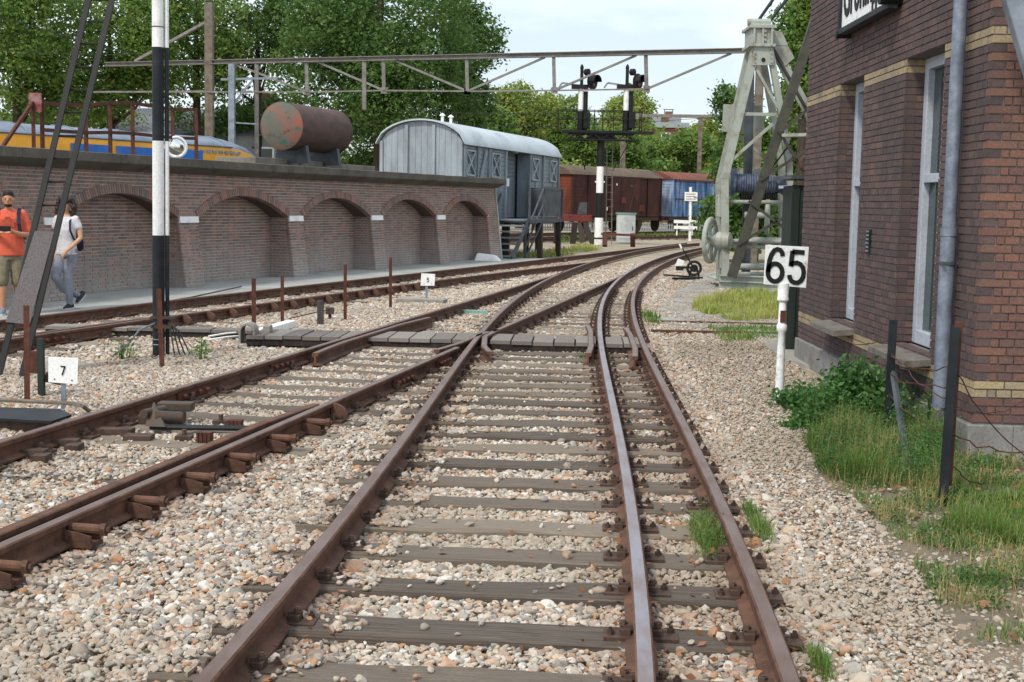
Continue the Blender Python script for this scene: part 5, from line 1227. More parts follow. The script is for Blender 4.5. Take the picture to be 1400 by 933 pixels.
m = MB(); a_, b_ = G(612, 425, .02), G(668, 428, .02); m.beam(a_, b_, .12, .06); tag(m.build('tie_plate', M['cab_top']), 'pale blue-grey bar lying between rails beyond the planks', 'bar')

# ------------------------------------------------------------------ point machine and rodding on the left track
pm = empty('point_lock', G(215, 580), 'greasy point lock fitting between the left rails', 'point mechanism')
def gl(px, py, z=.05): return G(px, py, z)
o = gl(222, 572); m = MB(); m.box(o + V((0, 0, .0)), (.34, .2, .08)); m.box(o + V((.08, .12, .08)), (.28, .12, .07)); m.build('housing', M['grease'], pm, bevel=.01)
m = MB(); m.prism([gl(198, 583, .06), gl(226, 584, .06), gl(210, 578, .06) + V((0, 0, .16))], (0, .03, 0)); m.build('bracket', M['grease'], pm)
m = MB(); m.tube(gl(212, 570, .12), gl(248, 572, .1), .05, n=12); m.tube(gl(196, 566, .15), gl(224, 560, .14), .035, n=10); m.build('spring_box', M['grease'], pm, smooth=True)
m = MB(); m.tube(gl(205, 584, .05), gl(345, 586, .05), .022, n=8); m.build('rod', M['black_blue'], pm, smooth=True)
m = MB(); m.box(gl(155, 590, .03), (.3, .12, .05)); m.box(gl(190, 600, .02), (.2, .14, .06)); m.build('lug', M['iron'], pm)
for px, py in ((322, 580), (280, 597)):
    m = MB(); q = gl(px, py, .05); m.box(q, (.11, .08, .07))
    for k_ in range(4): m.box(q + V((-.045 + k_ * .03, -.042, 0)), (.012, .012, .07))
    m.build('slide_block', M['rust'], pm)
m = MB()
for px, py in ((302, 577), (252, 598)): q = gl(px, py, .02); m.tube(q, q + V((0, 0, .06)), .02, n=6); m.box(q, (.12, .1, .03))
m.build('bolt', M['iron'], pm)
for i, (px, py) in enumerate(((40, 620), (85, 606))):
    m = MB(); q = gl(px, py, .03); m.box(q, (.24, .1, .06)); m.box(q + V((.12, -.1, -.01)), (.1, .14, .05)); m.build('slide_chair', M['iron'], pm)
# cover plate with pipe in the bottom left
m = MB(); q4 = [G(-40, 556, .1), G(82, 559, .1), G(98, 567, .1), G(70, 576, .1), G(-40, 570, .1)]; m.prism(q4, (0, 0, -.02)); cp_ = empty('cable_box', G(20, 575), 'dark steel cover plate over a cable box in the bottom left ballast', 'cable box'); m.build('lid', M['black_blue'], cp_)
m = MB(); q4 = [G(-40, 572, .08), G(66, 577, .08), G(60, 574, .08), G(-40, 560, .08)]; m.prism([V((p.x, p.y, .075)) for p in q4], (0, 0, -.1)); m.build('box', M['iron'], cp_)
cablepath([G(-30, 546, .1), G(40, 549, .1), G(100, 552, .1), G(112, 555, .09), G(122, 562, .0)], .018, 'thin brown pipe lying behind the dark cover plate', 'concrete_mast', 'pipe')

# ------------------------------------------------------------------ point lever near the crane
lv = empty('point_lever', G(940, 379), 'black hand point lever with white counterweight near the crane', 'point lever'); o = G(946, 379)
def lq(px, py): return AY(px, py, o.y)
m = MB(); m.torus(lq(949, 367), V((0, 1, 0)), .17, .035, 22, 8); m.lathe(lq(949, 367) + V((0, -.03, 0)), V((0, 1, 0)), [(0, .04), (.0, .1), (.06, .1)], 14); m.build('wheel', M['black'], lv, smooth=True)
m = MB(); m.beam(lq(940, 352), lq(948, 366), .04, .05, V((0, 1, 0))); m.beam(lq(931, 336), lq(941, 354), .03, .03, V((0, 1, 0))); m.build('lever', M['black'], lv)
m = MB(); m.beam(lq(929, 334), lq(932, 340), .045, .045, V((0, 1, 0))); m.build('handle', M['white'], lv)
m = MB(); m.prism([lq(924, 364), lq(934, 363), lq(936, 357), lq(928, 354)], (0, .16, 0)); m.build('counterweight', M['white'], lv); m = MB(); m.box(lq(929, 367), (.17, .18, .1)); m.beam(lq(932, 366), lq(950, 366), .05, .06); m.build('weight_box', M['black'], lv)
m = MB(); m.beam(G(908, 376, .05), G(960, 380, .05), .06, .04); m.beam(G(920, 381, .03), G(955, 381, .03), .12, .05); m.beam(lq(942, 379), lq(946, 366), .05, .05, V((0, 1, 0))); m.beam(lq(956, 379), lq(952, 366), .05, .05, V((0, 1, 0))); m.build('base', M['black'], lv)

# ------------------------------------------------------------------ far yard furniture
cb = empty('relay_cabinet', G(855, 332), 'white metal relay cabinet with pale green lid beside the signal mast', 'cabinet'); o = G(855, 332)
m = MB(); z1 = AY(855, 293, o.y).z; m.box((o.x, o.y, z1 / 2), (.88, .6, z1)); m.build('body', M['cabinet'], cb, bevel=.02)
m = MB(); m.box((o.x, o.y, z1 + .03), (.98, .7, .07)); m.build('lid', M['cab_top'], cb, bevel=.01); m = MB(); m.box((o.x + .02, o.y - .31, z1 * .55), (.78, .025, z1 * .8)); d_ = m.build('door', M['cabinet'], cb); m = MB(); m.box((o.x + .3, o.y - .335, z1 * .5), (.04, .03, .2)); m.build('handle', M['iron_grey'], d_)
xs = empty('warning_post', G(943, 329), 'white post with small text board and two crossbars', 'sign'); o = G(943, 329); k_ = o.y / FOC
def xq(px, py): return AY(px, py, o.y)
m = MB(); m.beam(V((o.x, o.y, -.05)), xq(944, 256), .13, .1, V((0, 1, 0))); m.build('post', M['white'], xs)
for py in (303, 311):
    m = MB(); m.beam(xq(921, py) + V((0, -.09, 0)), xq(953, py + 1) + V((0, -.09, 0)), .06, .17, Zv); m.build('crossbar', M['white'], xs)
for px in (926, 947):
    m = MB(); m.beam(xq(px, 301) + V((0, -.02, 0)), xq(px - 1, 322) + V((0, -.02, 0)), .06, .06, V((0, 1, 0))); m.build('leg', M['white'], xs)
m = MB(); q = xq(944.5, 269); m.box(q + V((0, -.08, 0)), (.68, .03, .47)); bo = m.build('board', M['white'], xs)
m = MB()
for r_ in range(3):
    x_ = -.26
    while x_ < .24:
        l_ = random.uniform(.03, .08); m.box(q + V((x_ + l_ / 2, -.098, .13 - r_ * .13)), (l_, .006, .04)); x_ += l_ + .02
m.build('lettering', M['red_beam'], bo)
bf = empty('buffer_stop', G(790, 334), 'red beamed timber buffer stop beside the grey van steps', 'buffer stop'); o = G(800, 333)
def bq(px, py): return AY(px, py, o.y)
m = MB(); m.beam(bq(755, 298), bq(809, 299), .3, .32); m.build('beam', M['red_beam'], bf, bevel=.02)
for a_, b_ in (((786, 304), (783, 334)), ((793, 304), (797, 332)), ((798, 304), (811, 334)), ((762, 304), (760, 334))):
    m = MB(); m.beam(bq(*a_), bq(*b_), .26, .24, V((0, 1, 0))); m.build('prop', M['dark_wood'], bf)
m = MB(); m.prism([bq(789, 293), bq(802, 293), bq(803, 277), bq(793, 277)], (0, .06, 0)); m.build('plate', M['iron_grey'], bf)
rb = empty('low_barrier', G(845, 336), 'low red barrier rail in front of the white cabinet', 'barrier'); o = G(845, 337)
m = MB(); m.beam(AY(822, 320, o.y), AY(869, 322, o.y), .12, .1); m.build('rail', M['red_beam'], rb)
for px in (827, 865):
    m = MB(); m.beam(AY(px, 321, o.y), G(px, 337), .2, .2, V((0, 1, 0))); m.build('leg', M['rust'], rb)
# white picket fence far behind the wagons
pf = empty('picket_fence', V((8, 100, 0)), 'low white picket fence glimpsed under the brown wagon', 'fence')
Pk = MB().box((0, 0, .28), (.08, .03, .56)).mesh('picket', M['house_pale'])
for i in range(110):
    q = V((2 + i * .17, 92 + i * .03, 0)); inst('picket', Pk, Matrix.Translation(q), pf)
m = MB(); m.beam((2, 92.05, .45), (20.6, 95.3, .45), .05, .06); m.beam((2, 92.05, .18), (20.6, 95.3, .18), .05, .06); m.build('rail', M['house_pale'], pf)
# houses far behind
def house(name, label, px, py_e, py_r, Y, w_, dpt, wall_m, roof_m, flat=False):
    q = AY(px, py_e, Y); ze, zr = q.z, AY(px, py_r, Y).z; e = empty(name, V((q.x, Y, 0)), label, 'house'); x0 = q.x
    m = MB(); m.box((x0, Y, ze / 2), (w_, dpt, ze)); m.build('wall', M[wall_m], e)
    m = MB()
    if flat: m.box((x0, Y, (ze + zr) / 2), (w_ + .5, dpt + .5, zr - ze))
    else: m.prism([(x0 - w_ / 2 - .3, Y - dpt / 2 - .4, ze), (x0 - w_ / 2 - .3, Y + dpt / 2 + .4, ze), (x0 - w_ / 2 - .3, Y, zr)], (w_ + .6, 0, 0))
    rf_ = m.build('roof', M[roof_m], e)
    for i in range(int(w_ / 2.2)):
        wx_ = x0 - w_ / 2 + 1.1 + i * 2.2; m = MB(); m.box((wx_, Y - dpt / 2 - .02, ze - 1.2), (1.0, .1, 1.3)); wo2 = m.build('window', M['white'], e); m = MB(); m.box((wx_, Y - dpt / 2 - .05, ze - 1.2), (.8, .1, 1.1)); m.build('pane', M['glass'], wo2)
    m = MB(); m.box((x0 + w_ * .3, Y, zr + .3), (.8, .8, 1.2)); m.build('chimney', M['house_wall'], rf_)
house('brick_house', 'far red brick house with pale flat roof between the trees', 872, 177, 170, 150, 10, 8, 'house_wall', 'house_pale', True)
house('brick_house', 'far red brick tower house beside the distant gantry', 898, 178, 163, 160, 4.6, 5, 'house_wall', 'house_pale', True)
house('grey_house', 'grey roofed house behind the train and trees', 300, 190, 150, 72, 9, 8, 'house_pale', 'house_roof')

# limewashed stone at the foot of the wall's end
q = G(672, 356, .1); m = MB(); m.hexa([q + V(p) for p in ((-.55, -.2, -.1), (.35, -.2, -.1), (.4, .2, -.1), (-.5, .2, -.1), (-.45, -.12, .2), (.1, -.12, .16), (.15, .12, .14), (-.4, .14, .22))]); tag(m.build('limewashed_stone', M['white'], bevel=.04), 'whitewashed stone lump at the foot of the wall end', 'stone')
# ------------------------------------------------------------------ wire fence beside the building
def angle_post(pb, Yo, pt, w_, mat='black_blue'):
    m = MB(); a_ = G(*pb); b_ = AY(*pt, a_.y); m.beam(a_ - V((0, 0, .15)), b_, w_, .01, V((0, -1, 0))); m.beam(a_ - V((-w_ / 2, -.03, .15)), b_ + V((w_ / 2, .03, 0)), .01, .06, V((0, -1, 0))); return m, a_, b_
fe = empty('wire_fence', G(1250, 640), 'broken wire fence on dark iron posts before the station building', 'fence')
m, f1a, f1b = angle_post((1212, 600), 0, (1221, 438), .06); m.build('post', M['black_blue'], fe)
m, f2a, f2b = angle_post((1288, 690), 0, (1306, 448), .056); p2 = m.build('post', M['black_blue'], fe)
m = MB(); m.beam(f2a.lerp(f2b, .1) + V((.05, .05, 0)), f2b + V((.04, .05, .02)), .035, .02, V((0, -1, 0))); m.box(f2b + V((.035, .04, -.02)), (.04, .04, .1)); m.build('rusty_stake', M['rust'], p2)
m = MB(); a_, b_ = G(1250, 668), AY(1221, 510, f1a.y); m.beam(a_ - V((0, 0, .1)), b_, .035, .035, V((0, -1, 0))); m.build('strut', M['iron_grey'], fe)
rngw = random.Random(3)
def fwire(a_, b_, sag, wob=.015, n=9):
    pts = [a_.lerp(b_, i / n) - V((0, 0, sag * 4 * i / n * (1 - i / n))) + V((rngw.uniform(-wob, wob), 0, rngw.uniform(-wob, wob))) * (0 < i < n) for i in range(n + 1)]
    m = MB(); m.path(pts, .0045, 5); m.build('wire', M['rust'], fe)
def fz(a_, b_, f): return a_.lerp(b_, f)
for f, g_ in ((.7, .78), (.55, .68), (.38, .4), (.72, .6)): fwire(fz(f1a, f1b, f), fz(f2a, f2b, g_), .05)
for f, tx in ((.78, (1420, 640)), (.55, (1410, 545)), (.42, (1420, 615)), (.3, (1345, 660))): fwire(fz(f2a, f2b, f), AY(*tx, f2a.y + .5), .06)
fwire(fz(f1a, f1b, .85), AY(1165, 470, f1a.y + 1.8), .02)

# ------------------------------------------------------------------ people
def skin_mat(name, c): return paint(name, c, None, .1, 6, .55, 0, .03)
M['skin_m'] = skin_mat('skin_tan', 'b98566'); M['skin_w'] = skin_mat('skin_light', 'c79a7c'); M['hair'] = paint('dark_hair', '1d1917', '2f2723', .4, 30, .6, 0, .5); M['hair2'] = paint('dark_curly_hair', '2a1f1b', '3d2d26', .4, 40, .6, 0, .8)
M['tee_orange'] = paint('orange_cotton', 'd9644a', 'b94f3a', .3, 9, .85, 0, .15); M['khaki'] = paint('khaki_cotton', '7d7560', '5f5847', .35, 9, .9, 0, .2); M['tee_white'] = paint('white_cotton', 'd6d6da', 'b4b4bc', .3, 9, .85, 0, .15); M['jeans'] = paint('grey_jeans', '8d929e', '6d727e', .4, 7, .9, 0, .2)
M['navy'] = paint('navy_bag', '1d2436', '12161f', .3, 6, .8); M['sneaker'] = paint('grey_sneaker', '8f959e', '565b63', .4, 15, .7); M['sneaker_d'] = paint('dark_sneaker', '23252a', '3a3c40', .3, 15, .7); M['sole'] = paint('white_sole', 'c9c9c6', '9a9a97', .3, 9, .8); M['print'] = paint('shirt_print', 'a54a3a', 'c0563f', .5, 18, .85)
class Figure:
    def __init__(s, name, base, face, label):
        s.o = V(base); s.f = V((face[0], face[1], 0)).normalized(); s.l = V((-s.f.y, s.f.x, 0)); s.e = empty(name, base, label, 'person')
    def p(s, l, f, z): return s.o + s.l * l + s.f * f + V((0, 0, z))
    def chain(s, m, pts, n=12):                # pts: (l, f, z, r): tapered limb with round joints
        for (a_, b_) in zip(pts[:-1], pts[1:]): m.tube(s.p(*a_[:3]), s.p(*b_[:3]), a_[3], b_[3], n)
        for a_ in pts: s.ball(m, a_[:3], (a_[3],) * 3)
    def ball(s, m, c, r, n=12):
        vs = []; c = s.p(*c); k_ = 8
        for i in range(1, k_):
            t_ = math.pi * i / k_
            for j in range(n): q = 2 * math.pi * j / n; vs.append(c + s.l * (r[0] * math.sin(t_) * math.cos(q)) + s.f * (r[1] * math.sin(t_) * math.sin(q)) + V((0, 0, r[2] * math.cos(t_))))
        o = len(vs); vs += [c + V((0, 0, r[2])), c - V((0, 0, r[2]))]
        fs = [(i * n + j, i * n + (j + 1) % n, (i + 1) * n + (j + 1) % n, (i + 1) * n + j) for i in range(k_ - 2) for j in range(n)] + [(o, (j + 1) % n, j) for j in range(n)] + [(o + 1, (k_ - 2) * n + j, (k_ - 2) * n + (j + 1) % n) for j in range(n)]
        m.add(vs, fs)
    def torso(s, m, rings, n=18):              # rings: (z, half width, half depth, l, f)
        vs = []
        for z, a_, b_, l_, f_ in rings:
            for j in range(n): q = 2 * math.pi * j / n; vs.append(s.p(l_ + a_ * math.cos(q), f_ + b_ * math.sin(q), z))
        fs = [(i * n + j, i * n + (j + 1) % n, (i + 1) * n + (j + 1) % n, (i + 1) * n + j) for i in range(len(rings) - 1) for j in range(n)] + [tuple(range(n - 1, -1, -1)), tuple((len(rings) - 1) * n + j for j in range(n))]
        m.add(vs, fs)
    def skin(s, m, name, mat, vox=.009, sm=4, parent=None):
        o = m.build(name, M[mat], parent or s.e, smooth=True); r = o.modifiers.new('remesh', 'REMESH'); r.mode = 'VOXEL'; r.voxel_size = vox; r.use_smooth_shade = True
        q = o.modifiers.new('smooth', 'SMOOTH'); q.factor = .5; q.iterations = sm; return o
    def hand(s, m, w_, d, side, curl=.5):      # palm and five fingers from the wrist w_ along d (local l,f,z)
        d = V(d).normalized(); up = V((0, 0, 1)); x_ = d.cross(up); x_ = (x_.normalized() if x_.length > .2 else V((1, 0, 0))); dn_ = d.cross(x_).normalized()
        if dn_.z > 0: dn_ = -dn_
        W = V(w_)
        def lp(a_, b_, c_): q = W + d * a_ + x_ * b_ + dn_ * c_; return (q.x, q.y, q.z)
        s.chain(m, [(*lp(0, 0, 0), .026), (*lp(.05, 0, .005), .034), (*lp(.085, 0, .01), .032)])
        for k_, (o_, ln) in enumerate(((-.03, .062), (-.011, .074), (.01, .07), (.029, .056))):
            s.chain(m, [(*lp(.08, o_, .01), .0105), (*lp(.08 + ln * .5, o_, .01 + ln * .25 * curl), .0098), (*lp(.08 + ln * .8, o_, .012 + ln * .75 * curl), .009)], 8)
        s.chain(m, [(*lp(.03, -.03 * side, .01), .0125), (*lp(.06, -.05 * side, .02), .011), (*lp(.085, -.045 * side, .035), .0095)], 8)
# man in an orange T-shirt looking at his phone
mo = G(12, 429, .09)
A = Figure('person', (mo.x + .04, mo.y, .09), (.22, -.97), 'bearded man in orange T-shirt and khaki shorts looking at a phone')
m = MB(); A.torso(m, [(.86, .16, .12, 0, 0), (1.0, .165, .125, 0, .01), (1.2, .18, .13, 0, .02), (1.4, .19, .12, 0, .01), (1.47, .12, .08, 0, 0), (1.52, .06, .06, 0, .01)])
A.chain(m, [(0, .01, 1.48, .06), (0, .035, 1.56, .057)]); A.ball(m, (0, .06, 1.645), (.075, .092, .108)); A.ball(m, (0, .085, 1.60), (.058, .07, .06)); A.ball(m, (0, .153, 1.625), (.014, .02, .02)); A.ball(m, (.077, .05, 1.64), (.012, .02, .03)); A.ball(m, (-.077, .05, 1.64), (.012, .02, .03))
for sd in (1, -1):
    A.chain(m, [(.19 * sd, 0, 1.42, .06), (.235 * sd, .0, 1.28, .052), (.265 * sd, .02, 1.14, .045), (.17 * sd, .18, 1.15, .039), (.075 * sd, .31, 1.19, .028)])
    A.hand(m, (.075 * sd, .31, 1.19), (-.25 * sd, .9, .25), sd, .8)
A.chain(m, [(.09, .0, .88, .09), (.1, .03, .5, .062), (.1, .0, .32, .06), (.1, -.06, .1, .04), (.1, -.04, .06, .04)]); A.chain(m, [(-.09, .0, .88, .09), (-.1, .14, .5, .06), (-.1, .15, .32, .06), (-.1, .17, .1, .04), (-.1, .18, .06, .04)])
body = A.skin(m, 'body', 'skin_m', .008)
m = MB(); A.torso(m, [(.84, .2, .155, 0, .01), (.95, .195, .155, 0, .015), (1.1, .19, .155, 0, .025), (1.25, .2, .15, 0, .02), (1.38, .215, .14, 0, .01), (1.46, .19, .105, 0, 0), (1.5, .1, .08, 0, 0)])
for sd in (1, -1): A.chain(m, [(.17 * sd, 0, 1.43, .075), (.22 * sd, 0, 1.3, .074), (.245 * sd, .005, 1.215, .075)])
sh = A.skin(m, 'shirt', 'tee_orange', .012)
m = MB(); m.box(A.p(0, .165, 1.3), (.17, .012, .1), A.l, A.f); m.box(A.p(0, .168, 1.33), (.08, .012, .14), A.l, A.f); m.build('shirt_print', M['print'], sh)
m = MB(); A.torso(m, [(.78, .185, .14, 0, .0), (.9, .195, .145, 0, .0), (.97, .185, .135, 0, .01)]); A.chain(m, [(.09, 0, .84, .115), (.105, .02, .6, .1), (.11, .025, .47, .1)]); A.chain(m, [(-.09, .02, .84, .115), (-.105, .1, .6, .1), (-.11, .13, .47, .1)]); A.skin(m, 'shorts', 'khaki', .012)
m = MB(); A.ball(m, (0, .04, 1.70), (.083, .1, .07)); A.ball(m, (0, .055, 1.735), (.07, .085, .05)); A.ball(m, (0, -.0, 1.66), (.08, .07, .08)); A.skin(m, 'hair', 'hair', .01, 2)
m = MB(); A.ball(m, (0, .09, 1.565), (.056, .066, .034)); A.ball(m, (0, .128, 1.568), (.034, .026, .018)); A.skin(m, 'beard', 'hair', .01, 2)
for sd in (1, -1):
    m = MB(); A.ball(m, (.03 * sd, .143, 1.65), (.009, .006, .006)); m.build('eye', M['hair'], body)
m = MB(); m.torus(A.p(.033, .155, 1.648), A.f, .018, .0012, 14, 5); m.torus(A.p(-.033, .155, 1.648), A.f, .018, .0012, 14, 5); m.build('glasses', M['black'], A.e)
for l_, f_ in ((.1, -.04), (-.1, .18)):
    m = MB(); A.chain(m, [(l_, f_ - .05, .06, .05), (l_, f_ + .03, .055, .052), (l_, f_ + .13, .04, .042), (l_, f_ + .17, .035, .032)]); so = A.skin(m, 'shoe', 'sneaker', .01, 3)
    m = MB(); m.prism([A.p(l_ - .045, f_ - .1, .0), A.p(l_ + .045, f_ - .1, .0), A.p(l_ + .05, f_ + .1, 0), A.p(l_ + .03, f_ + .2, 0), A.p(l_ - .03, f_ + .2, 0), A.p(l_ - .05, f_ + .1, 0)], (0, 0, .025)); m.build('sole', M['sole'], so)
ph = MB(); ph.box(A.p(0, .43, 1.235), (.155, .012, .075), A.l, A.f, V((0, 0, 1))); tag(ph.build('phone', M['black'], bevel=.004), 'black phone held sideways by the man in orange', 'phone')
def backpack(F, label, zc, h_, wd, dp, fo, strap_pts, mat='navy'):
    e = empty('backpack', F.p(0, fo, zc), label, 'backpack'); m = MB(); F.torso(m, [(zc - h_ / 2, wd * .4, dp * .4, 0, fo), (zc - h_ * .4, wd * .5, dp * .5, 0, fo), (zc + h_ * .3, wd * .48, dp * .45, 0, fo), (zc + h_ / 2, wd * .3, dp * .25, 0, fo + .02)], 16); m.build('bag', M[mat], e, smooth=True)
    for pts in strap_pts:
        m = MB(); P3 = [F.p(*q) for q in pts]
        for a_, b_ in zip(P3[:-1], P3[1:]): m.beam(a_, b_, .05 if mat == 'navy' and len(strap_pts) > 1 else .025, .014, F.f)
        m.build('strap', M[mat], e)
backpack(A, 'dark backpack worn by the man in orange', 1.22, .46, .32, .16, -.24, [[(.14 * s_, -.14, 1.42), (.14 * s_, -.02, 1.515), (.14 * s_, .1, 1.45), (.15 * s_, .165, 1.3), (.17 * s_, .15, 1.15), (.19 * s_, -.05, 1.08)] for s_ in (1, -1)])
# woman in white T-shirt and grey jeans
wo3 = G(93, 423, .09)
B = Figure('person', (wo3.x, wo3.y, .09), (-.18, -.98), 'dark curly haired woman in white T-shirt and grey jeans walking by the wall')
m = MB(); B.torso(m, [(.84, .15, .11, 0, 0), (1.02, .12, .09, 0, 0), (1.2, .14, .1, 0, .015), (1.34, .155, .095, 0, .0), (1.4, .1, .07, 0, 0), (1.45, .05, .05, 0, .005)])
B.chain(m, [(0, 0, 1.42, .05), (0, .02, 1.49, .047)]); B.ball(m, (0, .03, 1.565), (.068, .085, .1)); B.ball(m, (0, .055, 1.525), (.05, .06, .055)); B.ball(m, (0, .115, 1.555), (.012, .018, .018))
B.chain(m, [(.16, 0, 1.36, .048), (.2, -.02, 1.22, .042), (.225, .0, 1.08, .036), (.14, .12, .95, .031), (.085, .17, .89, .024)]); B.hand(m, (.085, .17, .89), (-.55, .35, -.75), 1, .6)
B.chain(m, [(-.16, 0, 1.36, .048), (-.19, -.05, 1.22, .042), (-.2, -.08, 1.08, .036), (-.19, .0, .92, .03), (-.18, .03, .86, .024)]); B.hand(m, (-.18, .03, .86), (0, .3, -.95), -1, .6)
B.chain(m, [(.06, .0, .84, .085), (.03, .06, .48, .058), (.04, .03, .3, .052), (.04, .02, .08, .035)]); B.chain(m, [(-.08, .0, .84, .085), (-.09, .2, .5, .058), (-.07, .02, .3, .05), (.1, -.22, .17, .035)])
wb = B.skin(m, 'body', 'skin_w', .008)
m = MB(); B.torso(m, [(.83, .17, .13, 0, .005), (.95, .15, .12, 0, .005), (1.05, .145, .115, 0, .01), (1.2, .16, .125, 0, .02), (1.32, .175, .115, 0, .005), (1.385, .15, .09, 0, 0), (1.4, .1, .075, 0, 0)])
for sd in (1, -1): B.chain(m, [(.145 * sd, 0, 1.36, .06), (.185 * sd, -.01, 1.25, .06)])
B.skin(m, 'shirt', 'tee_white', .011)
m = MB(); B.torso(m, [(.8, .165, .13, 0, -.005), (.86, .168, .13, 0, 0), (.93, .155, .12, 0, 0)]); B.chain(m, [(.065, -.005, .82, .1), (.04, .06, .48, .068), (.04, .035, .3, .06), (.04, .02, .09, .048)]); B.chain(m, [(-.075, .0, .82, .1), (-.085, .2, .5, .068), (-.065, .03, .31, .058), (.08, -.19, .19, .046)]); B.skin(m, 'jeans', 'jeans', .011)
m = MB(); rr = random.Random(5)
for i in range(70):
    a_ = rr.uniform(0, 2 * math.pi); z_ = rr.uniform(1.4, 1.68); r_ = .09 + .045 * math.sin((1.68 - z_) / .28 * math.pi); fx_ = math.sin(a_) * r_ * .85
    if fx_ > .035 and z_ < 1.63: continue
    B.ball(m, (math.cos(a_) * r_, fx_ - .0, z_), (.038, .038, .042), 8)
B.skin(m, 'hair', 'hair2', .012, 1)
for sd in (1, -1):
    m = MB(); B.ball(m, (.027 * sd, .108, 1.58), (.011, .008, .007)); m.build('eye', M['hair'], wb)
m = MB(); B.ball(m, (0, .112, 1.515), (.02, .008, .006)); m.build('mouth', M['print'], wb)
for l_, f_, z_, up in ((.04, .02, .0, 0), (.1, -.23, .09, .55)):
    m = MB(); c_, s_ = math.cos(up), math.sin(up)
    def q_(a_, b_): return (l_, f_ + a_ * c_ + b_ * s_ * .4, z_ + b_ - a_ * s_ * .9 + (.06 if up else 0))
    B.chain(m, [(*q_(-.05, .055), .042), (*q_(.03, .05), .042), (*q_(.11, .035), .034), (*q_(.15, .03), .027)]); so = B.skin(m, 'shoe', 'sneaker_d', .01, 3)
    m = MB(); m.hexa([B.p(l_ - .038, *q_(-.09, .005)[1:]), B.p(l_ + .038, *q_(-.09, .005)[1:]), B.p(l_ + .038, *q_(.17, .005)[1:]), B.p(l_ - .038, *q_(.17, .005)[1:]), B.p(l_ - .038, *q_(-.09, .026)[1:]), B.p(l_ + .038, *q_(-.09, .026)[1:]), B.p(l_ + .038, *q_(.17, .026)[1:]), B.p(l_ - .038, *q_(.17, .026)[1:])]); m.build('sole', M['sole'], so)
backpack(B, 'small navy backpack on the back of the woman in white', 1.05, .34, .34, .14, -.19, [[(.1, -.12, 1.33), (.1, -.0, 1.41), (.11, .1, 1.33), (.13, .135, 1.2), (.15, .08, 1.08), (.16, -.06, 1.0)]])
# ------------------------------------------------------------------ trees
def rot_leaves(c, size, r, flat=.0):           # c: (n,3) centres -> (n,4,3) leaf quads
    n = len(c); a = r.normal(size=(n, 3)); a[:, 2] *= .7; a /= np.linalg.norm(a, axis=1)[:, None]; b_ = r.normal(size=(n, 3)); b_ -= a * (a * b_).sum(1)[:, None]; b_ /= np.linalg.norm(b_, axis=1)[:, None]
    s_ = size * r.uniform(.6, 1.3, n)[:, None]; P = np.stack([c - a * s_, c + b_ * s_ * .55 - a * s_ * .1, c + a * s_, c - b_ * s_ * .55 - a * s_ * .1], 1); return P
def tree(name, label, px, py, Y, hw, hh, leaf, size, mat, seed, lobes=14, trunk=None, group=None, squash=.8, cat='tree', drop=0.0, lobe_r=(.2, .42)):
    r = np.random.default_rng(seed); c = AY(px, py, Y); k_ = Y / FOC; rx, rz = hw * k_, hh * k_; ry = rx * squash
    base = V((c.x, Y, 0)); e = empty(name, base, label, cat, group)
    L_ = []
    for i in range(lobes):
        d = r.normal(size=3); d /= np.linalg.norm(d); q = r.uniform(.45, .92)
        L_.append((np.array([c.x + d[0] * rx * q, Y + d[1] * ry * q, max(c.z + d[2] * rz * q, .4)]), r.uniform(*lobe_r)))
    L_.append((np.array([c.x, Y, c.z]), .4)); cs = []; nt_ = leaf // 14
    w_ = np.array([l[1] ** 2 for l in L_]); w_ /= w_.sum(); ids = r.choice(len(L_), nt_, p=w_)
    d = r.normal(size=(nt_, 3)); d /= np.linalg.norm(d, axis=1)[:, None]; rad = r.uniform(.55, 1.08, nt_) ** .6
    lc = np.array([l[0] for l in L_])[ids]; lr = np.array([l[1] for l in L_])[ids]
    tw = lc + d * (rad * lr)[:, None] * np.array([rx, ry, rz]); tw = tw[tw[:, 2] > .3]
    lv = np.repeat(tw, 14, 0) + r.normal(size=(len(tw) * 14, 3)) * np.array([1, 1, .7]) * size * 2.1
    me = quads_mesh('crown', rot_leaves(lv, size, r), mat); o = bpy.data.objects.new('crown', me); col.objects.link(o); par(o, e)
    if trunk is not None:
        tr0 = trunk; m = MB(); ht = max(c.z - rz * .55, .8); m.path([base - V((0, 0, .2)), base + V((.05, 0, ht * .5)), base + V((0, .05, ht)), V((c.x, Y, c.z + rz * .45))], [tr0 * 1.25, tr0, tr0 * .85, tr0 * .25], 10)
        for q, s_ in L_[:9]:
            a_ = base + V((0, 0, ht * r.uniform(.75, 1.2))); m.path([a_, a_.lerp(V(q), .5) + V((0, 0, -.1 * rz)), V(q)], [tr0 * .45, tr0 * .3, tr0 * .1], 6)
        m.build('trunk', M['bark'], e, smooth=True)
    return e
D_, Mi, Li = M['leaf_dark'], M['leaf_mid'], M['leaf_light']
tree('broadleaf_tree', 'dense green tree at the far left behind the train', 20, 55, 60, 120, 130, 30000, .1, Mi, 1, 26, .22)
tree('broadleaf_tree', 'yellowing green tree between the ladder and the banded post', 150, 70, 63, 105, 115, 26000, .1, Mi, 2, 24, .2)
tree('broadleaf_tree', 'airy tree with sky gaps behind the brown catenary mast', 268, 50, 66, 95, 115, 15000, .1, Mi, 3, 24, .2)
tree('broadleaf_tree', 'slender tree behind the blue-grey catenary mast', 352, 60, 68, 75, 115, 14000, .1, D_, 4, 22, .2)
tree('broadleaf_tree', 'great dark broadleaf tree above the rusty tank', 520, 62, 60, 150, 145, 46000, .1, D_, 5, 40, .32)
tree('broadleaf_tree', 'dark tree right of the great tree with ragged crown edge', 632, 85, 64, 50, 90, 14000, .1, D_, 6, 20, .22)
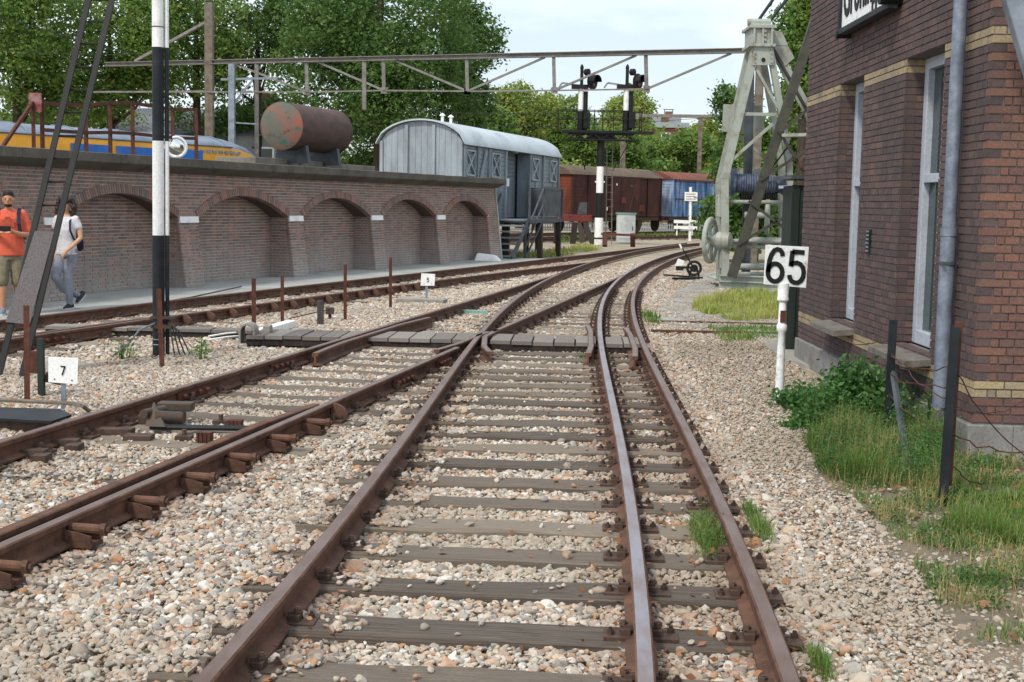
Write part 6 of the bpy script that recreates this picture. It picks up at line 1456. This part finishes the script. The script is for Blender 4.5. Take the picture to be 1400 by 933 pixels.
tree('shrub', 'dark leafy shrubs behind the tank and grey van', 560, 205, 66, 115, 62, 18000, .11, D_, 7, 20, .1, cat='shrub')
tree('shrub', 'low dark shrubs behind the train and catenary masts', 330, 190, 70, 120, 55, 12000, .12, D_, 8, 16, .1, cat='shrub')
tree('shrub', 'low green shrubs behind the train at the far left', 90, 175, 68, 170, 50, 15000, .12, Mi, 9, 16, .1, cat='shrub')
tree('broadleaf_tree', 'pale domed tree right of the great dark tree', 712, 160, 98, 45, 52, 12000, .15, Li, 10, 12, .25)
tree('broadleaf_tree', 'round green tree just above the grey van roof', 672, 198, 90, 42, 48, 12000, .14, Mi, 11, 12, .22)
tree('broadleaf_tree', 'bushy green tree left of the signal bracket', 765, 190, 104, 50, 50, 13000, .15, Mi, 12, 12, .25)
tree('broadleaf_tree', 'yellow-green tree behind the two colour light signals', 842, 160, 112, 50, 42, 12000, .16, Li, 13, 12, .25)
tree('broadleaf_tree', 'green tree under the signal bracket platform', 815, 212, 98, 60, 38, 13000, .15, Mi, 14, 12, .22)
tree('broadleaf_tree', 'low green trees below the distant gantry', 920, 212, 104, 62, 36, 14000, .15, Mi, 15, 12, .22)
tree('broadleaf_tree', 'yellow-green tree beside the distant gantry mast', 968, 205, 110, 36, 42, 10000, .15, Li, 16, 11, .22)
tree('broadleaf_tree', 'dark green tree immediately left of the crane tower', 1012, 190, 72, 42, 75, 13000, .12, D_, 17, 13, .2)
tree('broadleaf_tree', 'tall autumn tinted tree behind the crane head', 1100, 70, 58, 38, 95, 13000, .11, Mi, 18, 12, .2)
tree('broadleaf_tree', 'green tree seen through the crane lattice', 1070, 215, 62, 55, 85, 17000, .11, Mi, 19, 13, .2)
tree('shrub', 'dark hedge bush beyond the crane winch', 1035, 305, 45, 75, 38, 7000, .12, D_, 20, 10, .06, cat='shrub')
tree('shrub', 'leafy bush behind the blue wagon', 960, 255, 96, 60, 26, 6000, .17, Mi, 21, 10, .1, cat='shrub')
tree('shrub', 'hedge behind the brown wagon roof', 840, 240, 100, 80, 26, 7000, .17, Mi, 22, 10, .1, cat='shrub')
tree('shrub', 'pale hedge behind the grey van roof', 730, 235, 92, 60, 30, 6000, .16, Li, 23, 10, .1, cat='shrub')
# distant wood closing the horizon
r_ = np.random.default_rng(77); n_ = 26000; X_ = r_.uniform(-75, 95, n_); hz = 3.2 + 2.6 * np.sin(X_ * .21) + 1.7 * np.sin(X_ * .53 + 1) + r_.normal(size=n_) * .5
C_ = np.stack([X_, 128 + r_.uniform(-6, 6, n_), np.abs(r_.uniform(0, 1, n_) ** .7) * np.maximum(hz + 3.2, 1.5)], 1)
o = bpy.data.objects.new('distant_wood', quads_mesh('distant_wood', rot_leaves(C_, .5, r_), Mi)); col.objects.link(o); tag(o, 'distant green wood along the horizon', 'wood', kind='stuff')

# ------------------------------------------------------------------ grass and weeds
def in_poly(P, poly):
    x, y = P[:, 0], P[:, 1]; ins = np.zeros(len(P), bool); j = len(poly) - 1
    for i in range(len(poly)):
        xi, yi = poly[i]; xj, yj = poly[j]; c = ((yi > y) != (yj > y)) & (x < (xj - xi) * (y - yi) / (yj - yi + 1e-12) + xi); ins ^= c; j = i
    return ins
def vnoise(x, y, s=1.0): return .5 + .25 * np.sin(x * 3.1 * s + 1.7 * np.sin(y * 2.3 * s)) + .25 * np.sin(y * 4.3 * s + 2.1 * np.sin(x * 1.9 * s + .5))
def scatter(poly_px, n, r):
    poly = [(G(*q).x, G(*q).y) for q in poly_px]; lo = np.min(poly, 0); hi = np.max(poly, 0); P = r.uniform(lo, hi, (n * 4, 2)); P = P[in_poly(P, poly)]; return P[:n]
def blades(name, label, P, h0, h1, mat, r, wd=.006, patch=None, z0=-.02, lean=.5, tuft=False):
    fall = np.ones(len(P))
    if tuft:
        d_ = (P - P.mean(0)) / (P.std(0) + 1e-6); dd_ = np.sqrt((d_ ** 2).sum(1)) + r.normal(0, .25, len(P)) + .5 * (vnoise(P[:, 0], P[:, 1], 5.0) - .5); kp = r.uniform(0, 1, len(P)) < np.clip(1.9 - dd_, .05, 1); P = P[kp]; fall = np.clip(1.35 - .5 * dd_[kp], .25, 1.2)
    if patch is not None: P = P[vnoise(P[:, 0], P[:, 1], patch[0]) * .7 + r.uniform(0, .3, len(P)) > patch[1]]
    n = len(P); h = r.uniform(h0, h1, n) * (.35 + .9 * vnoise(P[:, 0], P[:, 1], 2.6)) * (fall if tuft else 1); a = r.uniform(0, 2 * np.pi, n); ln = np.abs(r.normal(0, lean, n)) * h
    b0 = np.stack([P[:, 0], P[:, 1], np.full(n, z0)], 1); sx = np.stack([-np.sin(a), np.cos(a), 0 * a], 1) * wd * r.uniform(.6, 1.4, n)[:, None]; dr = np.stack([np.cos(a), np.sin(a), 0 * a], 1)
    m1 = b0 + dr * (ln * .35)[:, None] + np.array([0, 0, 1]) * (h * .6)[:, None]; tp = b0 + dr * ln[:, None] + np.array([0, 0, 1]) * (h * np.clip(1 - (ln / h) ** 2 * .35, .3, 1))[:, None]
    VV = np.stack([b0 - sx, b0 + sx, m1 + sx * .75, m1 - sx * .75, tp], 1); me = bpy.data.meshes.new(name); me.vertices.add(n * 5); me.vertices.foreach_set('co', VV.reshape(-1).astype(np.float32))
    li = (np.arange(n)[:, None] * 5 + np.array([0, 1, 2, 3, 3, 2, 4])).astype(np.int32); me.loops.add(n * 7); me.loops.foreach_set('vertex_index', li.ravel())
    me.polygons.add(n * 2); me.polygons.foreach_set('loop_start', (np.arange(n)[:, None] * 7 + np.array([0, 4])).astype(np.int32).ravel()); me.update(calc_edges=True); me.materials.append(mat)
    o = bpy.data.objects.new(name, me); col.objects.link(o); return tag(o, label, 'grass', kind='stuff')
r_ = np.random.default_rng(5)
verge = [(1095, 600), (1130, 575), (1215, 560), (1300, 600), (1330, 625), (1400, 625), (1480, 640), (1500, 900), (1330, 880), (1280, 820), (1240, 760), (1180, 690), (1130, 660)]
blades('grass', 'grass verge along the foot of the station building', scatter(verge, 32000, r_), .03, .11, M['grass'], r_, .0024, (1.6, .6))
blades('grass', 'taller green grass around the wire fence posts', scatter([(1105, 610), (1150, 590), (1230, 585), (1290, 605), (1310, 680), (1240, 665), (1180, 660), (1130, 655)], 15000, r_), .1, .3, M['grass'], r_, .0024, (2.1, .5), lean=.7)
blades('grass', 'thick grass right of the near fence post', scatter([(1300, 680), (1400, 670), (1420, 770), (1330, 760), (1290, 720)], 7000, r_), .06, .19, M['grass'], r_, .0024, (2.3, .6), lean=.7)
blades('grass', 'yellow green grass patch in front of the crane', scatter([(945, 425), (960, 408), (1000, 402), (1098, 404), (1098, 442), (1000, 440)], 20000, r_), .1, .26, M['grass_dry'], r_, .006, (1.4, .5), lean=.65)
blades('grass', 'grass tuft beside the right-hand rail in the foreground', scatter([(940, 720), (965, 690), (990, 720), (1000, 775), (965, 790), (945, 770)], 2600, r_), .05, .16, M['grass'], r_, .002, tuft=True, lean=.7)
blades('grass', 'grass tufts outside the right-hand rail in the foreground', scatter([(1012, 690), (1030, 680), (1062, 740), (1058, 765), (1035, 755)], 1300, r_), .05, .15, M['grass'], r_, .002, tuft=True, lean=.7)
blades('grass', 'small grass tuft at the bottom edge by the right-hand rail', scatter([(1098, 885), (1118, 880), (1145, 930), (1118, 940)], 700, r_), .04, .11, M['grass'], r_, .002, tuft=True, lean=.7)
blades('grass', 'small bright grass tuft where the broad rail curves', scatter([(873, 430), (890, 425), (905, 438), (898, 448), (878, 446)], 700, r_), .08, .2, M['grass'], r_, .007, tuft=True)
blades('grass', 'sparse grass between the sunken rails of the yard', scatter([(965, 446), (1090, 448), (1090, 462), (990, 470)], 2500, r_), .05, .13, M['grass'], r_, .008, (1.2, .4))
blades('grass', 'weedy grass along the distant track by the grey van', scatter([(690, 352), (800, 335), (825, 340), (760, 352)], 2500, r_), .08, .22, M['grass_dry'], r_, .02, (.8, .5))
blades('grass', 'grass strip under the far wagons', scatter([(760, 326), (985, 318), (985, 324), (760, 332)], 5000, r_), .1, .3, M['grass'], r_, .03, (.3, .45))
blades('dry_grass', 'dry straw mixed into the grass verge', scatter(verge, 16000, r_), .05, .17, M['straw'], r_, .0018, (1.9, .55), lean=.7)
blades('dry_grass', 'dry straw around the wire fence posts', scatter([(1105, 610), (1150, 590), (1230, 585), (1290, 605), (1310, 680), (1240, 665), (1180, 660), (1130, 655)], 5000, r_), .15, .4, M['straw'], r_, .0015, (2.5, .5), lean=.35)
def weed(name, label, px, py, ht, wd, nst, seed, leaf=.035, per=26, mat='leaf_weed'):
    r = np.random.default_rng(seed); o = G(px, py); e = empty(name, o, label, 'plant'); st = MB(); cs = []
    for i in range(nst):
        a = r.uniform(0, 2 * math.pi); q = r.uniform(0, wd) ; h = ht * r.uniform(.55, 1.05) * (1 - .45 * q / wd); b_ = o + V((math.cos(a) * q * .8, math.sin(a) * q * .8, -.03)); t_ = o + V((math.cos(a) * q * 1.25, math.sin(a) * q * 1.25, h)); st.path([b_, b_.lerp(t_, .5) + V((0, 0, h * .08)), t_], [.006, .005, .002], 4)
        for k_ in range(per): f = r.uniform(.2, 1.0); p = b_.lerp(t_, f); cs.append([p.x + r.normal() * (.04 + .06 * ht), p.y + r.normal() * (.04 + .06 * ht), max(.01, p.z + r.normal() * .02)])
    st.build('stem', M['leaf_weed'], e); ob = bpy.data.objects.new('leaves', quads_mesh('leaves', rot_leaves(np.array(cs), leaf, r), M[mat])); col.objects.link(ob); par(ob, e); return e
weed('nettle_bush', 'leafy nettle bush against the foot of the station building', 1165, 580, .6, .4, 95, 31, .03, 44)
weed('nettle_bush', 'lower spreading leafy weed left of the nettle bush', 1125, 562, .26, .24, 34, 32, .026, 26)
weed('weed_clump', 'small weed clump at the foot of the 65 board', 1088, 556, .2, .22, 26, 33, .03, 20)
weed('weed_clump', 'small green weed on the gravel below the 65 board', 1092, 582, .13, .16, 22, 34, .026, 18)
weed('weed_clump', 'thin weed on the gravel left of the banded post', 168, 490, .3, .1, 7, 35, .022, 14, 'grass')
weed('weed_clump', 'thin weed on the gravel right of the banded post', 273, 492, .32, .08, 6, 36, .022, 14, 'grass')
weed('weed_clump', 'weed on the bare earth at the corner of the building', 1352, 640, .1, .1, 14, 37, .022, 12)
weed('weed_clump', 'thin tall weed by the fence wire below the window sill', 1270, 600, .62, .06, 5, 38, .02, 16, 'grass')
weed('weed_clump', 'small weed between the rails beyond the plank deck', 800, 490, .1, .07, 8, 39, .016, 10, 'grass')
# fallen leaves
def low_weeds(label, P, r, size=.012, per=9, zh=.06):
    c = np.repeat(np.concatenate([P, np.zeros((len(P), 1))], 1), per, 0); c += r.normal(size=c.shape) * np.array([.022, .022, 0]); c[:, 2] = np.abs(r.normal(0, zh, len(c))) * .6
    o = bpy.data.objects.new('low_weeds', quads_mesh('low_weeds', rot_leaves(c, size, r), M['leaf_weed'])); col.objects.link(o); tag(o, label, 'weeds', kind='stuff')
Pv = scatter(verge, 2600, r_); low_weeds('low leafy weeds spread through the grass verge', Pv[vnoise(Pv[:, 0], Pv[:, 1], 1.9) > .56], r_)
low_weeds('feathery weeds at the foot of the fence posts', scatter([(1105, 610), (1150, 585), (1230, 580), (1295, 600), (1310, 680), (1240, 665), (1180, 660), (1130, 655)], 1500, r_), r_, .011, 10, .22)
low_weeds('small weeds in the tuft between the right-hand rails', scatter([(945, 720), (965, 700), (990, 720), (995, 775), (965, 785)], 120, r_), r_, .008, 8, .1)
def fallen(label, P, r, size=.021):
    n = len(P); c = np.stack([P[:, 0], P[:, 1], r.uniform(.018, .04, n)], 1); a = r.normal(size=(n, 3)) * np.array([1, 1, .25]); a /= np.linalg.norm(a, axis=1)[:, None]; b_ = r.normal(size=(n, 3)) * np.array([1, 1, .3]); b_ -= a * (a * b_).sum(1)[:, None]; b_ /= np.linalg.norm(b_, axis=1)[:, None]; s_ = size * r.uniform(.5, 1.3, n)[:, None]
    Q = np.stack([c - a * s_, c + b_ * s_ * .6, c + a * s_, c - b_ * s_ * .6], 1); o = bpy.data.objects.new('fallen_leaves', quads_mesh('fallen_leaves', Q, M['dead_leaf'])); col.objects.link(o); tag(o, label, 'leaves', kind='stuff')
Y_ = 3.8 + 11 * r_.uniform(0, 1, 900) ** 1.6; P_ = []
for y in Y_:
    off = r_.choice([-GA + .16, .14, -.14, .51 - .14, .51 + .14]) + r_.normal() * .07; P_.append((x_mid(y) + off, y))
fallen('dry fallen leaves caught along the dual gauge rails', np.array(P_), r_)
fallen('dry fallen leaves in the grass verge', scatter(verge, 260, r_), r_, .026)
P_ = np.stack([r_.uniform(-4, 3, 260), r_.uniform(3.8, 14, 260)], 1); fallen('dry fallen leaves scattered over the ballast', P_, r_)

# ------------------------------------------------------------------ ballast: loose stones as geometry nodes instances
def rail_dist(P):
    d = np.full(len(P), 9.0)
    for fx, offs in ((x_mid, (-GA, 0, .51)), (x_l2, (-GA, 0)), (x_wn, (-GA, 0))):
        xs_ = np.array([fx(q) for q in np.linspace(2, 62, 240)]); xi = np.interp(P[:, 1], np.linspace(2, 62, 240), xs_)
        for o_ in offs: d = np.minimum(d, np.abs(P[:, 0] - xi - o_ * (1.02 if fx is x_l2 else 1.0)))
    return d
def stones(density, y0, y1, r):
    out = []; y = y0
    while y < y1:
        dy = .5; w_ = .45 * (y + dy) + 1.0; n = int(density(y) * 2 * w_ * dy); out.append(np.stack([r.uniform(-w_, w_, n), r.uniform(y, y + dy, n)], 1)); y += dy
    return np.concatenate(out)
rs = np.random.default_rng(3)
P = stones(lambda y: 2500 if y < 8 else (1800 if y < 14 else (850 if y < 28 else 300)), 3.6, 42, rs)
keep = np.ones(len(P), bool)
bldx = XC + (P[:, 1] - YC) * (XE - XC) / (YE - YC); keep &= ~((P[:, 1] > 9.3) & (P[:, 0] > bldx - .15) & (P[:, 1] < 17.5)); keep &= ~((P[:, 0] > 2.6) & (P[:, 1] < 9.4) & (rs.uniform(0, 1, len(P)) < np.clip((P[:, 0] - 2.5) * 2.5, 0, .97)))
for poly in (yard, pth): keep &= ~in_poly(P, [(q.x, q.y) for q in poly]) | (rs.uniform(0, 1, len(P)) < .3 * (vnoise(P[:, 0], P[:, 1], .9) > .45))
ex = np.array([line_off(x_wn, -GA - .6, q, q)[0].x for q in np.linspace(3, 45, 100)]); keep &= P[:, 0] > np.interp(P[:, 1], np.linspace(3, 45, 100), ex)
vp_ = [(G(*q).x, G(*q).y) for q in verge]; keep &= ~in_poly(P, vp_) | (rs.uniform(0, 1, len(P)) < .22)
keep &= ~((P[:, 1] > 30) & (P[:, 0] > 8)); keep &= ~((P[:, 1] > 16.05) & (P[:, 1] < 17.15) & (P[:, 0] > -3.3) & (P[:, 0] < 1.75))
P = P[keep]; rd = rail_dist(P); k1 = rd > .055; P = P[k1]; rd = rd[k1]
zz = -.02 + .014 * vnoise(P[:, 0], P[:, 1], .8) + rs.uniform(-.006, .012, len(P))
for (cx_, cy_, hl, hw_, an, zt) in SLEEP:
    if cy_ > 34: continue
    dx, dy = P[:, 0] - cx_, P[:, 1] - cy_; u_ = dx * math.cos(an) + dy * math.sin(an); v_ = -dx * math.sin(an) + dy * math.cos(an)
    inn = (np.abs(u_) < hl) & (np.abs(v_) < hw_ - .012); pr_ = .012 if zt > .005 else .3
    if zt > .014: pr_ = np.where(u_ < -hl + .62, np.where(vnoise(P[:, 0] * 1.3, P[:, 1], 2.3) > .42, .85, .1), .012)
    kill = inn & (rs.uniform(0, 1, len(P)) > pr_); zz = np.where(inn, zt + .008, zz); P = P[~kill]; rd = rd[~kill]; zz = zz[~kill]
for poly in (yard, pth): zz = np.where(in_poly(P, [(q.x, q.y) for q in poly]), np.maximum(zz, .016), zz)
n_ = len(P); sc_ = rs.lognormal(0, .33, n_) * .0139 * np.where(P[:, 0] - np.interp(P[:, 1], np.linspace(2, 62, 240), [x_mid(q) for q in np.linspace(2, 62, 240)]) > .95, .72, 1.0) * np.where(P[:, 1] > 28, 1.7, np.where(P[:, 1] > 14, 1.25, 1.0))
scl = np.stack([sc_ * rs.uniform(.85, 1.35, n_), sc_ * rs.uniform(.75, 1.1, n_), sc_ * rs.uniform(.45, .8, n_)], 1); rot = np.stack([rs.normal(0, .4, n_), rs.normal(0, .4, n_), rs.uniform(0, 6.28, n_)], 1)
me = bpy.data.meshes.new('ballast_stones'); me.vertices.add(n_); me.vertices.foreach_set('co', np.concatenate([P, zz[:, None]], 1).astype(np.float32).ravel())
for nm, dt, ar in (('scl', 'FLOAT_VECTOR', scl), ('rot', 'FLOAT_VECTOR', rot), ('rust', 'FLOAT', np.clip(1 - rd / .33, 0, 1) * .9), ('dirt', 'FLOAT', np.clip(vnoise(P[:, 0], P[:, 1], .45) * 1.5 - .85, 0, .55) + .5 * np.clip((P[:, 0] - np.interp(P[:, 1], np.linspace(2, 62, 240), [x_mid(q) for q in np.linspace(2, 62, 240)]) - .9) * 1.2, 0, 1))):
    at_ = me.attributes.new(nm, dt, 'POINT'); at_.data.foreach_set('vector' if dt != 'FLOAT' else 'value', ar.astype(np.float32).ravel())
def m_stone():
    t = NT('ballast_stone'); o = t.n('ObjectInfo').outputs['Random']; at = t.n('Attribute'); at.attribute_type = 'INSTANCER'; at.attribute_name = 'rust'
    c = t.ramp(o, [(0, H('7a7875')), (.12, H('b0a494')), (.3, H('bfb4a3')), (.45, H('969591')), (.55, H('d6d1c8')), (.63, H('b3957a')), (.75, H('8b8883')), (.87, H('bda98f')), (1, H('d6d3cc'))])
    c2 = t.math('FRACT', t.math('MULTIPLY', o, 53.7)); c = t.mix(t.ramp(c2, [(.9, (0, 0, 0)), (.93, (.7, .7, .7))]), c, H('b07a4c'))
    c3 = t.math('FRACT', t.math('MULTIPLY', o, 91.3)); c = t.mix(t.math('MULTIPLY', at.outputs['Fac'], t.math('ADD', .15, t.math('MULTIPLY', c3, .75))), c, H('7d5843'))
    a2 = t.n('Attribute'); a2.attribute_type = 'INSTANCER'; a2.attribute_name = 'dirt'; c = t.mix(a2.outputs['Fac'], c, H('9b9080'))
    v = t.coord(); g = t.noise(v, 2.2, 5, .6); c = t.mix(.45, c, t.ramp(g, [(.3, (.6, .58, .55)), (.7, (1.25, 1.25, 1.25))]), 'MULTIPLY'); t.bump(t.noise(v, 9, 3), .2, .05); return t.fin(c, .8, 0, .35)
M['stone_b'] = m_stone()
ob = bpy.data.objects.new('ballast_stones', me); col.objects.link(ob); tag(ob, 'loose beige and grey ballast stones between and around the tracks', 'gravel', kind='stuff')
ng = bpy.data.node_groups.new('ballast', 'GeometryNodeTree'); ng.interface.new_socket('Geometry', in_out='INPUT', socket_type='NodeSocketGeometry'); ng.interface.new_socket('Geometry', in_out='OUTPUT', socket_type='NodeSocketGeometry')
gn = ng.nodes.new; gi, go_ = gn('NodeGroupInput'), gn('NodeGroupOutput'); jn = gn('GeometryNodeJoinGeometry')
for k_ in range(4):
    ic = gn('GeometryNodeMeshIcoSphere'); ic.inputs['Radius'].default_value = 1; ic.inputs['Subdivisions'].default_value = 2 if k_ < 2 else 1
    sp_ = gn('GeometryNodeSetPosition'); nz = gn('ShaderNodeTexNoise'); nz.noise_dimensions = '4D'; nz.inputs['W'].default_value = k_ * 3.7; nz.inputs['Scale'].default_value = .9; nz.inputs['Detail'].default_value = 1.5
    sb = gn('ShaderNodeVectorMath'); sb.operation = 'SUBTRACT'; sb.inputs[1].default_value = (.5, .5, .5); ml = gn('ShaderNodeVectorMath'); ml.operation = 'SCALE'; ml.inputs['Scale'].default_value = 1.7
    ng.links.new(nz.outputs['Color'], sb.inputs[0]); ng.links.new(sb.outputs[0], ml.inputs[0]); ng.links.new(ic.outputs[0], sp_.inputs['Geometry']); ng.links.new(ml.outputs[0], sp_.inputs['Offset'])
    ss_ = gn('GeometryNodeSetShadeSmooth'); ss_.inputs['Shade Smooth'].default_value = k_ < 2; ng.links.new(sp_.outputs[0], ss_.inputs['Geometry']); sm_ = gn('GeometryNodeSetMaterial'); sm_.inputs['Material'].default_value = M['stone_b']; ng.links.new(ss_.outputs[0], sm_.inputs[0])
    g2i = gn('GeometryNodeGeometryToInstance'); ng.links.new(sm_.outputs[0], g2i.inputs[0]); ng.links.new(g2i.outputs[0], jn.inputs[0])
ip = gn('GeometryNodeInstanceOnPoints'); ip.inputs['Pick Instance'].default_value = True; ri = gn('FunctionNodeRandomValue'); ri.data_type = 'INT'
for s_ in ri.inputs:
    if s_.name == 'Min' and s_.type == 'INT': s_.default_value = 0
    if s_.name == 'Max' and s_.type == 'INT': s_.default_value = 3
ro_ = [s_ for s_ in ri.outputs if s_.type == 'INT'][0]
def named(nm):
    a_ = gn('GeometryNodeInputNamedAttribute'); a_.data_type = 'FLOAT_VECTOR'; a_.inputs['Name'].default_value = nm; return a_.outputs['Attribute']
e2r = gn('FunctionNodeEulerToRotation'); ng.links.new(named('rot'), e2r.inputs[0])
ng.links.new(gi.outputs[0], ip.inputs['Points']); ng.links.new(jn.outputs[0], ip.inputs['Instance']); ng.links.new(ro_, ip.inputs['Instance Index']); ng.links.new(e2r.outputs[0], ip.inputs['Rotation']); ng.links.new(named('scl'), ip.inputs['Scale']); ng.links.new(ip.outputs[0], go_.inputs[0])
md = ob.modifiers.new('ballast', 'NODES'); md.node_group = ng
print('stones', n_)
